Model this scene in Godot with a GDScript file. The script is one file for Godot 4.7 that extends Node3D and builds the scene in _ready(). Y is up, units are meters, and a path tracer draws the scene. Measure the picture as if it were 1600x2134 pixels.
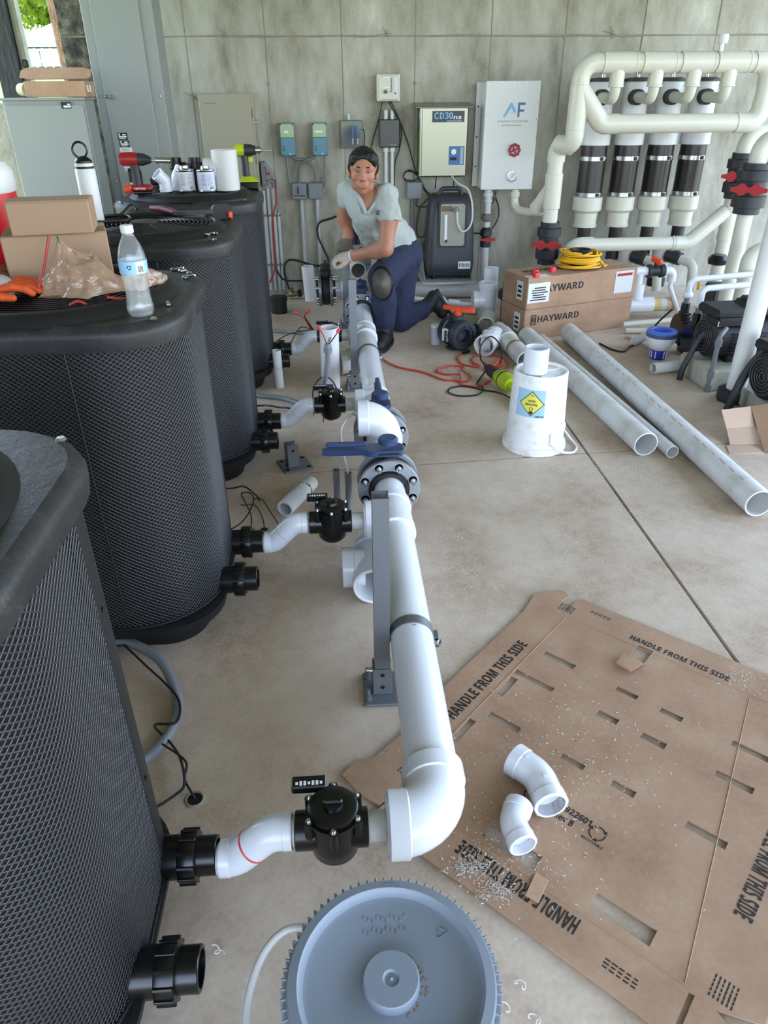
extends Node3D

const TAUF := 6.283185307
var M := {}
var SH := {}
var used := {}
var rng := RandomNumberGenerator.new()

# ---------------------------------------------------------------- mesh builder
class MB:
	var v := PackedVector3Array()
	var n := PackedVector3Array()
	func tri(a: Vector3, b: Vector3, c: Vector3, na: Vector3, nb: Vector3, nc: Vector3) -> void:
		if (b - a).cross(c - a).dot(na + nb + nc) > 0.0:
			v.push_back(a); v.push_back(c); v.push_back(b)
			n.push_back(na); n.push_back(nc); n.push_back(nb)
		else:
			v.push_back(a); v.push_back(b); v.push_back(c)
			n.push_back(na); n.push_back(nb); n.push_back(nc)
	func quad(a: Vector3, b: Vector3, c: Vector3, d: Vector3, nn: Vector3) -> void:
		tri(a, b, c, nn, nn, nn); tri(a, c, d, nn, nn, nn)
	func qn(a: Vector3, b: Vector3, c: Vector3, d: Vector3, na: Vector3, nb: Vector3, nc: Vector3, nd: Vector3) -> void:
		tri(a, b, c, na, nb, nc); tri(a, c, d, na, nc, nd)
	func band(ra: PackedVector3Array, na: PackedVector3Array, rb: PackedVector3Array, nb: PackedVector3Array, closed := true) -> void:
		var k := ra.size()
		for i in (k if closed else k - 1):
			var j := (i + 1) % k
			qn(ra[i], ra[j], rb[j], rb[i], na[i], na[j], nb[j], nb[i])
	# profile of (radius, y) turned about the local y axis
	func lathe(prof: Array, xf := Transform3D(), seg := 20, a0 := 0.0, a1 := TAUF) -> void:
		var m := prof.size()
		var full: bool = a1 - a0 > 6.28
		var cnt: int = seg if full else seg + 1
		var cs := PackedVector2Array()
		for i in cnt:
			var t := a0 + (a1 - a0) * i / float(seg)
			cs.push_back(Vector2(cos(t), sin(t)))
		var sn: Array = []
		for i in m - 1:
			var d: Vector2 = prof[i + 1] - prof[i]
			sn.append(Vector2(d.y, -d.x).normalized())
		for i in m - 1:
			if (prof[i + 1] - prof[i]).length() < 1e-6: continue
			var n0: Vector2 = sn[i]
			var n1: Vector2 = sn[i]
			if i > 0 and sn[i - 1].dot(sn[i]) > 0.75: n0 = (sn[i] + sn[i - 1]).normalized()
			if i < m - 2 and sn[i + 1].dot(sn[i]) > 0.75: n1 = (sn[i] + sn[i + 1]).normalized()
			var ra := PackedVector3Array(); var rb := PackedVector3Array()
			var na := PackedVector3Array(); var nb := PackedVector3Array()
			var p: Vector2 = prof[i]; var q: Vector2 = prof[i + 1]
			for c in cs:
				ra.push_back(xf * Vector3(p.x * c.x, p.y, p.x * c.y)); rb.push_back(xf * Vector3(q.x * c.x, q.y, q.x * c.y))
				na.push_back((xf.basis * Vector3(n0.x * c.x, n0.y, n0.x * c.y)).normalized()); nb.push_back((xf.basis * Vector3(n1.x * c.x, n1.y, n1.x * c.y)).normalized())
			band(ra, na, rb, nb, full)
	static func along(a: Vector3, b: Vector3) -> Transform3D:
		var y := (b - a).normalized()
		var x := y.cross(Vector3(0, 0, 1)) if absf(y.z) < 0.9 else y.cross(Vector3(1, 0, 0))
		x = x.normalized()
		return Transform3D(Basis(x, y, x.cross(y)), a)
	func cyl(a: Vector3, b: Vector3, r: float, seg := 20, r2 := -1.0, ch := 0.0) -> void:
		if r2 < 0: r2 = r
		var l := (b - a).length()
		var pr: Array = [Vector2(0, 0), Vector2(r, 0), Vector2(r2, l), Vector2(0, l)]
		if ch > 0: pr = [Vector2(0, 0), Vector2(r - ch, 0), Vector2(r, ch), Vector2(r2, l - ch), Vector2(r2 - ch, l), Vector2(0, l)]
		lathe(pr, along(a, b), seg)
	func pipe(a: Vector3, b: Vector3, ro: float, ri: float, seg := 24) -> void:
		var l := (b - a).length()
		var e := (ro - ri) * 0.2
		lathe([Vector2(ri, 0), Vector2(ro - e, 0), Vector2(ro, e), Vector2(ro, l - e), Vector2(ro - e, l), Vector2(ri, l), Vector2(ri, 0)], along(a, b), seg)
	func ball(c: Vector3, r: Vector3, seg := 14, xf := Basis()) -> void:
		var pr: Array = []
		for i in 9:
			var t := -PI / 2 + PI * i / 8.0
			pr.append(Vector2(cos(t), sin(t)))
		lathe(pr, Transform3D(xf * Basis.from_scale(r), c), seg)
	# tube swept along points, radius a number or an array
	func tube(p: Array, r, seg := 8, caps := true, flip := false, closed := false) -> void:
		var k := p.size()
		var up := Vector3.ZERO
		var pr := PackedVector3Array(); var pn := PackedVector3Array()
		var fr := PackedVector3Array(); var fn := PackedVector3Array()
		for i in k:
			var t: Vector3 = (p[mini(i + 1, k - 1)] - p[maxi(i - 1, 0)]).normalized()
			if closed: t = (p[(i + 1) % k] - p[(i + k - 1) % k]).normalized()
			if up == Vector3.ZERO:
				up = t.cross(Vector3(0, 1, 0)) if absf(t.y) < 0.9 else t.cross(Vector3(1, 0, 0))
			up = (up - t * up.dot(t)).normalized()
			var w := t.cross(up)
			var rad: float = r[i] if r is Array else r
			var ring := PackedVector3Array(); var rn := PackedVector3Array()
			for j in seg:
				var a := TAUF * j / seg
				var d := up * cos(a) + w * sin(a)
				ring.push_back(p[i] + d * rad); rn.push_back(-d if flip else d)
			if i > 0: band(pr, pn, ring, rn)
			else:
				fr = ring; fn = rn
				if caps and not closed: fan(ring, p[0], -t)
			if i == k - 1 and caps and not closed: fan(ring, p[i], t)
			pr = ring; pn = rn
		if closed: band(pr, pn, fr, fn)
	func fan(ring: PackedVector3Array, c: Vector3, nn: Vector3) -> void:
		for i in ring.size(): tri(c, ring[i], ring[(i + 1) % ring.size()], nn, nn, nn)
	func box(c: Vector3, s: Vector3, bv := 0.0, b := Basis()) -> void:
		var h := s / 2
		bv = minf(bv, minf(h.x, minf(h.y, h.z)) * 0.9)
		var ax := [Vector3(1, 0, 0), Vector3(0, 1, 0), Vector3(0, 0, 1)]
		for i in 3:
			var u: Vector3 = ax[(i + 1) % 3]; var w: Vector3 = ax[(i + 2) % 3]; var d: Vector3 = ax[i]
			var hu := h[(i + 1) % 3]; var hw := h[(i + 2) % 3]; var hd := h[i]
			for sg in [-1.0, 1.0]:
				var o: Vector3 = d * hd * sg
				var uu := u * (hu - bv); var ww := w * (hw - bv)
				quad(c + b * (o - uu - ww), c + b * (o + uu - ww), c + b * (o + uu + ww), c + b * (o - uu + ww), b * d * sg)
			if bv > 0.0:
				for sg in [-1.0, 1.0]:
					for sh in [-1.0, 1.0]:
						var e0: Vector3 = d * (hd - bv)
						var pa: Vector3 = u * hu * sg + w * (hw - bv) * sh
						var pb: Vector3 = u * (hu - bv) * sg + w * hw * sh
						var nn: Vector3 = (u * sg + w * sh).normalized()
						quad(c + b * (pa - e0), c + b * (pa + e0), c + b * (pb + e0), c + b * (pb - e0), b * nn)
		if bv > 0.0:
			for x in [-1.0, 1.0]:
				for y in [-1.0, 1.0]:
					for z in [-1.0, 1.0]:
						var k := Vector3(x, y, z)
						var nn := k.normalized()
						tri(c + b * (k * (h - Vector3(0, bv, bv))), c + b * (k * (h - Vector3(bv, 0, bv))), c + b * (k * (h - Vector3(bv, bv, 0))), b * nn, b * nn, b * nn)
	# polygon in local xy, pushed along +z by h
	func prism(poly: PackedVector2Array, h: float, xf := Transform3D(), smooth := false) -> void:
		var t := Geometry2D.triangulate_polygon(poly)
		var zn := xf.basis.z.normalized()
		for i in range(0, t.size(), 3):
			var a := poly[t[i]]; var b := poly[t[i + 1]]; var c := poly[t[i + 2]]
			tri(xf * Vector3(a.x, a.y, h), xf * Vector3(b.x, b.y, h), xf * Vector3(c.x, c.y, h), zn, zn, zn)
			tri(xf * Vector3(a.x, a.y, 0), xf * Vector3(b.x, b.y, 0), xf * Vector3(c.x, c.y, 0), -zn, -zn, -zn)
		var k := poly.size()
		var area := 0.0
		for i in k: area += poly[i].cross(poly[(i + 1) % k])
		var sg := 1.0 if area > 0 else -1.0
		for i in k:
			var a := poly[i]; var b := poly[(i + 1) % k]
			var d := (b - a).normalized()
			var nn := Vector3(d.y, -d.x, 0) * sg
			var na := nn; var nb := nn
			if smooth:
				var p := (a - poly[(i + k - 1) % k]).normalized(); var q := (poly[(i + 2) % k] - b).normalized()
				if p.dot(d) > 0.6: na = (nn + Vector3(p.y, -p.x, 0) * sg).normalized()
				if q.dot(d) > 0.6: nb = (nn + Vector3(q.y, -q.x, 0) * sg).normalized()
			na = (xf.basis * na).normalized(); nb = (xf.basis * nb).normalized()
			qn(xf * Vector3(a.x, a.y, 0), xf * Vector3(b.x, b.y, 0), xf * Vector3(b.x, b.y, h), xf * Vector3(a.x, a.y, h), na, nb, nb, na)
	# rings of equal size joined into a smooth skin
	func loft(rings: Array, cap0 := true, cap1 := true, sharp := []) -> void:
		var m := rings.size()
		var k: int = rings[0].size()
		var cen: Array = []
		for r in rings:
			var c := Vector3.ZERO
			for q in r: c += q
			cen.append(c / k)
		for i in m - 1:
			var nn := [PackedVector3Array(), PackedVector3Array()]
			for e in 2:
				var ii: int = i + e
				for j in k:
					var r0: PackedVector3Array = rings[ii]
					var tang := r0[(j + 1) % k] - r0[(j + k - 1) % k]
					var lo: int = maxi(ii - 1, 0); var hi: int = mini(ii + 1, m - 1)
					if ii in sharp:
						lo = i; hi = i + 1
					var up: Vector3 = rings[hi][j] - rings[lo][j]
					var q := tang.cross(up).normalized()
					var outw: Vector3 = (rings[i][j] + rings[i + 1][j]) / 2 - (cen[i] + cen[i + 1]) / 2
					if outw.length() < 1e-6 or q.dot(outw) < 0.0 and absf(q.dot(outw.normalized())) > 0.05: q = -q
					nn[e].push_back(q)
			band(rings[i], nn[0], rings[i + 1], nn[1])
		if cap0: fan(rings[0], cen[0], (cen[0] - cen[1]).normalized())
		if cap1: fan(rings[m - 1], cen[m - 1], (cen[m - 1] - cen[m - 2]).normalized())
	func add(o: MB, xf: Transform3D) -> void:
		for i in o.v.size():
			v.push_back(xf * o.v[i]); n.push_back((xf.basis * o.n[i]).normalized())
	func mesh(shift := Vector3.ZERO) -> ArrayMesh:
		var m := ArrayMesh.new()
		if shift != Vector3.ZERO:
			for i in v.size(): v[i] -= shift
		var a := []
		a.resize(Mesh.ARRAY_MAX)
		a[Mesh.ARRAY_VERTEX] = v; a[Mesh.ARRAY_NORMAL] = n
		m.add_surface_from_arrays(Mesh.PRIMITIVE_TRIANGLES, a)
		return m

# ---------------------------------------------------------------- scene helpers
func numbered(s: String) -> String:
	if not used.has(s):
		used[s] = 0
		return s
	used[s] += 1
	return "%s_%03d" % [s, used[s]]
func thing(called: String, label: String, cat: String, at := Vector3.ZERO, group := "", world := true) -> Node3D:
	var o := Node3D.new()
	o.name = numbered(called)
	add_child(o)
	o.position = at
	o.set_meta("label", label)
	o.set_meta("category", cat)
	if group != "": o.set_meta("group", group)
	SH[o] = at if world else Vector3.ZERO
	return o
func part(mb: MB, called: String, mat: Material, parent: Node3D, label := "") -> MeshInstance3D:
	var o := MeshInstance3D.new()
	o.name = called
	o.mesh = mb.mesh(SH.get(parent, Vector3.ZERO))
	o.material_override = mat
	parent.add_child(o, true)
	SH[o] = SH.get(parent, Vector3.ZERO)
	if label != "": o.set_meta("label", label)
	return o
func share(src: MeshInstance3D, called: String, xf: Transform3D, parent: Node3D, mat: Material = null) -> MeshInstance3D:
	var o := MeshInstance3D.new()
	o.name = called
	o.mesh = src.mesh
	o.material_override = mat if mat else src.material_override
	o.transform = xf
	parent.add_child(o, true)
	return o
func dup(src: Node3D, at: Vector3, turn := 0.0, label := "") -> Node3D:
	var o: Node3D = src.duplicate()
	o.name = numbered(String(src.name).rstrip("0123456789").rstrip("_"))
	add_child(o)
	o.position = at
	o.rotation.y = turn
	if label != "": o.set_meta("label", label)
	return o
func struct(called: String) -> Node3D:
	var o := Node3D.new()
	o.name = called
	add_child(o)
	o.set_meta("kind", "structure")
	SH[o] = Vector3.ZERO
	return o
func say(o: Node3D, label: String, cat: String) -> Node3D:
	o.set_meta("label", label); o.set_meta("category", cat)
	return o
# flat lettering: text in the xy plane of xf, sized to cap height h; wide > 0 squeezes to that width
func words(txt: String, h: float, xf: Transform3D, mat: Material, parent: Node3D, wide := 0.0, bold := true, called := "lettering", serif := false) -> void:
	var t := TextMesh.new()
	var f := SystemFont.new()
	f.font_names = PackedStringArray(["Droid Serif" if serif else "Droid Sans"])
	f.font_weight = 700 if bold else 400
	t.font = f
	t.text = txt
	t.font_size = 64
	t.pixel_size = h / 46.0
	t.depth = minf(h * 0.04, 0.0012)
	t.curve_step = 4.0
	var o := MeshInstance3D.new()
	o.name = called
	o.mesh = t
	o.material_override = mat
	parent.add_child(o, true)
	var k := 1.0
	if wide > 0.0:
		var ab := t.get_aabb()
		if ab.size.x > 0.001: k = wide / ab.size.x
	o.transform = Transform3D(Basis(xf.basis.x * k, xf.basis.y, xf.basis.z), xf.origin - SH.get(parent, Vector3.ZERO))
func rr(w: float, h: float, r: float, k := 5) -> PackedVector2Array:
	var p := PackedVector2Array()
	for c in 4:
		var cx := (w / 2 - r) * (1.0 if c == 0 or c == 3 else -1.0)
		var cy := (h / 2 - r) * (1.0 if c < 2 else -1.0)
		for i in k + 1:
			var a := PI / 2 * c + PI / 2 * i / k
			p.push_back(Vector2(cx + r * cos(a), cy + r * sin(a)))
	return p
func smooth(p: Array, k := 6, closed := false) -> Array:
	var o: Array = []
	var m := p.size()
	for i in (m if closed else m - 1):
		var a: Vector3 = p[(i + m - 1) % m] if closed or i > 0 else p[0]
		var b: Vector3 = p[i]
		var c: Vector3 = p[(i + 1) % m]
		var d: Vector3 = p[(i + 2) % m] if closed or i + 2 < m else p[m - 1]
		for j in k: o.append(b.cubic_interpolate(c, a, d, j / float(k)))
	if not closed: o.append(p[m - 1])
	return o
# corner points rounded with radius r
func bend(p: Array, r: float, k := 8) -> Array:
	var o: Array = [p[0]]
	for i in range(1, p.size() - 1):
		var a: Vector3 = (p[i - 1] - p[i]).normalized(); var b: Vector3 = (p[i + 1] - p[i]).normalized()
		var th := acos(clampf(a.dot(b), -1, 1))
		var d := r / tan(th / 2)
		d = minf(d, minf((p[i - 1] - p[i]).length(), (p[i + 1] - p[i]).length()) * 0.999)
		var s: Vector3 = p[i] + a * d; var e: Vector3 = p[i] + b * d
		var c: Vector3 = p[i] + (a + b).normalized() * (d / cos(th / 2))
		var ra := (s - c).length()
		for j in k + 1:
			var q: Vector3 = (s - c).normalized().slerp((e - c).normalized(), j / float(k))
			o.append(c + q * ra)
	o.append(p[p.size() - 1])
	return o
func mat(c: Color, rough := 0.5, metal := 0.0, spec := 0.5) -> StandardMaterial3D:
	var m := StandardMaterial3D.new()
	m.albedo_color = c
	m.roughness = rough
	m.metallic = metal
	m.metallic_specular = spec
	return m
# seamless texture: layers of [seed, frequency, octaves, weight], mapped through a gradient
func blend_tex(size: int, layers: Array, offs: PackedFloat32Array, cols: PackedColorArray, as_bump := 0.0) -> ImageTexture:
	var acc := PackedFloat32Array()
	acc.resize(size * size)
	for l in layers:
		var f := FastNoiseLite.new()
		f.seed = l[0]; f.frequency = l[1]; f.fractal_octaves = l[2]; f.noise_type = FastNoiseLite.TYPE_SIMPLEX_SMOOTH
		if l.size() > 4 and l[4] == 1: f.noise_type = FastNoiseLite.TYPE_CELLULAR
		var im := f.get_seamless_image(size, size, false, false, 0.2)
		im.convert(Image.FORMAT_L8)
		var by := im.get_data()
		var w: float = l[3] / 255.0
		for i in acc.size(): acc[i] += (by[i] - 127.5) * w
	var g := Gradient.new()
	g.offsets = offs; g.colors = cols
	var lut := PackedByteArray()
	for i in 256:
		var c := g.sample(i / 255.0)
		lut.push_back(int(c.r * 255)); lut.push_back(int(c.g * 255)); lut.push_back(int(c.b * 255))
	var out := PackedByteArray()
	out.resize(size * size * 3)
	for i in acc.size():
		var k := int(clampf(acc[i] + 0.5, 0.0, 1.0) * 255.0) * 3
		out[i * 3] = lut[k]; out[i * 3 + 1] = lut[k + 1]; out[i * 3 + 2] = lut[k + 2]
	var img := Image.create_from_data(size, size, false, Image.FORMAT_RGB8, out)
	if as_bump > 0.0: img.bump_map_to_normal_map(as_bump)
	return ImageTexture.create_from_image(img)
func tri_mat(tex: Texture2D, per_m: float, rough: float, world := true, nrm: Texture2D = null, ns := 0.5) -> StandardMaterial3D:
	var m := StandardMaterial3D.new()
	m.albedo_texture = tex
	m.roughness = rough
	m.uv1_triplanar = true
	m.uv1_world_triplanar = world
	m.uv1_scale = Vector3.ONE * per_m
	if nrm:
		m.normal_enabled = true
		m.normal_texture = nrm
		m.normal_scale = ns
	return m
func V(x: float, y: float, z: float) -> Vector3: return Vector3(x, y, z)
func grey(v: float) -> Color: return Color(v, v, v)
func T(o: Vector3, x := Vector3(1, 0, 0), y := Vector3(0, 1, 0)) -> Transform3D: return Transform3D(Basis(x, y, x.cross(y)), o)

# ---------------------------------------------------------------- the scene
func _ready() -> void:
	rng.seed = 7
	var cam := Camera3D.new()
	cam.name = "camera"
	cam.fov = 70.86
	cam.near = 0.05
	cam.far = 400.0
	cam.transform = Transform3D(Basis(Vector3.UP, deg_to_rad(-3.6)) * Basis(Vector3.RIGHT, deg_to_rad(-30.3)) * Basis(Vector3.BACK, deg_to_rad(-0.4)), V(0, 1.45, 0))
	add_child(cam)
	cam.current = true
	var sky_m := ProceduralSkyMaterial.new()
	sky_m.sky_top_color = Color(0.62, 0.72, 0.86)
	sky_m.sky_horizon_color = Color(0.90, 0.93, 0.96)
	sky_m.ground_bottom_color = Color(0.42, 0.45, 0.38)
	sky_m.ground_horizon_color = Color(0.62, 0.65, 0.58)
	var sky := Sky.new()
	sky.sky_material = sky_m
	var env := Environment.new()
	env.background_mode = Environment.BG_SKY
	env.sky = sky
	env.background_energy_multiplier = 1.0
	env.tonemap_mode = Environment.TONE_MAPPER_LINEAR
	env.tonemap_exposure = 9.1
	env.sdfgi_enabled = true
	env.ssao_enabled = true
	env.ssil_enabled = true
	var we := WorldEnvironment.new()
	we.environment = env
	add_child(we)
	var sun := DirectionalLight3D.new()
	sun.name = "sun"
	sun.light_energy = 0.6
	sun.light_color = Color(1.0, 0.95, 0.86)
	sun.light_angular_distance = 1.0
	sun.shadow_enabled = true
	sun.rotation_degrees = Vector3(-62, 200, 0)
	add_child(sun)
	materials()
	shell()
	outside()
	heat_pumps()
	main_pipe()
	extra()

func materials() -> void:
	var P := func(a): return PackedFloat32Array(a)
	var conc := blend_tex(1024, [[3, 0.006, 5, 0.7], [9, 0.05, 3, 0.25], [14, 0.25, 2, 0.3]], P.call([0.0, 0.3, 0.55, 0.8, 1.0]), PackedColorArray([Color(0.59, 0.51, 0.43), Color(0.70, 0.62, 0.54), Color(0.76, 0.69, 0.615), Color(0.80, 0.735, 0.665), Color(0.86, 0.81, 0.755)]))
	var fine := blend_tex(512, [[5, 0.08, 4, 0.8], [6, 0.35, 2, 0.5]], P.call([0.0, 1.0]), PackedColorArray([Color.BLACK, Color.WHITE]), 3.0)
	M.floor = tri_mat(conc, 0.28, 0.8, true, fine, 0.06)
	var wall := blend_tex(1024, [[31, 0.007, 5, 0.8], [39, 0.03, 4, 0.35], [34, 0.2, 2, 0.2]], P.call([0.0, 0.25, 0.5, 0.75, 1.0]), PackedColorArray([Color(0.45, 0.435, 0.375), Color(0.565, 0.55, 0.49), Color(0.63, 0.62, 0.565), Color(0.68, 0.67, 0.62), Color(0.77, 0.76, 0.72)]))
	M.wall = tri_mat(wall, 0.31, 0.85, true, fine, 0.14)
	M.wall.uv1_scale = Vector3(0.42, 0.17, 0.42)
	M.wall2 = tri_mat(wall, 0.23, 0.85, true, fine, 0.35)
	M.wall2.uv1_offset = Vector3(0.37, 0.21, 0.5)
	M.wall2.albedo_color = Color(0.94, 0.94, 0.92)
	var dark := blend_tex(512, [[41, 0.02, 5, 1.2], [42, 0.15, 3, 0.5]], P.call([0.0, 0.5, 1.0]), PackedColorArray([Color(0.16, 0.15, 0.13), Color(0.33, 0.31, 0.27), Color(0.50, 0.48, 0.42)]))
	M.weathered = tri_mat(dark, 0.9, 0.9, true, fine, 0.6)
	var woodt := blend_tex(512, [[51, 0.02, 4, 0.9], [52, 0.2, 3, 0.5]], P.call([0.0, 0.5, 1.0]), PackedColorArray([Color(0.13, 0.13, 0.13), Color(0.22, 0.22, 0.22), Color(0.31, 0.31, 0.30)]))
	M.post_wood = tri_mat(woodt, 1.0, 0.85, true, fine, 0.5)
	M.post_wood.uv1_scale = Vector3(5, 0.6, 5)
	M.seam = mat(Color(0.56, 0.53, 0.46), 0.9)
	M.joint = mat(Color(0.20, 0.18, 0.16), 0.95)
	M.pvc = mat(Color(0.86, 0.87, 0.895), 0.2)
	M.pvc_dull = mat(Color(0.78, 0.78, 0.77), 0.42)
	var dirty := blend_tex(512, [[61, 0.012, 4, 0.9], [62, 0.25, 2, 0.35]], P.call([0.0, 0.22, 0.42, 1.0]), PackedColorArray([Color(0.64, 0.61, 0.56), Color(0.76, 0.75, 0.73), Color(0.82, 0.82, 0.81), Color(0.86, 0.86, 0.86)]))
	M.pvc_dirty = tri_mat(dirty, 1.2, 0.4, false)
	M.pvc_ivory = mat(Color(0.80, 0.79, 0.73), 0.33)
	M.pvc_grey = mat(Color(0.42, 0.43, 0.44), 0.45)
	M.black = mat(Color(0.035, 0.036, 0.04), 0.28)
	M.black_matte = mat(Color(0.055, 0.057, 0.062), 0.55)
	var lidt := blend_tex(512, [[71, 0.015, 4, 0.9], [72, 0.2, 3, 0.5]], P.call([0.0, 0.55, 0.75, 1.0]), PackedColorArray([Color(0.10, 0.10, 0.105), Color(0.135, 0.135, 0.14), Color(0.19, 0.185, 0.18), Color(0.33, 0.32, 0.31)]))
	M.lid = tri_mat(lidt, 1.3, 0.5, true, fine, 0.15)
	M.wire = mat(Color(0.22, 0.22, 0.23), 0.34, 0.45, 0.6)
	M.fin = mat(Color(0.075, 0.075, 0.08), 0.6, 0.2)
	M.zinc = mat(Color(0.50, 0.52, 0.54), 0.42, 0.7)
	M.steel = mat(Color(0.75, 0.76, 0.77), 0.25, 1.0)
	M.flange = mat(Color(0.58, 0.60, 0.62), 0.45, 0.2)
	M.blue = mat(Color(0.20, 0.27, 0.42), 0.4)
	M.rubber = mat(Color(0.06, 0.06, 0.06), 0.8)
	M.dark = mat(Color(0.02, 0.02, 0.02), 0.9)
	M.red_mark = mat(Color(0.85, 0.20, 0.22), 0.4)
	M.ink = mat(Color(0.12, 0.11, 0.11), 0.7)
	M.conduit = mat(Color(0.45, 0.47, 0.49), 0.5)
	M.cable = mat(Color(0.045, 0.045, 0.045), 0.5)
	M.white = mat(Color(0.84, 0.84, 0.84), 0.4)
	M.paper = mat(Color(0.86, 0.86, 0.85), 0.8)
	var card := blend_tex(512, [[81, 0.012, 4, 0.45], [82, 0.12, 3, 0.2]], P.call([0.0, 0.4, 0.65, 1.0]), PackedColorArray([Color(0.50, 0.38, 0.29), Color(0.63, 0.50, 0.395), Color(0.68, 0.555, 0.45), Color(0.74, 0.63, 0.53)]))
	M.card = tri_mat(card, 0.8, 0.85)
	M.card_edge = mat(Color(0.50, 0.38, 0.27), 0.9)
	M.enclosure = mat(Color(0.53, 0.55, 0.535), 0.5)
	M.beige = mat(Color(0.60, 0.58, 0.50), 0.55)
	M.stain_steel = mat(Color(0.50, 0.50, 0.46), 0.26, 1.0)
	M.white_paint = mat(Color(0.80, 0.81, 0.80), 0.35)
	M.red = mat(Color(0.62, 0.07, 0.10), 0.4)
	M.orange = mat(Color(0.86, 0.28, 0.12), 0.45)
	M.charcoal = mat(Color(0.14, 0.15, 0.17), 0.5)
	M.brass = mat(Color(0.55, 0.50, 0.40), 0.4, 0.9)
	M.yellow = mat(Color(0.90, 0.68, 0.08), 0.5)
	M.lime = mat(Color(0.66, 0.74, 0.10), 0.45)

func slab_piece(poly: Array, top: float, th: float, m: Material, parent: Node3D, called: String) -> void:
	var mb := MB.new()
	var p := PackedVector2Array()
	for q in poly: p.push_back(Vector2(q[0], -q[1]))
	mb.prism(p, th, Transform3D(Basis(V(1, 0, 0), V(0, 0, -1), V(0, 1, 0)), V(0, top - th, 0)))
	part(mb, called, m, parent)

func shell() -> void:
	var f := struct("floor")
	var mb := MB.new()
	mb.box(V(1.0, -0.10, 0.8), V(8.4, 0.16, 14.6))
	part(mb, "sub_base", M.joint, f)
	var g := 0.0065
	var zj := func(x): return -2.86 - 0.075 * x
	slab_piece([[-3.2, zj.call(-3.2) + g], [1.13 - g, zj.call(1.13) + g], [1.13 - g, 8.0], [-3.2, 8.0]], 0.0, 0.05, M.floor, f, "slab")
	slab_piece([[1.13 + g, zj.call(1.13) + g], [5.2, zj.call(5.2) + g], [5.2, 8.0], [1.13 + g, 8.0]], 0.0, 0.05, M.floor, f, "slab")
	slab_piece([[-3.2, -6.5], [1.13 - g, -6.5], [1.13 - g, zj.call(1.13) - g], [-3.2, zj.call(-3.2) - g]], 0.0, 0.05, M.floor, f, "slab")
	slab_piece([[1.13 + g, -6.5], [5.2, -6.5], [5.2, zj.call(5.2) - g], [1.13 + g, zj.call(1.13) - g]], 0.0, 0.05, M.floor, f, "slab")
	# back wall: cast panels with raised fins where the forms met
	var w := struct("wall_back")
	var xs := [-1.84, -1.53, -0.985, -0.434, 0.106, 0.631, 1.176, 1.714, 2.283, 2.83, 3.38, 3.93, 4.48, 5.0]
	var ys := [0.0, 1.79, 2.95]
	for r in 2:
		for i in xs.size() - 1:
			mb = MB.new()
			var a: float = xs[i]; var b: float = xs[i + 1]
			var dz := rng.randf_range(-0.0025, 0.0025)
			mb.box(V((a + b) / 2, (ys[r] + ys[r + 1]) / 2, -6.25 + dz), V(b - a - 0.001, ys[r + 1] - ys[r] - 0.001, 0.3), 0.003)
			part(mb, "cast_panel", M.weathered if i == 0 else (M.wall), w)
	for i in range(1, xs.size() - 1):
		mb = MB.new()
		var p: Array = []
		for k in 14: p.append(V(xs[i] + rng.randf_range(-0.002, 0.002), 2.95 * k / 13.0, -6.099))
		var rad: Array = []
		for k in 14: rad.append(rng.randf_range(0.0015, 0.006))
		mb.tube(p, rad, 5)
		part(mb, "form_seam", M.seam, w)
	for y in [1.79]:
		mb = MB.new()
		var p: Array = []; var rad: Array = []
		for k in 40:
			p.append(V(-1.84 + 6.8 * k / 39.0, y + rng.randf_range(-0.003, 0.003), -6.099)); rad.append(rng.randf_range(0.002, 0.008))
		mb.tube(p, rad, 5)
		part(mb, "form_seam", M.seam, w)
	for q in [[0.631, 1.5], [-0.985, 1.45], [1.714, 1.78], [0.2, 1.79], [-0.434, 1.5], [1.176, 1.42]]:
		mb = MB.new()
		mb.lathe([Vector2(0, 0.006), Vector2(0.011, 0.004), Vector2(0.016, 0)], Transform3D(Basis(V(1, 0, 0), V(0, 0, 1), V(0, -1, 0)), V(q[0], q[1], -6.1)), 10)
		part(mb, "form_tie", M.seam, w)
	for q in [[-0.985, 1.42, 0.5], [-0.72, 1.80, 0.2], [0.42, 1.80, 1.1], [2.05, 1.80, 0.8]]:
		for k in 3:
			mb = MB.new()
			var an: float = q[2] + k * 1.05
			var dd := V(cos(an), sin(an), 0) * (0.03 + 0.02 * k)
			mb.tube(smooth([V(q[0], q[1], -6.1) - dd * 0.7, V(q[0] + 0.006, q[1] + 0.004, -6.092), V(q[0], q[1], -6.098) + dd], 4), 0.0022, 5)
			part(mb, "tie_wire", M.seam, w)
	var wl := struct("wall_left")
	mb = MB.new()
	mb.box(V(-3.05, 1.475, 0.1), V(0.3, 2.95, 6.2), 0.004)
	part(mb, "cast_wall", M.wall, wl)
	var c := struct("ceiling")
	mb = MB.new()
	mb.box(V(0.7, 3.1, -1.7), V(7.2, 0.3, 9.8))
	part(mb, "roof_slab", M.wall2, c)


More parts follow.
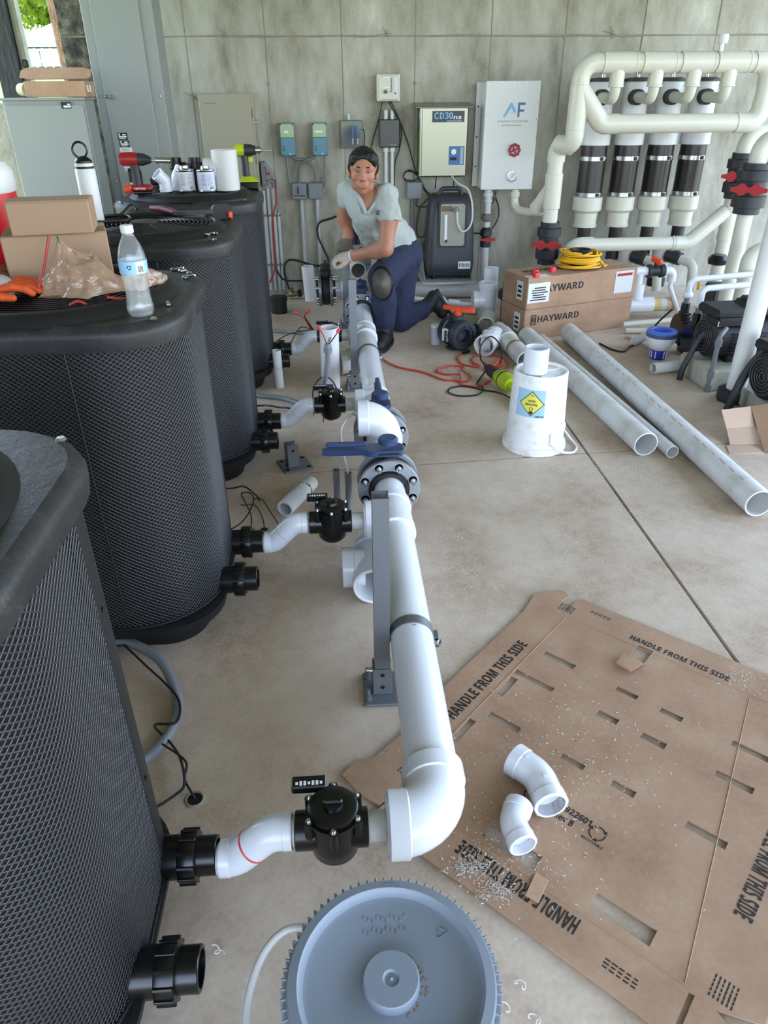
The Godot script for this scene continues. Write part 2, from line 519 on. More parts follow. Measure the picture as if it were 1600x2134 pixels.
# ---------------------------------------------------------------- heat pumps
func rrz(w: float, d: float, r: float, y: float, k := 8) -> PackedVector3Array:
	var o := PackedVector3Array()
	for q in rr(w, d, r, k): o.push_back(V(q.x, y, -q.y))
	return o
func heat_pumps() -> void:
	var W := 0.74; var D := 0.64; var R := 0.17
	var lab := ["nearest black heat pump with wire mesh sides, only its right corner showing", "black heat pump carrying the water bottle and plastic bag", "black heat pump carrying pliers and a tape measure, bare fan grille showing", "farthest black heat pump, with cans and power tools on its lid"]
	var t := thing("heat_pump", lab[0], "heat pump", V(-0.73, 0, -0.79), "black pool heat pumps in a row", false)
	var mb := MB.new()
	mb.loft([rrz(W - 0.16, D - 0.16, R - 0.05, 0), rrz(W - 0.12, D - 0.12, R - 0.04, 0.07), rrz(W - 0.045, D - 0.045, R, 0.075), rrz(W - 0.035, D - 0.035, R, 0.108), rrz(W - 0.06, D - 0.06, R, 0.11)], true, true, [1, 2, 3])
	part(mb, "base_pan", M.black_matte, t)
	mb = MB.new()
	var core := func(y: float) -> PackedVector3Array:
		var o := PackedVector3Array()
		var ix := W / 2 - 0.045; var iz := D / 2 - 0.045
		for q in [[ix - 0.23, iz - 0.23, 0.23, 0.0], [-ix + 0.15, iz - 0.15, 0.15, PI / 2], [-ix + 0.15, -iz + 0.15, 0.15, PI], [ix - 0.15, -iz + 0.15, 0.15, PI * 1.5]]:
			for i in 9:
				var an: float = q[3] + PI / 2 * i / 8.0
				o.push_back(V(q[0] + cos(an) * q[2], y, q[1] + sin(an) * q[2]))
		return o
	mb.loft([core.call(0.10), core.call(0.95)])
	part(mb, "coil", M.fin, t, "grey finned coil behind the mesh")
	# wire mesh from the rear right corner round the back, left and front to the front right corner
	var path: Array = []
	var hx := W / 2 - 0.0275; var hz := D / 2 - 0.0275; var RF := 0.25
	path.append(V(hx, 0, -0.13))
	for q in [[hx - RF, hz - RF, RF, 0.0], [-hx + R, hz - R, R, PI / 2], [-hx + R, -hz + R, R, PI]]:
		for i in 25:
			var an: float = q[3] + PI / 2 * i / 24.0
			path.append(V(q[0] + cos(an) * q[2], 0, q[1] + sin(an) * q[2]))
	path.append(V(hx - R, 0, -hz))
	var dense: Array = []
	var acc := 0.0
	var step := 0.0078
	var last: Vector3 = path[0]
	dense.append(last)
	for i in range(1, path.size()):
		var q: Vector3 = path[i]
		while (q - last).length() > step:
			last = last + (q - last).normalized() * step
			dense.append(last)
	var nor: Array = []
	for i in dense.size():
		var tg: Vector3 = (dense[mini(i + 1, dense.size() - 1)] - dense[maxi(i - 1, 0)]).normalized()
		nor.append(V(-tg.z, 0, tg.x) * (1.0 if V(-tg.z, 0, tg.x).dot(dense[i]) > 0 else -1.0))
	mb = MB.new()
	var y0 := 0.105; var dy := 0.0060; var rows := 140
	var hw := 0.00125
	for i in dense.size() - 1:
		for j in rows:
			var up := (i + j) % 2 == 0
			var a: Vector3 = dense[i] + V(0, y0 + dy * (j if up else j + 1), 0)
			var b: Vector3 = dense[i + 1] + V(0, y0 + dy * (j + 1 if up else j), 0)
			var n0: Vector3 = nor[i]; var n1: Vector3 = nor[i + 1]
			var s := (b - a).normalized().cross(n0).normalized() * hw
			var ap := a + n0 * 0.0016; var bp := b + n1 * 0.0016
			var u0 := (n0 * 0.7 + s.normalized() * 0.7); var u1 := (n0 * 0.7 - s.normalized() * 0.7)
			mb.qn(a + s, b + s, bp, ap, u0, u0, n0, n0)
			mb.qn(a - s, b - s, bp, ap, u1, u1, n0, n0)
	var ms := part(mb, "wire_mesh", M.wire, t, "black diamond wire mesh wrapped round the coil")
	ms.set_meta("kind", "stuff")
	mb = MB.new()
	var pp: Array = [V(hx - R - 0.01, 0, -hz)]
	for i in 13:
		var an := -PI / 2 + PI / 2 * i / 12.0
		pp.append(V(hx - R + cos(an) * R, 0, -hz + R + sin(an) * R))
	pp.append(V(hx, 0, -0.12))
	for i in pp.size() - 1:
		var a: Vector3 = pp[i] * 1.004; var b: Vector3 = pp[i + 1] * 1.004
		var na := V(b.z - a.z, 0, a.x - b.x).normalized()
		if na.dot(a + b) < 0: na = -na
		mb.quad(a + V(0, 0.1, 0), b + V(0, 0.1, 0), b + V(0, 0.94, 0), a + V(0, 0.94, 0), na)
		var ai := a * 0.96; var bi := b * 0.96
		mb.quad(ai + V(0, 0.1, 0), bi + V(0, 0.1, 0), bi + V(0, 0.94, 0), ai + V(0, 0.94, 0), -na)
	mb.box(V(hx - 0.005, 0.52, -0.125), V(0.016, 0.84, 0.014), 0.003)
	var pn := part(mb, "access_panel", M.black_matte, t)
	for q in [[0.16, -0.135], [0.36, -0.135], [0.75, -0.135]]:
		mb = MB.new()
		mb.cyl(V(hx, q[0], q[1]), V(hx + 0.004, q[0], q[1]), 0.005, 8)
		part(mb, "panel_screw", M.black, pn)
	mb = MB.new()
	mb.cyl(V(hx - RF, 0.105, hz + 0.001), V(hx - RF, 0.945, hz + 0.001), 0.0022, 6)
	part(mb, "mesh_seam", M.wire, t)
	# lid with a round fan opening
	var NA := 64
	var hole := PackedVector3Array(); var hole2 := PackedVector3Array()
	var ring := func(w: float, d: float, r: float, y: float) -> PackedVector3Array:
		var o := PackedVector3Array()
		var e := Vector2(w / 2 - r, d / 2 - r)
		for i in NA:
			var a := TAUF * i / NA
			var dir := Vector2(cos(a), sin(a))
			var lo := 0.0; var hi := 1.0
			for k in 22:
				var mid := (lo + hi) / 2
				var q := (dir * mid).abs() - e
				var sd := Vector2(maxf(q.x, 0), maxf(q.y, 0)).length() + minf(maxf(q.x, q.y), 0) - r
				if sd < 0: lo = mid
				else: hi = mid
			o.push_back(V(dir.x * lo, y, dir.y * lo))
		return o
	for i in NA:
		var a := TAUF * i / NA
		hole.push_back(V(cos(a) * 0.295, 0.992, sin(a) * 0.295)); hole2.push_back(V(cos(a) * 0.262, 0.99, sin(a) * 0.262))
	mb = MB.new()
	var up6 := PackedVector3Array()
	for i in NA: up6.push_back(Vector3.UP)
	mb.loft([ring.call(W - 0.07, D - 0.05, R - 0.01, 0.93), ring.call(W - 0.03, D - 0.01, R, 0.934), ring.call(W - 0.024, D - 0.004, R, 0.965), ring.call(W - 0.034, D - 0.014, R, 0.981), ring.call(W - 0.065, D - 0.045, R - 0.01, 0.992)], false, false, [1])
	mb.band(ring.call(W - 0.065, D - 0.045, R - 0.01, 0.992), up6, hole, up6)
	mb.band(ring.call(W - 0.07, D - 0.05, R - 0.01, 0.931), up6, hole2, up6)
	part(mb, "lid", M.lid, t)
	mb = MB.new()
	mb.lathe([Vector2(0.312, 0.990), Vector2(0.300, 1.003), Vector2(0.285, 1.017), Vector2(0.270, 1.019), Vector2(0.262, 1.012), Vector2(0.258, 0.95), Vector2(0.262, 0.90)], Transform3D(), 56)
	part(mb, "fan_shroud", M.black_matte, t)
	mb = MB.new()
	mb.lathe([Vector2(0, 0.905), Vector2(0.262, 0.90)], Transform3D(), 40)
	for k in 4:
		var bs := Basis(Vector3.UP, TAUF * k / 4) * Basis(Vector3.RIGHT, 0.35)
		mb.box(bs * V(0.14, 0, 0) + V(0, 0.93, 0), V(0.22, 0.004, 0.11), 0.001, bs)
	part(mb, "fan", M.dark, t)
	for k in 13:
		mb = MB.new()
		var r := 0.055 + k * 0.0165
		var p: Array = []
		for i in 40: p.append(V(cos(TAUF * i / 40) * r, 1.010 + 0.012 * (1 - r / 0.26), sin(TAUF * i / 40) * r))
		mb.tube(p, 0.0022, 5, false, false, true)
		part(mb, "grille_ring", M.black, t)
	mb = MB.new()
	for k in 6:
		mb = MB.new()
		var a := TAUF * k / 6
		mb.cyl(V(cos(a) * 0.04, 1.019, sin(a) * 0.04), V(cos(a) * 0.268, 1.007, sin(a) * 0.268), 0.003, 6)
		part(mb, "grille_spoke", M.black, t)
	mb = MB.new()
	mb.lathe([Vector2(0.055, 1.015), Vector2(0.052, 1.025), Vector2(0.0, 1.028)], Transform3D(), 24)
	part(mb, "grille_hub", M.black_matte, t)
	for q in [[0.30, 0.25], [0.30, -0.25], [-0.30, 0.25], [-0.30, -0.25]]:
		mb = MB.new()
		mb.lathe([Vector2(0, 0.996), Vector2(0.006, 0.996), Vector2(0.009, 0.992)], Transform3D(Basis(), V(q[0], 0, q[1])), 10)
		part(mb, "lid_screw", M.steel, t)
	for k in 2:
		var z := -0.14 if k == 0 else 0.08
		mb = MB.new()
		mb.cyl(V(0.33, 0.117, z), V(0.378, 0.117, z), 0.043, 20)
		var u := part(mb, "pipe_union", M.black, t)
		mb = MB.new()
		mb.lathe([Vector2(0.036, 0), Vector2(0.049, 0.002), Vector2(0.051, 0.006), Vector2(0.051, 0.032), Vector2(0.049, 0.036), Vector2(0.036, 0.038)], MB.along(V(0.372, 0.117, z), V(0.41, 0.117, z)), 24)
		for i in 12:
			var a := TAUF * i / 12
			mb.box(V(0.391, 0.117 + sin(a) * 0.051, z + cos(a) * 0.051), V(0.034, 0.006, 0.006), 0.001, Basis(Vector3.RIGHT, -a))
		part(mb, "union_nut", M.black, u)
		mb = MB.new()
		mb.pipe(V(0.40, 0.117, z), V(0.447, 0.117, z), 0.0385, 0.031, 24)
		part(mb, "union_tailpiece", M.black, u)
	# rim that clips the mesh to the base
	mb = MB.new()
	var rp: Array = []
	for q in path: rp.append(q * 1.006 + V(0, 0.108, 0))
	mb.tube(rp, 0.006, 6)
	part(mb, "mesh_rim", M.black_matte, t)
	dup(t, V(-0.73, 0, -1.97), 0, lab[1])
	dup(t, V(-0.73, 0, -3.02), 0, lab[2])
	dup(t, V(-0.73, 0, -4.12), 0, lab[3])

# ---------------------------------------------------------------- white manifold and its branches
const PX := 0.165
const PY := 0.19
# socket: short collar with a lip, from a towards b
func collar(mb: MB, a: Vector3, b: Vector3, r: float, ri: float) -> void:
	var l := (b - a).length()
	mb.lathe([Vector2(ri, 0.0), Vector2(r - 0.002, 0), Vector2(r, 0.002), Vector2(r, l - 0.003), Vector2(r - 0.004, l)], MB.along(a, b), 28)
	mb.lathe([Vector2(ri, 0.0), Vector2(ri, l)], MB.along(a, b), 28)
# 90 or 45 degree fitting through three points; hollow where open
func elbow(mb: MB, a: Vector3, c: Vector3, b: Vector3, r: float, rad: float, sock: float, seg := 24) -> void:
	var p := bend([a, c, b], rad, 10)
	mb.tube(p, r, seg, false)
	var q: Array = []
	for x in p: q.append(x)
	mb.tube(q, r * 0.86, seg, false, true)
	collar(mb, a, a + (c - a).normalized() * sock, r * 1.06, r * 0.86)
	collar(mb, b, b + (c - b).normalized() * sock, r * 1.06, r * 0.86)
func bolt(mb: MB, at: Vector3, d: Vector3, r: float, l: float) -> void:
	mb.cyl(at, at + d * l * 0.45, r, 6)
	mb.cyl(at + d * l * 0.45, at + d * l, r * 0.55, 8)
	mb.cyl(at - d * 0.002, at, r * 1.35, 12)
func butterfly(z: float, center: Vector3, axis: Vector3, label: String, across: bool, blue: Material, ringm: Material) -> Node3D:
	var t := thing("butterfly_valve", label, "valve", V(center.x, 0, center.z))
	var x := axis
	for s in [-1.0, 1.0]:
		var mb := MB.new()
		var a: Vector3 = center + x * s * 0.030; var b: Vector3 = center + x * s * 0.052
		mb.lathe([Vector2(0.062, 0), Vector2(0.1135, 0), Vector2(0.1145, 0.002), Vector2(0.1145, 0.02), Vector2(0.1125, 0.022), Vector2(0.068, 0.022)], MB.along(a, b), 40)
		var fl := part(mb, "flange", ringm, t)
		mb = MB.new()
		mb.lathe([Vector2(0.060, 0), Vector2(0.076, 0), Vector2(0.073, 0.016), Vector2(0.060, 0.018)], MB.along(b, b + x * s), 28)
		part(mb, "collar", M.black_matte, fl)
		var y := Vector3.UP
		var w := x.cross(y)
		for k in 8:
			var an := TAUF * (k + 0.5) / 8
			mb = MB.new()
			bolt(mb, b + (y * cos(an) + w * sin(an)) * 0.0945, x * s, 0.0115, 0.034)
			part(mb, "bolt", M.steel, fl)
	var mb := MB.new()
	mb.lathe([Vector2(0.058, -0.028), Vector2(0.100, -0.028), Vector2(0.104, -0.02), Vector2(0.104, 0.02), Vector2(0.100, 0.028), Vector2(0.058, 0.028)], MB.along(center, center + x), 40)
	mb.cyl(center + V(0, 0.09, 0), center + V(0, 0.135, 0), 0.032, 16)
	mb.box(center + V(0, 0.135, 0), V(0.085, 0.016, 0.075), 0.006)
	part(mb, "valve_body", M.black_matte, t)
	# lever
	var dir := V(-1, 0, 0) if across else V(0, 0, -1)
	var sd := dir.cross(Vector3.UP)
	var o := center + V(0, 0.147, 0)
	mb = MB.new()
	var poly := PackedVector2Array([Vector2(-0.045, -0.035), Vector2(0.05, -0.036), Vector2(0.075, -0.030), Vector2(0.085, -0.017), Vector2(0.22, -0.014), Vector2(0.238, -0.007), Vector2(0.238, 0.007), Vector2(0.22, 0.014), Vector2(0.085, 0.017), Vector2(0.075, 0.030), Vector2(0.05, 0.036), Vector2(-0.045, 0.035), Vector2(-0.056, 0.02), Vector2(-0.056, -0.02)])
	mb.prism(poly, 0.022, Transform3D(Basis(dir, sd, dir.cross(sd)), o), true)
	mb.box(o + dir * 0.15 + V(0, 0.016, 0), V(0.15, 0.018, 0.02) if across else V(0.02, 0.018, 0.15), 0.006)
	var hd := part(mb, "lever_handle", blue, t)
	mb = MB.new()
	mb.lathe([Vector2(0.036, 0), Vector2(0.036, 0.016), Vector2(0.030, 0.022), Vector2(0.0, 0.022)], Transform3D(Basis(), o + V(0, 0.018, 0)), 24)
	part(mb, "lever_cap", blue, hd)
	mb = MB.new()
	mb.box(o + dir * 0.19 + V(0, -0.010, 0), V(0.085, 0.014, 0.016) if across else V(0.016, 0.014, 0.085), 0.005)
	part(mb, "latch", M.black, hd)
	return t
func tee_left(z: float, parent: Node3D) -> void:
	var mb := MB.new()
	mb.cyl(V(PX, PY, z + 0.095), V(PX, PY, z - 0.095), 0.0635, 28)
	collar(mb, V(PX, PY, z + 0.10), V(PX, PY, z + 0.06), 0.0675, 0.057)
	collar(mb, V(PX, PY, z - 0.10), V(PX, PY, z - 0.06), 0.0675, 0.057)
	mb.cyl(V(PX, PY, z), V(0.075, PY, z), 0.0635, 28)
	collar(mb, V(0.068, PY, z), V(0.11, PY, z), 0.068, 0.05)
	var tp := part(mb, "tee", M.pvc, parent)
	mb = MB.new()
	mb.lathe([Vector2(0.030, 0), Vector2(0.056, 0), Vector2(0.058, 0.002), Vector2(0.058, 0.012)], MB.along(V(0.062, PY, z), V(0.1, PY, z)), 24)
	part(mb, "bushing", M.pvc, tp)
func main_pipe() -> void:
	var t := thing("manifold_pipe", "long white plastic pipe line running from front elbow towards the back wall", "pipe", V(PX, 0, -1.5))
	for r in [[-1.02, -2.0], [-2.19, -2.33], [-2.40, -2.47], [-2.63, -2.75], [-2.88, -3.07], [-3.25, -4.18], [-4.36, -4.80], [-4.90, -5.35]]:
		var mb := MB.new()
		mb.cyl(V(PX, PY, r[0]), V(PX, PY, r[1]), 0.0572, 32)
		part(mb, "pipe", M.pvc, t)
	var mb := MB.new()
	elbow(mb, V(0.062, PY, -0.92), V(PX, PY, -0.92), V(PX, PY, -1.05), 0.0635, 0.085, 0.042, 32)
	var el := part(mb, "elbow", M.pvc, t, "glossy white elbow at the near end")
	mb = MB.new()
	mb.lathe([Vector2(0.030, 0), Vector2(0.056, 0), Vector2(0.058, 0.002), Vector2(0.058, 0.012)], MB.along(V(0.058, PY, -0.92), V(0.1, PY, -0.92)), 24)
	part(mb, "bushing", M.pvc, el)
	for z in [-2.10, -3.16, -4.27]: tee_left(z, t)
	# tee with a riser elbow that looks left
	mb = MB.new()
	mb.cyl(V(PX, PY, -2.45), V(PX, PY, -2.65), 0.0635, 28)
	mb.cyl(V(PX, PY, -2.55), V(PX, 0.285, -2.55), 0.0635, 28)
	var rt := part(mb, "tee", M.pvc, t)
	mb = MB.new()
	elbow(mb, V(PX, 0.265, -2.55), V(PX, 0.375, -2.55), V(0.062, 0.375, -2.55), 0.066, 0.085, 0.042, 32)
	part(mb, "riser_elbow", M.pvc, rt)
	for r in [[-1.99, 0.0], [-1.5, 0.0]]:
		mb = MB.new()
		for k in 3: mb.box(V(PX + 0.012 * k - 0.02, PY + 0.0573, r[0] + 0.5 + k * 0.012), V(0.010, 0.0004, 0.0016), 0, Basis(Vector3.UP, 0.6 - k * 0.4))
		part(mb, "scuff", M.ink, t)
	butterfly(0, V(PX, PY, -2.365), V(0, 0, 1), "butterfly valve with blue lever swung across the white pipe", true, M.blue, M.flange)
	butterfly(0, V(PX, PY, -2.815), V(0, 0, 1), "butterfly valve behind the white riser elbow, blue lever along the pipe", false, M.blue, M.flange)
	butterfly(0, V(PX, PY, -4.85), V(0, 0, 1), "butterfly valve on the white pipe beside the kneeling man's leg", false, M.blue, M.flange)
	butterfly(0, V(-0.075, PY, -5.41), V(1, 0, 0), "black flanged butterfly valve turned sideways near the back wall", false, M.black_matte, M.zinc)
	t = thing("pipe_stub", "short white pipe joining the sideways black valve to the pipe line", "pipe", V(0.06, 0, -5.41))
	mb = MB.new()
	mb.cyl(V(-0.03, PY, -5.41), V(0.17, PY, -5.41), 0.0572, 24)
	part(mb, "pipe", M.pvc, t)
	mb = MB.new()
	collar(mb, V(0.03, PY, -5.41), V(0.10, PY, -5.41), 0.066, 0.05)
	part(mb, "collar", M.pvc, t)
	# branches
	var zs := [-0.92, -2.10, -3.16, -4.26]
	var nm := ["nearest heat pump", "second heat pump", "third heat pump", "farthest heat pump"]
	for i in 4:
		var z: float = zs[i]
		branch(z, nm[i], i)
func branch(z: float, who: String, idx: int) -> void:
	var h0 := 0.117
	var t := thing("offset_fitting", "white angled elbow pair between the %s and its check valve" % who, "pipe fitting", V(-0.2, 0, z), "white offset fittings at the heat pumps")
	var mb := MB.new()
	mb.cyl(V(-0.2825, h0, z), V(-0.24, h0, z), 0.0302, 20)
	part(mb, "pipe", M.pvc_dull, t)
	mb = MB.new()
	mb.cyl(V(-0.145, PY, z), V(-0.1225, PY, z), 0.0302, 20)
	part(mb, "pipe", M.pvc_dull, t)
	mb = MB.new()
	var mid := V((-0.245 - 0.172) / 2 + 0.0, (h0 + PY) / 2, z)
	var c1 := V(-0.245, h0, z); var c2 := V(-0.172, PY, z)
	mb.tube(bend([V(-0.278, h0, z), c1, mid], 0.05, 6), 0.0355, 20)
	collar(mb, V(-0.278, h0, z), V(-0.254, h0, z), 0.0365, 0.03)
	part(mb, "elbow", M.pvc, t)
	mb = MB.new()
	mb.tube(bend([mid, c2, V(-0.128, PY, z)], 0.05, 6), 0.0355, 20)
	collar(mb, V(-0.128, PY, z), V(-0.148, PY, z), 0.0365, 0.03)
	var el := part(mb, "elbow", M.pvc, t)
	mb = MB.new()
	var d := (c2 - c1).normalized()
	mb.lathe([Vector2(0.0358, -0.0025), Vector2(0.0368, 0), Vector2(0.0358, 0.0025)], MB.along(mid, mid + d), 24)
	part(mb, "glue_line", M.red_mark if idx == 0 else M.pvc_dull, el, "red primer ring" if idx == 0 else "")
	t = thing("pipe_nipple", "short white pipe right of the %s's check valve" % who, "pipe", V(0.035, 0, z), "short white nipples beside the check valves")
	mb = MB.new()
	mb.cyl(V(0.0225, PY, z), V(0.0575 if idx == 0 else 0.0615, PY, z), 0.0302, 20)
	part(mb, "pipe", M.pvc_dull, t)
	t = thing("check_valve", "black check valve with screwed round cover beside the %s" % who, "valve", V(-0.05, 0, z), "black check valves")
	mb = MB.new()
	mb.cyl(V(-0.122, PY, z), V(0.022, PY, z), 0.0385, 24, -1, 0.002)
	mb.lathe([Vector2(0, -0.062), Vector2(0.036, -0.062), Vector2(0.047, -0.05), Vector2(0.05, -0.02), Vector2(0.05, 0.045), Vector2(0.054, 0.048), Vector2(0.054, 0.056), Vector2(0, 0.056)], Transform3D(Basis(), V(-0.045, PY, z)), 28)
	for k in 6:
		var a := TAUF * (k + 0.5) / 6
		mb.cyl(V(-0.045 + cos(a) * 0.054, PY + 0.018, z + sin(a) * 0.054), V(-0.045 + cos(a) * 0.054, PY + 0.060, z + sin(a) * 0.054), 0.0095, 10)
	var bd := part(mb, "valve_body", M.black, t)
	mb = MB.new()
	mb.lathe([Vector2(0.049, 0.056), Vector2(0.049, 0.066), Vector2(0.044, 0.070), Vector2(0.020, 0.070), Vector2(0.018, 0.078), Vector2(0, 0.079)], Transform3D(Basis(), V(-0.045, PY, z)), 28)
	mb.box(V(-0.045, PY + 0.078, z), V(0.038, 0.012, 0.009), 0.003)
	part(mb, "cover", M.black, t)
	for k in 6:
		var a := TAUF * (k + 0.5) / 6
		mb = MB.new()
		mb.lathe([Vector2(0.0065, 0.058), Vector2(0.0065, 0.063), Vector2(0.004, 0.067), Vector2(0, 0.067)], Transform3D(Basis(), V(-0.045 + cos(a) * 0.054, PY, z + sin(a) * 0.054)), 10)
		part(mb, "screw", M.steel, bd)
	mb = MB.new()
	mb.box(V(-0.092, PY + 0.066, z - 0.055), V(0.07, 0.020, 0.03), 0.003)
	var tg := part(mb, "name_tag", M.black, t)
	mb = MB.new()
	for k in 7: mb.box(V(-0.116 + k * 0.008, PY + 0.0765, z - 0.050), V(0.005, 0.0008, 0.010 if k % 3 else 0.006), 0)
	part(mb, "print", M.paper, tg)

# ---------------------------------------------------------------- posts and loose things round the manifold
func one(called: String, label: String, cat: String, base: Vector3, mb: MB, m: Material, group := "") -> MeshInstance3D:
	var o := MeshInstance3D.new()
	o.name = numbered(called)
	o.mesh = mb.mesh(base)
	o.material_override = m
	add_child(o)
	o.position = base
	say(o, label, cat)
	if group != "": o.set_meta("group", group)
	SH[o] = base
	return o
func wire(called: String, label: String, cat: String, pts: Array, r: float, m: Material, k := 6, seg := 7, group := "") -> MeshInstance3D:
	var mb := MB.new()
	mb.tube(smooth(pts, k), r, seg)
	return one(called, label, cat, pts[0], mb, m, group)
func strut_post(label: String, x: float, z: float, h: float, cy: float, cx: float, strap: bool) -> void:
	var t := thing("strut_post", label, "post", V(x, 0, z), "galvanised strut posts along the pipe")
	var w := 0.0205; var d := 0.0205
	var c := PackedVector2Array([Vector2(w, -d), Vector2(w, -d + 0.009), Vector2(w - 0.003, -d + 0.009), Vector2(w - 0.003, -d + 0.003), Vector2(-w + 0.003, -d + 0.003), Vector2(-w + 0.003, d - 0.003), Vector2(w - 0.003, d - 0.003), Vector2(w - 0.003, d - 0.009), Vector2(w, d - 0.009), Vector2(w, d), Vector2(-w, d), Vector2(-w, -d)])
	var mb := MB.new()
	mb.prism(c, h - 0.02, Transform3D(Basis(V(1, 0, 0), V(0, 0, -1), V(0, 1, 0)), V(x, 0.02, z)))
	part(mb, "channel", M.zinc, t)
	mb = MB.new()
	mb.box(V(x + 0.012, 0.004, z), V(0.13, 0.008, 0.13), 0.002)
	var pl := part(mb, "base_plate", M.zinc, t)
	mb = MB.new()
	for s in [-1.0, 1.0]:
		mb.box(V(x, 0.052, z + s * 0.0235), V(0.052, 0.088, 0.005), 0.001)
	mb.box(V(x - 0.0235, 0.052, z), V(0.005, 0.088, 0.044), 0.001)
	part(mb, "post_socket", M.zinc, pl)
	for q in [[0.078, 0.0], [0.035, 0.0]]:
		mb = MB.new()
		mb.cyl(V(x, q[0], z + 0.026), V(x, q[0], z + 0.0266), 0.0065, 12)
		part(mb, "bolt_hole", M.dark, pl)
	mb = MB.new()
	bolt(mb, V(x - 0.026, 0.075, z), V(-1, 0, 0), 0.010, 0.018)
	part(mb, "socket_bolt", M.steel, pl)
	for q in [[-0.04, 0.042], [-0.04, -0.042]]:
		mb = MB.new()
		bolt(mb, V(x + q[0], 0.010, z + q[1]), V(0, 1, 0), 0.009, 0.035)
		part(mb, "anchor_bolt", M.zinc, pl)
	if strap:
		mb = MB.new()
		var p: Array = []
		for i in 15:
			var a := PI - PI * i / 14.0
			p.append(Vector2(cos(a) * 0.0605, sin(a) * 0.0605))
		for i in 14:
			var a: Vector2 = p[i]; var b: Vector2 = p[i + 1]
			var na := V(a.x, a.y, 0).normalized(); var nb := V(b.x, b.y, 0).normalized()
			var A := V(cx + a.x, cy + a.y, z); var B := V(cx + b.x, cy + b.y, z)
			var zz := V(0, 0, 0.016)
			mb.qn(A - zz, A + zz, B + zz, B - zz, na, na, nb, nb)
			mb.qn(A - zz - na * 0.003, A + zz - na * 0.003, B + zz - nb * 0.003, B - zz - nb * 0.003, -na, -na, -nb, -nb)
			mb.quad(A + zz, B + zz, B + zz - nb * 0.003, A + zz - na * 0.003, V(0, 0, 1))
			mb.quad(A - zz, B - zz, B - zz - nb * 0.003, A - zz - na * 0.003, V(0, 0, -1))
		mb.box(V(cx + 0.066, cy - 0.012, z), V(0.012, 0.030, 0.032), 0.001)
		mb.box(V(cx - 0.062, cy + 0.004, z), V(0.014, 0.020, 0.032), 0.001)
		var st := part(mb, "pipe_strap", M.zinc, t)
		mb = MB.new()
		bolt(mb, V(cx + 0.066, cy - 0.012, z + 0.016), V(0, 0, 1), 0.010, 0.016)
		mb.cyl(V(cx + 0.066, cy - 0.012, z + 0.018), V(cx + 0.066, cy - 0.012, z - 0.026), 0.005, 8)
		part(mb, "strap_bolt", M.steel, st)
func loose_tee(label: String, c: Vector3, turn: float, m: Material, r := 0.0645, run := 0.115, br := 0.10, stand := false) -> void:
	var t := thing("pipe_tee", label, "pipe fitting", V(c.x, 0, c.z), "loose white pipe tees")
	var b := Basis(Vector3.UP, turn)
	if stand: b = b * Basis(Vector3.RIGHT, PI / 2)
	var mb := MB.new()
	var z := b * V(0, 0, 1); var x := b * V(-1, 0, 0)
	mb.pipe(c + z * run, c - z * run, r, r * 0.88, 32)
	mb.cyl(c + x * r * 0.4, c + x * br * 0.8, r * 0.995, 32)
	collar(mb, c + x * br, c + x * (br - 0.04), r * 1.06, r * 0.86)
	collar(mb, c + z * run * 1.01, c + z * (run - 0.04), r * 1.06, r * 0.88)
	collar(mb, c - z * run * 1.01, c - z * (run - 0.04), r * 1.06, r * 0.88)
	part(mb, "tee_body", m, t)
	mb = MB.new()
	mb.cyl(c + x * (br - 0.03), c + x * (br - 0.032), r * 0.86, 24)
	part(mb, "socket_stop", m, t)
func hollow(called: String, label: String, cat: String, a: Vector3, b: Vector3, r: float, m: Material, group := "", wall := 0.006) -> MeshInstance3D:
	var mb := MB.new()
	mb.pipe(a, b, r, r - wall, 28)
	var low := a if a.y <= b.y else b
	return one(called, label, cat, low, mb, m, group)
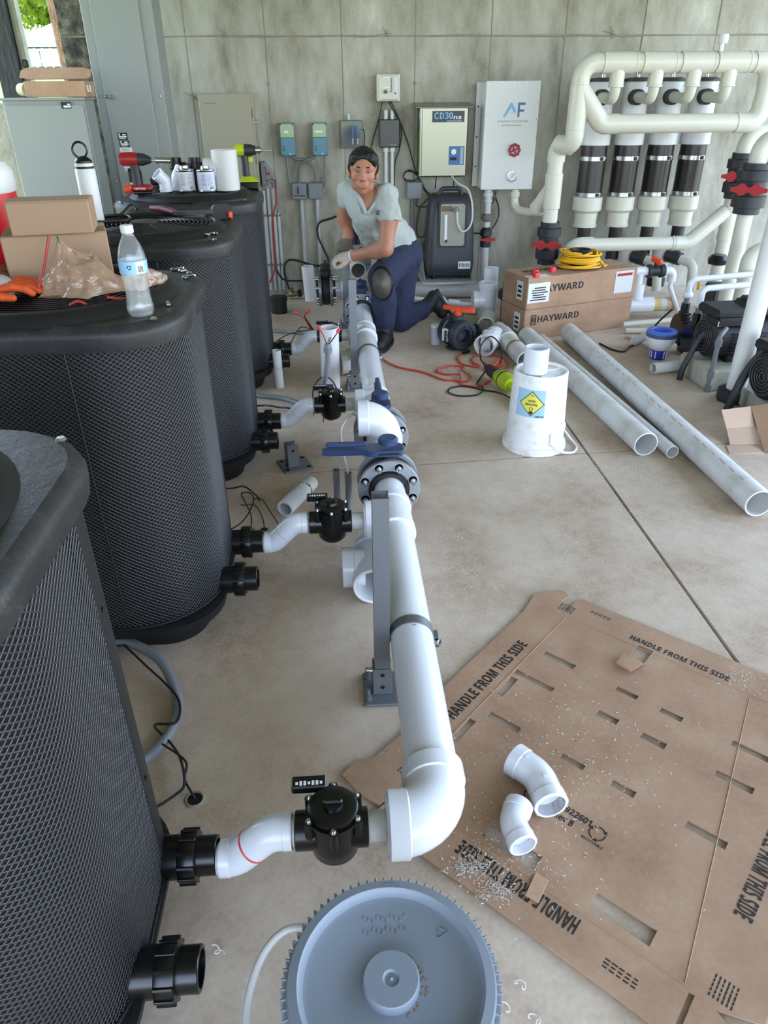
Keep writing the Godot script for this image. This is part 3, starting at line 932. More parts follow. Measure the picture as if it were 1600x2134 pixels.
func near_things() -> void:
	strut_post("galvanised strut post nearest the camera, strapped to the white pipe", 0.085, -1.49, 0.625, PY, PX, true)
	strut_post("galvanised strut post in front of the loose tee, middle of the three", 0.085, -3.88, 0.60, PY, PX, true)
	strut_post("tallest-looking strut post under the man's gloved hand, farthest of the three", 0.066, -5.12, 0.56, 0.19, PX, false)
	loose_tee("loose white pipe tee lying beside the nearest strut post", V(0.085, 0.069, -2.0), 0.0, M.pvc)
	loose_tee("loose white pipe tee on the floor behind the middle strut post", V(0.10, 0.069, -4.30 + 0.16), 0.25, M.pvc_dull, 0.0645, 0.06, 0.10)
	hollow("pipe_offcut", "tall white pipe offcut standing upright behind the grey flexible conduit", "pipe", V(-0.05, 0, -3.84), V(-0.047, 0.365, -3.83), 0.0515, M.white, "upright white pipe offcuts")
	hollow("pipe_offcut", "thin white pipe offcut standing upright against the third heat pump", "pipe", V(-0.342, 0, -3.93), V(-0.345, 0.215, -3.93), 0.0245, M.pvc_dirty, "upright white pipe offcuts", 0.004)
	hollow("pipe_offcut", "white pipe offcut standing upright at the back wall by the brass hose valve", "pipe", V(-0.205, 0, -5.9), V(-0.22, 0.265, -5.9), 0.048, M.white, "upright white pipe offcuts")
	# loose base plate bracket
	var t := thing("base_bracket", "loose galvanised post base with square socket on the floor", "bracket", V(-0.215, 0, -2.92))
	t.rotation.y = 0.35
	SH[t] = Vector3.ZERO
	var mb := MB.new()
	mb.box(V(0, 0.005, 0), V(0.135, 0.008, 0.135), 0.002)
	var pl := part(mb, "base_plate", M.zinc, t)
	for x in [-0.048, 0.048]:
		for z in [-0.048, 0.048]:
			mb = MB.new()
			mb.cyl(V(x, 0.0088, z), V(x, 0.0096, z), 0.0095, 14)
			part(mb, "bolt_hole", M.dark, pl)
	mb = MB.new()
	for s in [-1.0, 1.0]: mb.box(V(-0.012, 0.06, s * 0.023), V(0.05, 0.105, 0.005), 0.001)
	mb.box(V(-0.035, 0.06, 0), V(0.005, 0.105, 0.042), 0.001)
	part(mb, "post_socket", M.zinc, t)
	mb = MB.new()
	mb.cyl(V(-0.012, 0.085, 0.0256), V(-0.012, 0.085, 0.0262), 0.006, 12)
	part(mb, "bolt_hole", M.dark, t)
	# pipe coupling lying down
	t = thing("cut_coupling", "stained white pipe coupling with hose clamp lying on the floor", "pipe fitting", V(-0.19, 0, -2.58))
	mb = MB.new()
	mb.pipe(V(-0.235, 0.034, -2.47), V(-0.205, 0.034, -2.54), 0.034, 0.026)
	mb.pipe(V(-0.215, 0.034, -2.515), V(-0.16, 0.034, -2.635), 0.0335, 0.028)
	part(mb, "coupling", M.pvc, t)
	mb = MB.new()
	mb.pipe(V(-0.172, 0.033, -2.61), V(-0.135, 0.033, -2.69), 0.031, 0.026)
	part(mb, "pipe_end", M.pvc_dirty, t)
	mb = MB.new()
	mb.pipe(V(-0.166, 0.033, -2.622), V(-0.161, 0.033, -2.633), 0.0345, 0.031)
	part(mb, "hose_clamp", M.steel, t)
	wire("wire_tie", "thin steel wire from the blue lever to the loose coupling", "wire", [V(-0.055, 0.335, -2.36), V(-0.09, 0.26, -2.46), V(-0.148, 0.10, -2.62), V(-0.20, 0.066, -2.56)], 0.0012, M.steel)
	# conduit stubs and white cable
	for q in [[-0.028, -2.54, "left"], [0.018, -2.51, "right"]]:
		hollow("conduit_stub", "%s grey conduit stub rising from the floor beside the check valve" % q[2], "conduit", V(q[0], 0, q[1]), V(q[0], 0.165, q[1]), 0.0135, M.conduit, "grey conduit stubs", 0.002)
	wire("white_cable", "white cable looping from the conduit stub to the riser elbow", "cable", [V(0.018, 0.10, -2.51), V(0.016, 0.18, -2.51), V(0.003, 0.254, -2.52), V(-0.004, 0.324, -2.53), V(0.008, 0.358, -2.54), V(0.043, 0.372, -2.60), V(0.085, 0.34, -2.66), V(0.13, 0.27, -2.68)], 0.0055, M.white, 6, 8)
	# flexible conduits
	wire("flexible_conduit", "grey flexible conduit curving over the floor behind the nearest heat pump", "conduit", [V(-0.80, 0.06, -1.62), V(-0.70, 0.05, -1.70), V(-0.60, 0.045, -1.66), V(-0.53, 0.035, -1.59), V(-0.475, 0.016, -1.47), V(-0.475, 0.016, -1.36), V(-0.52, 0.018, -1.27), V(-0.60, 0.05, -1.16)], 0.0145, M.conduit, 8, 10, "grey flexible conduits")
	wire("flexible_conduit", "grey flexible conduit rising to stripped wires in front of the upright pipe", "conduit", [V(-0.50, 0.013, -3.80), V(-0.431, 0.013, -3.765), V(-0.311, 0.013, -3.719), V(-0.204, 0.013, -3.62), V(-0.145, 0.02, -3.53), V(-0.112, 0.075, -3.47), V(-0.088, 0.162, -3.455), V(-0.064, 0.261, -3.45), V(-0.053, 0.346, -3.45)], 0.0135, M.conduit, 8, 10, "grey flexible conduits")
	wire("flexible_conduit", "grey flexible conduit lying behind the farthest heat pump's pipes", "conduit", [V(-0.5, 0.02, -5.02), V(-0.423, 0.014, -5.003), V(-0.312, 0.014, -4.97), V(-0.20, 0.05, -4.85), V(-0.15, 0.12, -4.6)], 0.0135, M.conduit, 8, 10, "grey flexible conduits")
	t = thing("conduit_connector", "grey conduit connector with stripped wires and two red wire nuts", "connector", V(-0.053, 0.33, -3.45))
	mb = MB.new()
	mb.lathe([Vector2(0.013, 0), Vector2(0.021, 0.002), Vector2(0.021, 0.022), Vector2(0.018, 0.024), Vector2(0.018, 0.038), Vector2(0.014, 0.046), Vector2(0, 0.046)], T(V(-0.053, 0.345, -3.45)), 14)
	part(mb, "connector_body", M.conduit, t)
	var wc := [[M.red, [V(-0.055, 0.385, -3.45), V(-0.07, 0.43, -3.45), V(-0.084, 0.46, -3.45)]], [M.cable, [V(-0.05, 0.385, -3.45), V(-0.02, 0.42, -3.45), V(0.0, 0.45, -3.45)]]]
	for q in wc:
		mb = MB.new()
		mb.tube(smooth(q[1], 5), 0.0028, 6)
		var wp := part(mb, "lead", q[0], t)
		var e: Vector3 = q[1][2]
		var d: Vector3 = (e - q[1][1]).normalized()
		mb = MB.new()
		mb.lathe([Vector2(0.010, 0), Vector2(0.0095, 0.006), Vector2(0.006, 0.022), Vector2(0.0, 0.024)], MB.along(e - d * 0.004, e + d), 10)
		part(mb, "wire_nut", M.red_mark, wp)
	mb = MB.new()
	mb.tube(smooth([V(-0.052, 0.385, -3.45), V(-0.046, 0.415, -3.445), V(-0.035, 0.42, -3.45), V(-0.045, 0.40, -3.455)], 5), 0.0024, 6)
	part(mb, "lead", mat(Color(0.1, 0.42, 0.28), 0.5), t, "green earth lead")
	t = thing("wire_bundle", "bundle of stripped wires with red wire nuts near the farthest heat pump", "wires", V(-0.15, 0.1, -4.6))
	var ws := [[M.cable, [V(-0.15, 0.12, -4.6), V(-0.18, 0.19, -4.55), V(-0.205, 0.24, -4.52)]], [M.red, [V(-0.155, 0.12, -4.6), V(-0.2, 0.22, -4.52), V(-0.25, 0.265, -4.5)]], [M.red, [V(-0.16, 0.12, -4.6), V(-0.205, 0.23, -4.52), V(-0.18, 0.275, -4.5)]], [M.cable, [V(-0.15, 0.12, -4.6), V(-0.24, 0.16, -4.55), V(-0.33, 0.02, -4.5)]], [M.cable, [V(-0.18, 0.13, -4.6), V(-0.3, 0.14, -4.5), V(-0.40, 0.10, -4.45)]]]
	for i in ws.size():
		mb = MB.new()
		mb.tube(smooth(ws[i][1], 6), 0.003, 6)
		var wp := part(mb, "lead", ws[i][0], t)
		if i == 1 or i == 2:
			var e: Vector3 = ws[i][1][2]
			var d: Vector3 = (e - ws[i][1][1]).normalized()
			mb = MB.new()
			mb.lathe([Vector2(0.010, 0), Vector2(0.0095, 0.006), Vector2(0.006, 0.022), Vector2(0.0, 0.024)], MB.along(e - d * 0.004, e + d), 10)
			part(mb, "wire_nut", M.red_mark, wp)
	# a bundle tied behind the third check valve
	t = thing("wire_harness", "knot of black, red and blue wires standing behind the third check valve", "wires", V(-0.06, 0.02, -3.40))
	for q in [[M.cable, [V(-0.14, 0.02, -3.45), V(-0.135, 0.15, -3.5), V(-0.07, 0.20, -3.52), V(-0.015, 0.15, -3.45), V(-0.02, 0.03, -3.40)]], [M.red, [V(-0.09, 0.02, -3.36), V(-0.08, 0.10, -3.35), V(-0.06, 0.13, -3.36)]], [M.blue, [V(-0.06, 0.02, -3.37), V(-0.055, 0.16, -3.40), V(-0.04, 0.19, -3.42)]], [M.cable, [V(-0.05, 0.02, -3.37), V(-0.035, 0.13, -3.38), V(-0.005, 0.12, -3.4)]]]:
		mb = MB.new()
		mb.tube(smooth(q[1], 6), 0.0035, 6)
		part(mb, "lead", q[0], t)
	mb = MB.new()
	mb.box(V(-0.05, 0.185, -3.42), V(0.035, 0.02, 0.012), 0.004)
	part(mb, "tape_flag", M.blue, t)
	# low wires along the heat pumps
	var g := "thin black wires on the floor"
	wire("thin_wire", "thin black wire looped over the flexible conduit behind the nearest heat pump", "wire", [V(-0.70, 0.05, -1.72), V(-0.589, 0.04, -1.60), V(-0.514, 0.035, -1.52), V(-0.465, 0.035, -1.45), V(-0.46, 0.03, -1.38), V(-0.514, 0.034, -1.37), V(-0.466, 0.02, -1.32), V(-0.427, 0.03, -1.254), V(-0.406, 0.03, -1.18), V(-0.425, 0.02, -1.16), V(-0.46, 0.02, -1.13)], 0.0035, M.cable, 6, 6, g)
	wire("thin_wire", "thin black wire running into the broken floor hole by the nearest heat pump", "wire", [V(-0.48, 0.04, -1.30), V(-0.415, 0.03, -1.25), V(-0.409, 0.025, -1.20), V(-0.385, 0.006, -1.165), V(-0.383, -0.02, -1.16)], 0.003, M.cable, 6, 6, g)
	wire("thin_wire", "thin dark wire curling out from the second heat pump onto the floor", "wire", [V(-0.50, 0.03, -2.67), V(-0.462, 0.03, -2.668), V(-0.411, 0.04, -2.66), V(-0.356, 0.03, -2.594), V(-0.345, 0.02, -2.57)], 0.0035, M.cable, 6, 6, g)
	wire("thin_wire", "dark wire dropping into the left of two small floor holes", "wire", [V(-0.50, 0.02, -2.30), V(-0.40, 0.03, -2.38), V(-0.36, 0.05, -2.50), V(-0.38, 0.04, -2.60), V(-0.42, 0.03, -2.62), V(-0.40, 0.03, -2.55), V(-0.366, 0.02, -2.45), V(-0.366, -0.02, -2.38)], 0.003, M.cable, 6, 6, g)
	wire("thin_wire", "dark wire arching into the right of two small floor holes", "wire", [V(-0.417, 0.012, -2.56), V(-0.40, 0.03, -2.52), V(-0.35, 0.05, -2.48), V(-0.315, 0.03, -2.40), V(-0.311, -0.02, -2.375)], 0.003, M.cable, 6, 6, g)
	wire("thin_wire", "dark wire reaching across the floor towards the white offset fitting", "wire", [V(-0.368, 0.012, -2.605), V(-0.33, 0.03, -2.56), V(-0.29, 0.02, -2.47), V(-0.247, 0.008, -2.37)], 0.0025, M.cable, 6, 6, g)
	wire("thin_wire", "twisted black wires lying beside the third heat pump's conduit", "wire", [V(-0.46, 0.02, -3.60), V(-0.405, 0.02, -3.605), V(-0.36, 0.03, -3.57), V(-0.327, 0.015, -3.585), V(-0.28, 0.025, -3.55), V(-0.226, 0.014, -3.543)], 0.005, M.cable, 6, 6, g)
	for q in [[-0.366, -2.379, 0.014, "left one of two small holes in the floor by the second heat pump"], [-0.311, -2.375, 0.014, "right one of two small holes in the floor by the second heat pump"], [-0.382, -1.16, 0.018, "broken round hole in the floor by the nearest heat pump"]]:
		mb = MB.new()
		mb.lathe([Vector2(0, 0.0012), Vector2(q[2], 0.0012), Vector2(q[2] + 0.002, 0.004), Vector2(q[2] + 0.006, 0.002), Vector2(q[2] + 0.008, 0)], T(V(q[0], 0, q[1])), 18)
		t = thing("conduit_hole", q[3], "hole", V(q[0], 0, q[1]), "conduit holes in the floor")
		part(mb, "rim", M.seam, t)
		mb = MB.new()
		mb.lathe([Vector2(0, 0.002), Vector2(q[2] * 0.95, 0.002)], T(V(q[0], 0, q[1])), 16)
		part(mb, "opening", M.dark, t)
	# open high pipe by the man, with its flange and valve
	t = thing("open_pipe", "grey open pipe end facing the camera below the man's forearm", "pipe", V(0.145, 0.4, -5.0))
	mb = MB.new()
	mb.pipe(V(0.15, 0.425, -4.93), V(0.15, 0.425, -5.60), 0.0535, 0.046, 32)
	part(mb, "pipe", M.pvc_dull, t)
	mb = MB.new()
	mb.lathe([Vector2(0.056, 0), Vector2(0.105, 0), Vector2(0.105, 0.02), Vector2(0.056, 0.02)], MB.along(V(0.15, 0.425, -5.25), V(0.15, 0.425, -5.3)), 32)
	var fl := part(mb, "flange", M.flange, t)
	for k in 8:
		var a := TAUF * (k + 0.5) / 8
		mb = MB.new()
		bolt(mb, V(0.15 + cos(a) * 0.087, 0.425 + sin(a) * 0.087, -5.25), V(0, 0, 1), 0.010, 0.02)
		part(mb, "bolt", M.steel, fl)
	mb = MB.new()
	mb.lathe([Vector2(0.056, 0), Vector2(0.098, 0), Vector2(0.098, 0.05), Vector2(0.056, 0.05)], MB.along(V(0.15, 0.425, -5.275), V(0.15, 0.425, -5.4)), 32)
	mb.cyl(V(0.15, 0.52, -5.3), V(0.15, 0.60, -5.3), 0.03, 16)
	mb.box(V(0.15, 0.615, -5.3), V(0.075, 0.04, 0.075), 0.008)
	part(mb, "valve_body", M.black_matte, t)
	mb = MB.new()
	mb.box(V(0.15, 0.655, -5.30), V(0.05, 0.035, 0.12), 0.01)
	part(mb, "lever_handle", M.blue, t)
	mb = MB.new()
	mb.cyl(V(0.15, 0.0, -5.53), V(0.15, 0.40, -5.53), 0.05, 20)
	part(mb, "riser", M.pvc_dull, t)
	# brass hose valve, hose
	t = thing("hose_valve", "small brass hose valve lying at the foot of the back wall", "valve", V(-0.36, 0, -5.95))
	mb = MB.new()
	mb.cyl(V(-0.41, 0.035, -5.95), V(-0.30, 0.045, -5.95), 0.018, 14)
	mb.cyl(V(-0.355, 0.035, -5.95), V(-0.355, 0.09, -5.93), 0.012, 12)
	mb.ball(V(-0.36, 0.042, -5.95), V(0.028, 0.026, 0.028), 12)
	part(mb, "valve_body", M.brass, t)
	mb = MB.new()
	mb.lathe([Vector2(0, 0), Vector2(0.03, 0), Vector2(0.032, 0.008), Vector2(0, 0.012)], MB.along(V(-0.30, 0.045, -5.95), V(-0.28, 0.05, -5.94)), 14)
	part(mb, "hand_wheel", M.black_matte, t)
	wire("black_hose", "black hose looping along the wall from the brass valve to behind the man", "hose", [V(-0.379, 0.085, -5.95), V(-0.395, 0.116, -6.0), V(-0.410, 0.229, -6.0), V(-0.375, 0.291, -6.0), V(-0.299, 0.289, -6.0), V(-0.168, 0.243, -6.03), V(-0.071, 0.252, -6.0), V(-0.054, 0.296, -6.0), V(-0.085, 0.37, -6.0), V(-0.128, 0.478, -6.0), V(-0.113, 0.567, -6.0), V(-0.018, 0.60, -6.0), V(0.095, 0.633, -6.0), V(0.2, 0.64, -6.0)], 0.0085, M.cable, 8, 8)
	wire("black_hose", "straight black hose along the foot of the wall behind the upright offcut", "hose", [V(-0.47, 0.22, -6.0), V(-0.42, 0.14, -6.02), V(-0.3, 0.125, -6.03), V(-0.1, 0.13, -6.03)], 0.007, M.cable)
	mb = MB.new()
	mb.cyl(V(-0.44, 0.0, -5.55), V(-0.44, 0.12, -5.55), 0.062, 20, -1, 0.004)
	mb.cyl(V(-0.44, 0.09, -5.55), V(-0.44, 0.115, -5.55), 0.068, 20)
	one("black_coupling", "black pipe coupling on the floor behind the farthest heat pump", "pipe fitting", V(-0.44, 0, -5.55), mb, M.black_matte)

# ---------------------------------------------------------------- cardboard, buckets and the things on the near floor
func near_floor() -> void:
	var t := Node3D.new()
	t.name = numbered("cardboard_sheet")
	add_child(t)
	SH[t] = Vector3.ZERO
	say(t, "large flattened brown cardboard sheet printed with handling notes, slots cut through it", "cardboard")
	t.position = V(0.611, 0.0, -1.853)
	t.rotation.y = deg_to_rad(-43.5)
	var cs := CSGCombiner3D.new()
	cs.name = "sheet"
	t.add_child(cs)
	var pg := CSGPolygon3D.new()
	pg.polygon = PackedVector2Array([Vector2(0.0, 0.075), Vector2(-0.02, -0.035), Vector2(0.03, -0.09), Vector2(0.055, -0.105), Vector2(0.075, -0.085), Vector2(0.07, -0.05), Vector2(0.108, -0.01), Vector2(0.105, -0.085), Vector2(0.12, -0.1), Vector2(0.41, -0.106), Vector2(0.69, -0.109), Vector2(0.935, -0.10), Vector2(0.94, 0.3), Vector2(0.935, 0.84), Vector2(0.86, 0.87), Vector2(0.92, 0.90), Vector2(0.93, 0.97), Vector2(0.75, 0.966), Vector2(0.41, 0.963), Vector2(0.25, 0.965), Vector2(0.245, 0.985), Vector2(0.11, 0.975), Vector2(0.115, 0.925), Vector2(0.05, 0.93), Vector2(-0.016, 0.915), Vector2(-0.02, 0.86), Vector2(0.01, 0.83), Vector2(0.015, 0.73), Vector2(0.0, 0.5)])
	pg.depth = 0.0045
	pg.rotation_degrees.x = 90
	pg.position.y = 0.005
	cs.add_child(pg)
	for s in [[0.147, 0.247, 0.21, 0.022], [0.121, 0.243, 0.332, 0.02], [0.374, 0.436, 0.212, 0.02], [0.374, 0.432, 0.33, 0.024], [0.50, 0.56, 0.214, 0.022], [0.496, 0.56, 0.331, 0.024], [0.685, 0.775, 0.21, 0.022], [0.684, 0.772, 0.332, 0.024], [0.152, 0.247, 0.52, 0.022], [0.368, 0.431, 0.523, 0.02], [0.501, 0.559, 0.52, 0.022], [0.68, 0.769, 0.52, 0.024], [0.596, 0.723, 0.818, 0.04], [0.338, 0.469, 0.82, 0.04], [0.125, 0.147, 0.40, 0.085], [0.122, 0.142, 0.61, 0.09], [0.35, 0.395, 0.035, 0.07], [0.812, 0.822, 0.915, 0.09], [0.11, 0.116, 0.925, 0.07]]:
		var b := CSGBox3D.new()
		b.operation = CSGShape3D.OPERATION_SUBTRACTION
		b.size = V(s[1] - s[0], 0.03, s[3])
		b.position = V((s[0] + s[1]) / 2, 0.004, s[2])
		cs.add_child(b)
	for c in cs.get_children(): c.material = M.card
	cs.material_override = M.card
	# creases
	var mb := MB.new()
	for q in [[[0.12, 0.014], [0.93, 0.0], 1], [[0.673, 0.02], [0.80, 0.86], 1], [[0.12, 0.86], [0.81, 0.862], 1], [[0.118, 0.02], [0.118, 0.86], 1]]:
		mb = MB.new()
		mb.tube([V(q[0][0], 0.0092, q[0][1]), V((q[0][0] + q[1][0]) / 2, 0.0096, (q[0][1] + q[1][1]) / 2), V(q[1][0], 0.0092, q[1][1])], 0.0016, 5)
		part(mb, "crease", M.card, t)
	mb = MB.new()
	mb.loft([PackedVector3Array([V(0.345, 0.009, 0.072), V(0.40, 0.009, 0.072), V(0.40, 0.012, 0.072), V(0.345, 0.011, 0.072)]), PackedVector3Array([V(0.342, 0.035, 0.10), V(0.402, 0.028, 0.10), V(0.402, 0.033, 0.10), V(0.342, 0.040, 0.10)]), PackedVector3Array([V(0.335, 0.022, 0.135), V(0.385, 0.018, 0.14), V(0.385, 0.023, 0.14), V(0.335, 0.027, 0.135)])])
	part(mb, "torn_flap", M.card, t)
	mb = MB.new()
	mb.box(V(0.495, 0.012, 0.872), V(0.03, 0.003, 0.06), 0.001, Basis(Vector3.UP, 0.15) * Basis(Vector3.FORWARD, 0.15))
	part(mb, "torn_flap", M.card, t)
	var yy := 0.0098
	words("HANDLE FROM THIS SIDE", 0.021, T(V(0.462, yy, -0.020), V(1, 0, 0), V(0, 0, -1)), M.ink, t, 0.29)
	words("DO NOT HANDLE FROM THIS SIDE", 0.032, T(V(0.078, yy, 0.47), V(0, 0, -1), V(-1, 0, 0)), M.ink, t, 0.52)
	words("HANDLE FROM THIS SIDE", 0.036, T(V(0.456, yy, 0.893), V(-1, 0, 0), V(0, 0, 1)), M.ink, t, 0.285)
	words("HANDLE FROM THIS SIDE", 0.036, T(V(0.845, yy, 0.52), V(0, 0, 1), V(1, 0, 0)), M.ink, t, 0.29)
	words("1922601", 0.017, T(V(0.478, yy, 0.658), V(1, 0, 0), V(0, 0, -1)), M.ink, t, 0.075)
	words("Rev B", 0.017, T(V(0.460, yy, 0.686), V(1, 0, 0), V(0, 0, -1)), M.ink, t, 0.045)
	words("RECYCLABLE", 0.0065, T(V(0.536, yy, 0.70), V(1, 0, 0), V(0, 0, -1)), M.ink, t, 0.05)
	for k in 3:
		mb = MB.new()
		var a := TAUF * k / 3 - PI / 2
		var c := V(0.536, yy, 0.672)
		var p: Array = []
		for j in 6:
			var an := a - 0.75 + 1.5 * j / 5.0
			p.append(c + V(cos(an) * 0.018, 0, sin(an) * 0.018))
		mb.tube(p, 0.0016, 4)
		var e: Vector3 = p[5]
		var dr: Vector3 = (p[5] - p[4]).normalized()
		var sd := V(-dr.z, 0, dr.x) * 0.006
		mb.tri(e + sd, e - sd, e + dr * 0.009, Vector3.UP, Vector3.UP, Vector3.UP)
		part(mb, "recycling_arrow", M.ink, t)
	mb = MB.new()
	var cp: Array = []
	for j in 24: cp.append(V(0.376 + cos(TAUF * j / 24) * 0.022, yy, 0.676 + sin(TAUF * j / 24) * 0.022))
	mb.tube(cp, 0.0015, 4, false, false, true)
	part(mb, "round_stamp", M.ink, t)
	# blocks of small print, too fine to read
	for q in [[0.10, -0.02, 5, 0.05, 0], [0.20, -0.055, 2, 0.07, 0], [0.70, 0.925, 3, 0.07, 0], [0.885, 0.10, 5, 0.05, 1], [0.865, 0.83, 6, 0.05, 1], [0.09, 0.80, 2, 0.05, 1]]:
		mb = MB.new()
		for k in q[2]:
			var off: float = (k - q[2] / 2.0) * 0.008
			for j in 5:
				var u: float = (j - 2) * q[3] / 5.0
				var l: float = q[3] / 5.0 * rng.randf_range(0.5, 0.9)
				if q[4] == 0: mb.box(V(q[0] + u, yy, q[1] + off), V(l, 0.0005, 0.0028))
				else: mb.box(V(q[0] + off, yy, q[1] + u), V(0.0028, 0.0005, l))
		var sp := part(mb, "small_print", M.ink, t)
		sp.set_meta("kind", "stuff")
	# two loose elbows on the cardboard
	var ea := V(0.405, 0.0, -1.13)
	t = thing("pipe_elbow", "larger loose white angled elbow lying on the cardboard", "pipe fitting", V(0.43, 0.007, -1.1), "loose white elbows on the cardboard")
	mb = MB.new()
	elbow(mb, V(0.385, 0.0495, -1.185), V(0.432, 0.0495, -1.13), V(0.442, 0.0495, -1.045), 0.0385, 0.07, 0.03, 28)
	part(mb, "elbow_body", M.pvc, t)
	mb = MB.new()
	mb.cyl(V(0.4385, 0.0495, -1.075), V(0.438, 0.0495, -1.079), 0.0335, 24)
	part(mb, "socket_stop", M.pvc_dull, t)
	for q in [V(0.408, 0.0887, -1.158), V(0.436, 0.0887, -1.10)]:
		mb = MB.new()
		mb.cyl(q, q + V(0, 0.0015, 0), 0.005, 12)
		part(mb, "gate_mark", M.pvc, t)
	t = thing("pipe_elbow", "smaller loose white angled elbow lying near the heap of shavings", "pipe fitting", V(0.35, 0.007, -0.99), "loose white elbows on the cardboard")
	mb = MB.new()
	elbow(mb, V(0.372, 0.044, -1.06), V(0.345, 0.043, -1.015), V(0.357, 0.0425, -0.955), 0.031, 0.05, 0.026, 28)
	part(mb, "elbow_body", M.pvc, t)
	mb = MB.new()
	mb.cyl(V(0.3525, 0.0427, -0.977), V(0.352, 0.0427, -0.98), 0.026, 24)
	part(mb, "socket_stop", M.pvc_dull, t)
	# bucket with grey lid
	t = thing("lidded_bucket", "bucket with a grey ribbed screw lid, cut off by the bottom edge", "bucket", V(0.04, 0, -0.55))
	var c := V(0.04, 0, -0.548)
	mb = MB.new()
	mb.lathe([Vector2(0, 0), Vector2(0.118, 0), Vector2(0.125, 0.01), Vector2(0.138, 0.31), Vector2(0.138, 0.34)], T(c), 48)
	part(mb, "bucket_body", mat(Color(0.78, 0.78, 0.77), 0.5), t)
	M.lid_grey = mat(Color(0.50, 0.535, 0.58), 0.4)
	mb = MB.new()
	mb.lathe([Vector2(0.147, 0.315), Vector2(0.150, 0.355), Vector2(0.147, 0.361), Vector2(0.134, 0.363), Vector2(0.130, 0.359), Vector2(0.126, 0.349), Vector2(0.118, 0.346), Vector2(0.0415, 0.345), Vector2(0.0405, 0.359), Vector2(0.0385, 0.361), Vector2(0.012, 0.361), Vector2(0.009, 0.358), Vector2(0, 0.358)], T(c), 72)
	var ld := part(mb, "lid", M.lid_grey, t)
	mb = MB.new()
	mb.ball(c + V(0, 0.358, 0), V(0.003, 0.004, 0.003), 8)
	part(mb, "centre_nub", M.lid_grey, ld)
	var rib: MeshInstance3D = null
	for k in 72:
		var a := TAUF * k / 72
		if rib == null:
			mb = MB.new()
			mb.box(V(0, 0, 0), V(0.010, 0.034, 0.0035), 0.001)
			rib = MeshInstance3D.new()
			rib.mesh = mb.mesh()
			rib.material_override = M.lid_grey
			rib.name = "rib"
			ld.add_child(rib, true)
			rib.transform = Transform3D(Basis(Vector3.UP, -a), V(cos(a) * 0.153, 0.336, sin(a) * 0.153) + c - V(0.04, 0, -0.55))
		else:
			share(rib, "rib", Transform3D(Basis(Vector3.UP, -a), V(cos(a) * 0.153, 0.336, sin(a) * 0.153) + c - V(0.04, 0, -0.55)), ld)
	var yl := 0.3634
	words("CLOSE", 0.007, T(c + V(0.012, yl, -0.1405), V(1, 0, 0.09).normalized(), V(0.09, 0, -1).normalized()), M.lid_grey, ld, 0.03)
	mb = MB.new()
	mb.tube(bend([c + V(0.078, 0.3465, -0.075), c + V(0.092, 0.3465, -0.068), c + V(0.075, 0.3465, -0.058), c + V(0.078, 0.3465, -0.075)], 0.001, 2), 0.0007, 4)
	part(mb, "moulded_triangle", M.lid_grey, ld)
	mb = MB.new()
	for k in 20: mb.box(c + V(-0.035 + (k % 10) * 0.007, 0.3462, -0.098 + floori(k / 10.0) * 0.018 + (k % 3) * 0.003), V(0.0035, 0.0012, 0.006), 0.0004, Basis(Vector3.UP, 0.2))
	part(mb, "moulded_marks", M.lid_grey, ld).set_meta("kind", "stuff")
	mb = MB.new()
	for k in 26:
		var a := rng.randf_range(-0.9, 0.9) + (0.0 if k % 2 else 0.25)
		var r := rng.randf_range(0.044, 0.052)
		mb.lathe([Vector2(0, 0.0008), Vector2(0.0018, 0.0003), Vector2(0.0028, 0)], T(c + V(cos(a) * r, 0.3452, sin(a) * r)), 7)
	part(mb, "rust_stains", mat(Color(0.47, 0.44, 0.40), 0.8), ld, "brown stains round the centre boss").set_meta("kind", "stuff")
	mb = MB.new()
	var hp: Array = smooth([V(-0.075, 0.315, -0.655), V(-0.115, 0.305, -0.66), V(-0.145, 0.29, -0.645), V(-0.165, 0.275, -0.615), V(-0.175, 0.265, -0.57), V(-0.168, 0.262, -0.52), V(-0.15, 0.27, -0.48), V(-0.10, 0.30, -0.44)], 6)
	mb.tube(hp, 0.0062, 8)
	part(mb, "handle", M.white, t)
	# white bucket turned over
	t = thing("white_bucket", "white bucket standing upside down with a yellow oxidizer label", "bucket", V(0.905, 0, -3.06))
	c = V(0.905, 0, -3.06)
	mb = MB.new()
	mb.lathe([Vector2(0.136, 0.0), Vector2(0.148, 0.002), Vector2(0.148, 0.012), Vector2(0.142, 0.016), Vector2(0.147, 0.020), Vector2(0.146, 0.03), Vector2(0.134, 0.033), Vector2(0.132, 0.105), Vector2(0.138, 0.108), Vector2(0.138, 0.113), Vector2(0.131, 0.116), Vector2(0.120, 0.365), Vector2(0.117, 0.37), Vector2(0.110, 0.37), Vector2(0.108, 0.358), Vector2(0.0, 0.358)], T(c), 56)
	var wbm := tri_mat(blend_tex(256, [[91, 0.02, 4, 1.0], [92, 0.2, 2, 0.4]], PackedFloat32Array([0.0, 0.2, 0.35, 1.0]), PackedColorArray([Color(0.78, 0.74, 0.67), Color(0.86, 0.85, 0.82), Color(0.91, 0.91, 0.91), Color(0.93, 0.93, 0.93)])), 2.5, 0.4, false)
	part(mb, "bucket_body", wbm, t)
	for k in 3:
		mb = MB.new()
		mb.box(c + V(0, 0.360, 0), V(0.21, 0.004, 0.004), 0.001, Basis(Vector3.UP, 0.3 + k * PI / 3))
		part(mb, "bottom_rib", wbm, t)
	mb = MB.new()
	mb.box(c + V(0.045, 0.085, 0.129), V(0.024, 0.06, 0.012), 0.002, Basis(Vector3.UP, 0.3))
	part(mb, "handle_lug", wbm, t)
	mb = MB.new()
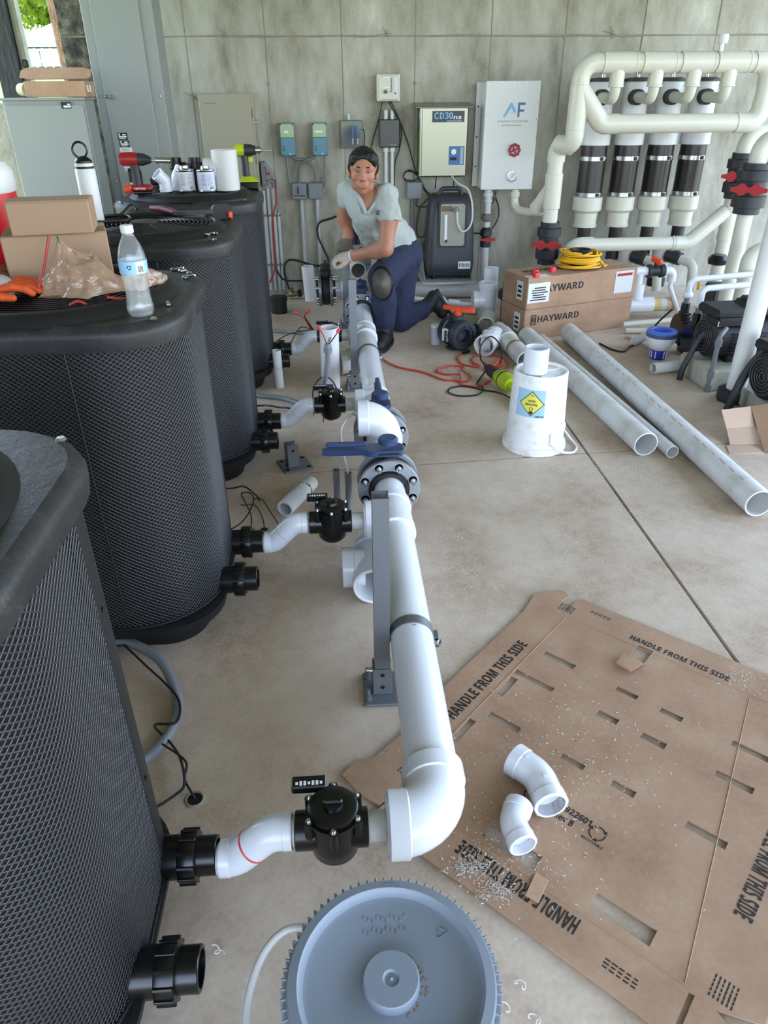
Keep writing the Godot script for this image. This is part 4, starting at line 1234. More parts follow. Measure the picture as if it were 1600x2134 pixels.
	mb.tube(smooth([c + V(0.045, 0.055, 0.138), c + V(0.08, 0.03, 0.15), c + V(0.15, 0.010, 0.125), c + V(0.19, 0.008, 0.06), c + V(0.185, 0.012, -0.02), c + V(0.15, 0.055, -0.08), c + V(0.13, 0.08, -0.06)], 6), 0.0055, 8)
	part(mb, "bail_handle", wbm, t)
	# label wrapped on the side
	var cyl_patch := func(a0: float, a1: float, y0: float, y1: float, off: float) -> MB:
		var o := MB.new()
		for i in 10:
			var p: Array = []; var q: Array = []
			for e in 2:
				var a := a0 + (a1 - a0) * (i + e) / 10.0
				for y in [y0, y1]:
					var r: float = 0.131 - (y - 0.116) / 0.25 * 0.011 + off
					p.append(c + V(sin(a) * r, y, cos(a) * r)); q.append(V(sin(a), 0.04, cos(a)).normalized())
			o.qn(p[0], p[2], p[3], p[1], q[0], q[2], q[3], q[1])
		return o
	var lb := part(cyl_patch.call(-1.10, -0.02, 0.185, 0.312, 0.0006), "paper_label", mat(Color(0.62, 0.78, 0.87), 0.5), t, "pale blue label")
	var on := func(a: float, y: float, off: float) -> Vector3:
		var r := 0.131 - (y - 0.116) / 0.25 * 0.011 + off
		return c + V(sin(a) * r, y, cos(a) * r)
	for lay in 2:
		mb = MB.new()
		var s := 0.058 if lay == 0 else 0.0535
		var cn := Vector2(-0.50, 0.249)
		var nseg := 12
		for i in nseg:
			var x0 := -s + 2 * s * i / nseg; var x1 := -s + 2 * s * (i + 1) / nseg
			var h0 := s - absf(x0); var h1 := s - absf(x1)
			var of := 0.0012 + 0.0005 * lay
			var nn := V(sin(cn.x + x0 / 0.127), 0, cos(cn.x + x0 / 0.127))
			mb.quad(on.call(cn.x + x0 / 0.127, cn.y - h0, of), on.call(cn.x + x1 / 0.127, cn.y - h1, of), on.call(cn.x + x1 / 0.127, cn.y + h1, of), on.call(cn.x + x0 / 0.127, cn.y + h0, of), nn)
		part(mb, "hazard_border" if lay == 0 else "hazard_diamond", M.ink if lay == 0 else mat(Color(0.90, 0.87, 0.38), 0.5), lb)
	var face := func(a: float, y: float) -> Transform3D:
		var nrm := V(sin(a), 0, cos(a))
		var rt := V(cos(a), 0, -sin(a))
		return Transform3D(Basis(-rt, -Vector3.UP, nrm), on.call(a, y, 0.0022))
	words("OXIDIZING", 0.0095, face.call(-0.50, 0.246), M.ink, lb, 0.055)
	words("AGENT", 0.0095, face.call(-0.50, 0.262), M.ink, lb, 0.034)
	words("5.1", 0.010, face.call(-0.50, 0.287), M.ink, lb, 0.013)
	words("UN 2468", 0.008, face.call(-0.18, 0.192), M.ink, lb, 0.036)
	mb = MB.new()
	for i in 18:
		var a0 := TAUF * i / 18
		mb.cyl(on.call(-0.50, 0.225, 0.002) + face.call(-0.50, 0.2).basis * V(cos(a0), sin(a0), 0) * 0.008, on.call(-0.50, 0.225, 0.002) + face.call(-0.50, 0.2).basis * V(cos(a0 + TAUF / 18), sin(a0 + TAUF / 18), 0) * 0.008, 0.0012, 5)
	part(mb, "flame_ring", M.ink, lb)
	mb = MB.new()
	mb.prism(PackedVector2Array([Vector2(-0.009, 0.0), Vector2(-0.010, 0.010), Vector2(-0.005, 0.006), Vector2(-0.003, 0.016), Vector2(0.001, 0.008), Vector2(0.005, 0.014), Vector2(0.006, 0.006), Vector2(0.010, 0.011), Vector2(0.009, 0.0), Vector2(0.0, -0.003)]), 0.0006, Transform3D(face.call(-0.50, 0.212).basis, on.call(-0.50, 0.212, 0.0018)))
	part(mb, "flame", M.ink, lb)
	t = thing("pipe_coupling", "white plastic pipe collar standing on the upturned bucket", "pipe fitting", V(0.885, 0.36, -3.05))
	mb = MB.new()
	mb.pipe(V(0.873, 0.362, -3.05), V(0.873, 0.475, -3.05), 0.055, 0.048, 32)
	part(mb, "collar_body", M.pvc, t)

# ---------------------------------------------------------------- middle floor
func box_t(t: Node3D, o: Vector3, yaw: float, l: float, d: float, h: float, m: Material, called := "carton") -> MeshInstance3D:
	var b := Basis(Vector3.UP, yaw)
	var mb := MB.new()
	mb.box(o + b * V(l / 2, h / 2, -d / 2), V(l, h, d), 0.004, b)
	return part(mb, called, m, t)
func mid_floor() -> void:
	var yaw := 0.333
	var b := Basis(Vector3.UP, yaw)
	var o := V(1.23, 0, -4.667)
	var L := 0.876; var D := 0.30; var H := 0.203
	for k in 2:
		var p := o + V(0.0 if k == 0 else 0.004, H * k + 0.001 * k, 0.0 if k == 0 else -0.004)
		var t := thing("equipment_carton", ["lower brown carton with a round emblem before its black lettering", "upper brown carton with white shipping label and a cord reel on top"][k], "box", p, "stacked brown cartons")
		var ct := box_t(t, p, yaw, L, D, H, M.card)
		# tape and flap line on top, lettering on front
		var fr := func(x: float, y: float, off := 0.0006) -> Transform3D: return Transform3D(b, p + b * V(x, y, off))
		var mb := MB.new()
		mb.box(p + b * V(L / 2, H + 0.0004, -D / 2), V(L, 0.001, 0.05), 0, b)
		part(mb, "packing_tape", mat(Color(0.62, 0.52, 0.40), 0.4), ct)
		if k == 0:
			words("HAYWARD", 0.042, fr.call(0.265, H * 0.66), M.ink, t, 0.33)
			mb = MB.new()
			for q in [[0.052, 0.0, 0.006, 0.06], [0.088, 0.0, 0.006, 0.06]]: mb.box(p + b * V(q[0], H * 0.66, 0.0006), V(q[2], q[3], 0.0012), 0, b)
			mb.box(p + b * V(0.070, H * 0.66 + 0.030, 0.0006), V(0.042, 0.006, 0.0012), 0, b)
			mb.box(p + b * V(0.070, H * 0.66 - 0.030, 0.0006), V(0.042, 0.006, 0.0012), 0, b)
			for i in 16:
				var a0 := TAUF * i / 16; var a1 := TAUF * (i + 1) / 16
				mb.cyl(p + b * V(0.070 + cos(a0) * 0.014, H * 0.66 + sin(a0) * 0.022, 0.0005), p + b * V(0.070 + cos(a1) * 0.014, H * 0.66 + sin(a1) * 0.022, 0.0005), 0.002, 4)
			mb.box(p + b * V(0.064, H * 0.66, 0.0006), V(0.005, 0.026, 0.0012), 0, b)
			mb.box(p + b * V(0.076, H * 0.66, 0.0006), V(0.005, 0.026, 0.0012), 0, b)
			mb.box(p + b * V(0.070, H * 0.66, 0.0006), V(0.012, 0.005, 0.0012), 0, b)
			part(mb, "round_emblem", M.ink, t)
		else:
			words("HAYWARD", 0.044, fr.call(0.265, H * 0.62), M.ink, t, 0.34)
			words("HAYWARD", 0.05, Transform3D(Basis(b.x, -b.z, b.y), p + b * V(0.26, H + 0.0014, -D * 0.62)), M.ink, t, 0.36)
			mb = MB.new()
			mb.box(p + b * V(0.088, H * 0.52, 0.0014), V(0.165, H * 0.62, 0.001), 0, b)
			var sl := part(mb, "shipping_label", M.paper, t, "white label with crossed out black bars")
			mb = MB.new()
			for i in 6: mb.box(p + b * V(0.085 + 0.01 * (i % 2), H * (0.30 + 0.075 * i), 0.0023), V(0.12 - 0.016 * (i % 3), 0.007, 0.0008), 0, b)
			part(mb, "label_bars", M.ink, sl).set_meta("kind", "stuff")
			mb = MB.new()
			mb.box(p + b * V(0.09, H + 0.0016, -0.035), V(0.165, 0.001, 0.07), 0, b)
			part(mb, "label_fold", M.paper, t)
			mb = MB.new()
			mb.box(p + b * V(L - 0.105, H * 0.56, 0.0014), V(0.15, H * 0.72, 0.001), 0, b)
			var pk := part(mb, "packing_slip", mat(Color(0.80, 0.80, 0.79), 0.25), t, "clear pouch with red heading")
			mb = MB.new()
			mb.box(p + b * V(L - 0.105, H * 0.80, 0.0023), V(0.125, 0.018, 0.0008), 0, b)
			part(mb, "red_band", M.red, pk)
		mb = MB.new()
		mb.box(p + b * V(-0.0008, H * 0.55, -0.09), V(0.001, 0.12, 0.07), 0, b)
		var el := part(mb, "end_label", M.paper, t)
		mb = MB.new()
		for i in 3: mb.box(p + b * V(-0.0018, H * 0.55 - 0.035 + 0.03 * i, -0.09), V(0.0008, 0.016, 0.045), 0, b)
		part(mb, "end_label_print", M.ink, el).set_meta("kind", "stuff")
	var top := 0.4085
	# yellow cord wound on a reel
	var t := thing("cord_reel", "yellow extension cord wound on a black reel on top of the cartons", "cord reel", V(1.65, top, -4.97))
	var c := V(1.65, top, -4.97)
	var mb := MB.new()
	mb.lathe([Vector2(0.058, 0.012), Vector2(0.058, 0.108), Vector2(0.074, 0.113), Vector2(0.071, 0.118), Vector2(0.060, 0.117), Vector2(0.054, 0.11), Vector2(0.052, 0.03)], T(c), 28)
	mb.lathe([Vector2(0, 0.03), Vector2(0.055, 0.03)], T(c), 20)
	part(mb, "reel_hub", M.black_matte, t)
	for k in 9:
		mb = MB.new()
		var p: Array = []
		var r := 0.137 - 0.008 * (k % 4)
		var tl := rng.randf_range(-0.012, 0.012)
		for i in 40:
			var a := TAUF * i / 40
			p.append(c + V(cos(a) * (r + 0.006 * sin(3 * a + k)), 0.012 + 0.0108 * k + tl * sin(a + k), sin(a) * (r + 0.006 * cos(2 * a + k)) * 0.95))
		mb.tube(p, 0.0065, 6, false, false, true)
		part(mb, "cord_turn", M.yellow, t)
	for k in 8:
		mb = MB.new()
		var a := TAUF * k / 8 + rng.randf_range(-0.2, 0.2)
		mb.tube(smooth([c + V(cos(a) * 0.082, 0.100, sin(a) * 0.082), c + V(cos(a + 0.5) * 0.105, 0.110, sin(a + 0.5) * 0.105), c + V(cos(a + 1.1) * 0.132, 0.098, sin(a + 1.1) * 0.132)], 6), 0.006, 6)
		part(mb, "cord_turn", M.yellow, t)
	mb = MB.new()
	mb.tube(smooth([c + V(0.12, 0.06, 0.04), c + V(0.15, 0.03, 0.05), c + V(0.17, 0.008, 0.01), c + V(0.20, 0.007, -0.02)], 6), 0.0065, 6)
	part(mb, "cord_end", M.yellow, t)
	var i := 0
	for q in [V(1.305, top, -4.79), V(1.44, top, -4.86), V(1.29, top, -4.705)]:
		mb = MB.new()
		mb.lathe([Vector2(0.0, 0.004), Vector2(0.018, 0.004), Vector2(0.019, 0.03), Vector2(0.022, 0.031), Vector2(0.023, 0.028), Vector2(0.0235, 0.0), Vector2(0, 0)], T(q), 20)
		one("plastic_thread_protector", ["middle red plastic cap on the carton, left of the cord reel", "red plastic cap against the cord reel", "red plastic cap on the white shipping label"][i], "thread protector", q, mb, M.red_mark, "red plastic caps on the carton")
		i += 1
	# long pipes on the floor
	var g := "long white pipes lying on the floor"
	var lp := hollow("long_pipe", "longest thick white pipe on the floor, rightmost, reaching the right edge", "pipe", V(1.608, 0.0575, -2.33), V(1.535, 0.0575, -4.66), 0.0572, M.pvc_dirty, g)
	for k in 22:
		if k % 7 == 6: continue
		mb = MB.new()
		var q := V(1.608, 0, -2.33).lerp(V(1.535, 0, -4.66), 0.05 + k * 0.033)
		mb.box(q + V(-0.022, 0.0575 + 0.053, 0), V(0.006, 0.0006, 0.03 + 0.015 * (k % 3)), 0, Basis(Vector3.UP, -0.031) * Basis(Vector3.BACK, 0.4))
		part(mb, "pipe_print", mat(Color(0.66, 0.66, 0.66), 0.6), lp).position = Vector3.ZERO
	hollow("long_pipe", "thick white pipe on the floor ending behind the upturned bucket, open end showing", "pipe", V(1.378, 0.0575, -2.895), V(1.236, 0.0575, -4.60), 0.0572, M.pvc_dirty, g)
	hollow("long_pipe", "thin white pipe lying between the two thick ones", "pipe", V(1.492, 0.031, -2.86), V(1.345, 0.031, -4.62), 0.0302, M.pvc_dirty, g, 0.0045)
	t = thing("coupled_pipe", "white pipe with a stained coupling, left of the cartons", "pipe", V(1.15, 0, -4.4))
	mb = MB.new()
	mb.pipe(V(1.115, 0.058, -4.10), V(1.075, 0.058, -4.74), 0.0572, 0.05, 28)
	part(mb, "pipe", M.pvc_dirty, t)
	mb = MB.new()
	mb.pipe(V(1.0915, 0.058, -4.48), V(1.082, 0.058, -4.63), 0.065, 0.0572, 28)
	part(mb, "coupling", M.pvc_dull, t)
	mb = MB.new()
	mb.pipe(V(1.1025, 0.058, -4.30), V(1.100, 0.058, -4.34), 0.0582, 0.0572, 28)
	part(mb, "glue_stain", mat(Color(0.58, 0.50, 0.38), 0.7), t)
	# grey ball valve with orange lever
	t = thing("ball_valve", "dark grey ball valve with an orange lever, standing on the floor", "valve", V(0.76, 0, -4.55))
	c = V(0.765, 0.105, -4.55)
	var ax := V(0.42, 0, 0.91).normalized()
	var M2 := mat(Color(0.17, 0.19, 0.22), 0.4)
	mb = MB.new()
	mb.lathe([Vector2(0.045, -0.085), Vector2(0.052, -0.09), Vector2(0.088, -0.09), Vector2(0.093, -0.084), Vector2(0.093, -0.04), Vector2(0.082, -0.036), Vector2(0.082, 0.036), Vector2(0.093, 0.04), Vector2(0.093, 0.084), Vector2(0.088, 0.09), Vector2(0.066, 0.09), Vector2(0.064, 0.082), Vector2(0.052, 0.082), Vector2(0.050, 0.09), Vector2(0.044, 0.09), Vector2(0.042, 0.04), Vector2(0, 0.03)], MB.along(c, c + ax), 40)
	mb.cyl(c + V(0, 0.08, 0), c + V(0, 0.115, 0), 0.04, 20)
	mb.box(V(0.765, 0.012, -4.55), V(0.13, 0.022, 0.07), 0.008, Basis(Vector3.UP, 0.45))
	var bv := part(mb, "valve_body", M2, t)
	for k in 6:
		var a := TAUF * k / 6
		mb = MB.new()
		var rt := ax.cross(Vector3.UP)
		mb.box(c + ax * 0.087 + (Vector3.UP * cos(a) + rt * sin(a)) * 0.058, V(0.008, 0.016, 0.006), 0.001, Basis(ax, a) * Basis(rt, Vector3.UP, rt.cross(Vector3.UP)))
		part(mb, "face_rib", M2, bv)
	mb = MB.new()
	mb.cyl(c + V(0, 0.11, 0), c + V(0, 0.15, 0), 0.026, 16)
	mb.prism(PackedVector2Array([Vector2(-0.095, -0.010), Vector2(-0.03, -0.024), Vector2(0.04, -0.024), Vector2(0.10, -0.017), Vector2(0.10, 0.017), Vector2(0.04, 0.024), Vector2(-0.03, 0.024), Vector2(-0.095, 0.010)]), 0.022, Transform3D(Basis(V(0.93, -0.05, 0.36).normalized(), V(0.36, 0.0, -0.93).normalized(), V(0, 1, 0.0)), c + V(0, 0.142, 0)))
	mb.box(c + V(0.08, 0.150, 0.03), V(0.04, 0.035, 0.03), 0.004, Basis(Vector3.UP, -0.37))
	part(mb, "lever_handle", M.orange, t)
	mb = MB.new()
	mb.box(c + V(-0.075, -0.005, 0.025) , V(0.03, 0.08, 0.045), 0.004, Basis(Vector3.UP, 0.9))
	var pl := part(mb, "rating_label", M.paper, t)
	mb = MB.new()
	for k in 7: mb.box(c + V(-0.084 + 0.004, -0.035 + 0.01 * k, 0.049), V(0.02, 0.004, 0.012), 0, Basis(Vector3.UP, 0.9))
	part(mb, "label_bars", M.ink, pl).set_meta("kind", "stuff")
	t = thing("spare_fitting", "grey plastic fitting with white cap left of the ball valve", "pipe fitting", V(0.64, 0, -4.63))
	mb = MB.new()
	mb.cyl(V(0.64, 0.0, -4.66), V(0.64, 0.115, -4.66), 0.036, 20, -1, 0.004)
	part(mb, "fitting_body", mat(Color(0.70, 0.71, 0.74), 0.4), t)
	mb = MB.new()
	mb.cyl(V(0.64, 0.115, -4.66), V(0.64, 0.128, -4.66), 0.032, 20)
	part(mb, "cap", M.white, t)
	mb = MB.new()
	mb.box(V(0.91, 0.085, -4.62), V(0.03, 0.10, 0.08), 0.008, Basis(Vector3.UP, 0.4))
	mb.box(V(0.93, 0.02, -4.72), V(0.16, 0.035, 0.07), 0.01, Basis(Vector3.UP, -0.3))
	one("valve_bracket", "dark plastic bracket on the floor right of the ball valve", "bracket", V(0.92, 0, -4.65), mb, M.charcoal)
	loose_tee("loose white pipe tee lying between the orange valve and the cartons", V(0.965, 0.069, -4.47), -0.5 + PI, M.pvc_dirty, 0.0645, 0.11, 0.0)
	hollow("pipe_offcut", "short grey pipe offcut lying in front of the white upright tee", "pipe", V(1.015, 0.058, -4.86), V(1.07, 0.058, -5.07), 0.0572, M.pvc_dull, "short offcuts near the cartons")
	loose_tee("loose white tee standing on end in front of the wall pipes", V(1.10, 0.13, -5.27), 0.0, M.pvc, 0.0645, 0.125, 0.11, true)
	hollow("pipe_offcut", "white pipe offcut standing upright behind the upright tee", "pipe", V(1.19, 0, -5.62), V(1.19, 0.285, -5.62), 0.055, M.pvc, "upright white pipe offcuts")
	t = thing("pipe_union", "large black pipe union standing behind the cartons", "pipe fitting", V(1.24, 0, -5.17))
	mb = MB.new()
	mb.lathe([Vector2(0, 0), Vector2(0.06, 0), Vector2(0.06, 0.16), Vector2(0.08, 0.163), Vector2(0.08, 0.22), Vector2(0.055, 0.225), Vector2(0.055, 0.27), Vector2(0.045, 0.27), Vector2(0.045, 0.24), Vector2(0, 0.24)], T(V(1.24, 0, -5.17)), 28)
	part(mb, "union_body", M.charcoal, t)
	for k in 10:
		mb = MB.new()
		var a := TAUF * k / 10
		mb.box(V(1.24 + cos(a) * 0.08, 0.19, -5.17 + sin(a) * 0.08), V(0.008, 0.05, 0.01), 0.002, Basis(Vector3.UP, -a))
		part(mb, "grip_rib", M.charcoal, t)
	# reciprocating saw behind the bucket
	t = thing("reciprocating_saw", "lime and black reciprocating saw lying behind the upturned bucket", "power tool", V(0.93, 0, -3.75))
	mb = MB.new()
	mb.tube([V(0.872, 0.05, -4.01), V(0.876, 0.052, -3.96), V(0.885, 0.055, -3.91), V(0.90, 0.055, -3.84)], [0.024, 0.034, 0.036, 0.034], 16)
	part(mb, "gear_housing", M.charcoal, t)
	mb = MB.new()
	mb.tube([V(0.897, 0.055, -3.855), V(0.91, 0.056, -3.81), V(0.925, 0.056, -3.75), V(0.935, 0.056, -3.70)], [0.038, 0.05, 0.05, 0.04], 16)
	part(mb, "motor_housing", M.lime, t)
	mb = MB.new()
	mb.tube([V(0.905, 0.056, -3.83), V(0.917, 0.056, -3.785), V(0.921, 0.056, -3.765)], [0.046, 0.0515, 0.046], 16)
	part(mb, "grip_band", M.black_matte, t)
	mb = MB.new()
	mb.tube(smooth([V(0.935, 0.056, -3.71), V(0.955, 0.05, -3.64), V(0.965, 0.045, -3.56), V(0.96, 0.04, -3.50)], 4), 0.024, 12)
	part(mb, "handle", M.lime, t)
	mb = MB.new()
	mb.tube([V(0.96, 0.04, -3.505), V(0.957, 0.038, -3.45)], 0.02, 12)
	part(mb, "handle_end", M.black, t)
	mb = MB.new()
	mb.box(V(0.868, 0.05, -4.06), V(0.004, 0.02, 0.12), 0.001)
	part(mb, "blade", M.steel, t)
	t = thing("extension_cord", "red and orange extension cord curling over the floor to the saw", "cord", V(0.3, 0, -4.4))
	mb = MB.new()
	mb.tube(smooth([V(0.245, 0.006, -4.50), V(0.28, 0.006, -4.34), V(0.358, 0.006, -4.198), V(0.493, 0.006, -4.099), V(0.59, 0.006, -3.967), V(0.656, 0.006, -3.937), V(0.727, 0.008, -3.915), V(0.765, 0.008, -4.0), V(0.73, 0.012, -4.09), V(0.75, 0.006, -4.166), V(0.679, 0.006, -4.20), V(0.60, 0.006, -4.151), V(0.584, 0.006, -4.092), V(0.629, 0.006, -4.046), V(0.70, 0.016, -3.999), V(0.688, 0.006, -3.879), V(0.75, 0.006, -3.835), V(0.793, 0.006, -3.847), V(0.859, 0.006, -3.904), V(0.95, 0.006, -4.03), V(1.0, 0.006, -4.10), V(1.03, 0.006, -4.2), V(1.02, 0.006, -4.33), V(0.951, 0.006, -4.378), V(0.857, 0.006, -4.367), V(0.822, 0.006, -4.26), V(0.85, 0.012, -4.16), V(0.80, 0.006, -4.18), V(0.745, 0.006, -4.236), V(0.742, 0.006, -4.348), V(0.788, 0.006, -4.411)], 7), 0.0058, 7)
	part(mb, "cord", mat(Color(0.80, 0.27, 0.20), 0.5), t)
	mb = MB.new()
	mb.tube([V(0.782, 0.012, -4.405), V(0.81, 0.014, -4.43), V(0.83, 0.014, -4.445)], [0.008, 0.014, 0.013], 10)
	part(mb, "plug", M.black, t)
	mb = MB.new()
	mb.box(V(0.90, 0.02, -4.12), V(0.035, 0.03, 0.075), 0.006, Basis(Vector3.UP, -1.1))
	part(mb, "socket_end", M.orange, t, "orange socket ends")
	mb = MB.new()
	mb.box(V(0.96, 0.02, -4.17), V(0.03, 0.03, 0.06), 0.006, Basis(Vector3.UP, -1.0))
	part(mb, "socket_end", M.orange, t)
	wire("saw_cord", "black cord of the saw looping over the floor", "cord", [V(0.957, 0.03, -3.46), V(0.93, 0.012, -3.6), V(0.88, 0.006, -3.72), V(0.806, 0.006, -3.769), V(0.709, 0.006, -3.838), V(0.625, 0.006, -3.822), V(0.60, 0.006, -3.749), V(0.659, 0.006, -3.693), V(0.754, 0.006, -3.707), V(0.80, 0.012, -3.778), V(0.78, 0.006, -3.87), V(0.814, 0.012, -3.95), V(0.86, 0.04, -4.03), V(0.85, 0.06, -4.15), V(0.87, 0.10, -4.27), V(0.94, 0.14, -4.33), V(0.99, 0.10, -4.27), V(0.98, 0.04, -4.17), V(0.95, 0.02, -4.15)], 0.0045, M.cable, 7, 7)
	# low pipes along the wall behind the man
	t = thing("wall_pipe", "thick grey-white pipe lying along the foot of the back wall", "pipe", V(0.8, 0, -5.92))
	mb = MB.new()
	mb.pipe(V(0.30, 0.064, -5.93), V(1.22, 0.064, -5.87), 0.0625, 0.054, 28)
	part(mb, "pipe", M.pvc_dull, t)
	mb = MB.new()
	mb.pipe(V(0.86, 0.064, -5.894), V(0.90, 0.064, -5.891), 0.064, 0.0625, 28)
	part(mb, "joint", M.pvc_dull, t)
	t = thing("thin_pipe_run", "thin white pipe with a ribbed cap, lying behind the man's boot", "pipe", V(0.8, 0, -5.6))
	mb = MB.new()
	mb.cyl(V(0.56, 0.06, -5.66), V(1.07, 0.045, -5.44), 0.017, 14)
	part(mb, "pipe", M.pvc, t)
	mb = MB.new()
	mb.cyl(V(0.86, 0.053, -5.535), V(0.94, 0.05, -5.50), 0.024, 16)
	part(mb, "coupling", M.pvc, t)
	mb = MB.new()
	mb.lathe([Vector2(0, -0.01), Vector2(0.045, -0.01), Vector2(0.05, 0.0), Vector2(0.05, 0.015), Vector2(0.038, 0.02), Vector2(0.03, 0.012), Vector2(0, 0.012)], MB.along(V(0.56, 0.065, -5.66), V(0.66, 0.055, -5.45)), 20)
	for k in 6:
		var a := TAUF * k / 6
		mb.box(V(0.567, 0.065, -5.645) + V(cos(a) * 0.036, sin(a) * 0.036, 0), V(0.012, 0.012, 0.012), 0.002)
	part(mb, "ribbed_cap", M.pvc, t)
	mb = MB.new()
	mb.ball(V(0.80, 0.06, -5.545), V(0.04, 0.04, 0.04), 14)
	part(mb, "round_cap", M.pvc, t)
	t = thing("thin_pipe_run", "grey-white pipe lying in front of the thick wall pipe", "pipe", V(0.9, 0, -5.4))
	mb = MB.new()
	mb.pipe(V(0.62, 0.026, -5.50), V(1.06, 0.026, -5.36), 0.026, 0.021, 16)
	part(mb, "pipe", M.pvc_dirty, t)

# ---------------------------------------------------------------- things on the back wall
const WZ := -6.1
func case_box(t: Node3D, x: float, y: float, w: float, h: float, d: float, m: Material, called := "housing", bv := 0.004) -> MeshInstance3D:
	var mb := MB.new()
	mb.box(V(x, y, WZ + d / 2), V(w, h, d), bv)
	return part(mb, called, m, t)
func screws(t: Node3D, pts: Array, z: float, r := 0.004, m: Material = null) -> void:
	for q in pts:
		var mb := MB.new()
		mb.lathe([Vector2(0, 0.003), Vector2(r * 0.7, 0.003), Vector2(r, 0)], Transform3D(Basis(V(1, 0, 0), V(0, 0, 1), V(0, -1, 0)), V(q[0], q[1], z)), 8)
		part(mb, "screw", m if m else M.steel, t)
func plate(t: Node3D, x: float, y: float, z: float, w: float, h: float, m: Material, called: String, label := "") -> MeshInstance3D:
	var mb := MB.new()
	mb.box(V(x, y, z), V(w, h, 0.0016))
	return part(mb, called, m, t, label)
func wall_items() -> void:
	# beige panel
	var t := thing("electrical_panel", "beige electrical panel door on the back wall behind the drill", "cabinet", V(-0.735, 0.80, WZ))
	case_box(t, -0.735, 1.12, 0.385, 0.66, 0.13, M.beige)
	var mb := MB.new()
	mb.box(V(-0.742, 1.12, WZ + 0.138), V(0.36, 0.645, 0.012), 0.004)
	var d := part(mb, "door", M.beige, t)
	plate(d, -0.845, 1.385, WZ + 0.1455, 0.075, 0.007, M.conduit, "name_strip")
	for y in [1.32, 1.02]:
		mb = MB.new()
		mb.cyl(V(-0.548, y - 0.03, WZ + 0.13), V(-0.548, y + 0.03, WZ + 0.13), 0.008, 10)
		part(mb, "hinge", M.beige, t)
	mb = MB.new()
	mb.box(V(-0.532, 1.265, WZ + 0.11), V(0.03, 0.025, 0.02), 0.003)
	part(mb, "latch", M.zinc, t)
	# two motor drives
	for k in 2:
		var x: float = [-0.317, -0.079][k]
		t = thing("motor_drive", ["left one of two blue faced control boxes on the back wall", "right one of two blue faced control boxes on the back wall"][k], "control box", V(x, 1.04, WZ), "blue faced control boxes")
		case_box(t, x, 1.147, 0.112, 0.215, 0.09, M.conduit)
		mb = MB.new()
		mb.box(V(x, 1.205, WZ + 0.093), V(0.10, 0.09, 0.008), 0.003)
		part(mb, "upper_face", mat(Color(0.58, 0.66, 0.50), 0.35), t)
		mb = MB.new()
		mb.box(V(x, 1.10, WZ + 0.093), V(0.10, 0.118, 0.008), 0.003)
		var lf := part(mb, "lower_face", mat(Color(0.27, 0.47, 0.55), 0.35), t)
		plate(t, x - 0.005, 1.198, WZ + 0.098, 0.055 if k else 0.03, 0.014, M.paper, "label_strip")
		for q in 4: plate(lf, x - 0.032, 1.075 + q * 0.009, WZ + 0.098, 0.012, 0.004, M.ink, "key")
		plate(lf, x + 0.015, 1.052, WZ + 0.098, 0.008, 0.010, M.paper, "mark")
		screws(t, [[x - 0.045, 1.245], [x + 0.045, 1.245], [x - 0.048, 1.043], [x + 0.048, 1.043]], WZ + 0.098, 0.005, M.black_matte)
	# junction boxes with conduits
	for k in 2:
		var x: float = [-0.253, -0.128][k]
		t = thing("junction_box", ["grey junction box with a small black lever under the left control box", "plain grey junction box under the right control box"][k], "electrical box", V(x, 0.73, WZ), "grey junction boxes")
		case_box(t, x, 0.793, 0.112, 0.115, 0.07, M.conduit)
		mb = MB.new()
		mb.box(V(x, 0.793, WZ + 0.073), V(0.105, 0.108, 0.006), 0.002)
		part(mb, "cover", M.conduit, t)
		if k == 0:
			mb = MB.new()
			mb.box(V(x - 0.008, 0.80, WZ + 0.083), V(0.009, 0.05, 0.014), 0.003)
			part(mb, "lever", M.black, t)
			mb = MB.new()
			mb.box(V(x, 0.762, WZ + 0.079), V(0.085, 0.005, 0.008), 0.001)
			part(mb, "ledge", M.charcoal, t)
	var g := "grey conduits on the back wall"
	wire("conduit", "grey conduit dropping straight from the left control box", "conduit", [V(-0.335, 1.04, WZ + 0.03), V(-0.332, 0.95, WZ + 0.03), V(-0.325, 0.85, WZ + 0.03), V(-0.30, 0.83, WZ + 0.03)], 0.008, M.conduit, 6, 8, g)
	wire("conduit", "grey conduit dropping straight from the right control box", "conduit", [V(-0.047, 1.04, WZ + 0.03), V(-0.048, 0.95, WZ + 0.03), V(-0.052, 0.85, WZ + 0.03), V(-0.07, 0.81, WZ + 0.03)], 0.008, M.conduit, 6, 8, g)
	wire("conduit", "grey conduit arching from the left control box to the right junction box", "conduit", [V(-0.285, 1.04, WZ + 0.035), V(-0.27, 1.015, WZ + 0.035), V(-0.21, 1.01, WZ + 0.04), V(-0.16, 0.985, WZ + 0.04), V(-0.128, 0.93, WZ + 0.035), V(-0.125, 0.85, WZ + 0.03)], 0.010, M.pvc_grey, 8, 8, g)
	wire("conduit", "grey conduit arching from the right control box to the left junction box", "conduit", [V(-0.115, 1.04, WZ + 0.045), V(-0.13, 1.02, WZ + 0.05), V(-0.19, 1.005, WZ + 0.055), V(-0.232, 0.97, WZ + 0.045), V(-0.25, 0.92, WZ + 0.035), V(-0.253, 0.85, WZ + 0.03)], 0.010, M.pvc_grey, 8, 8, g)
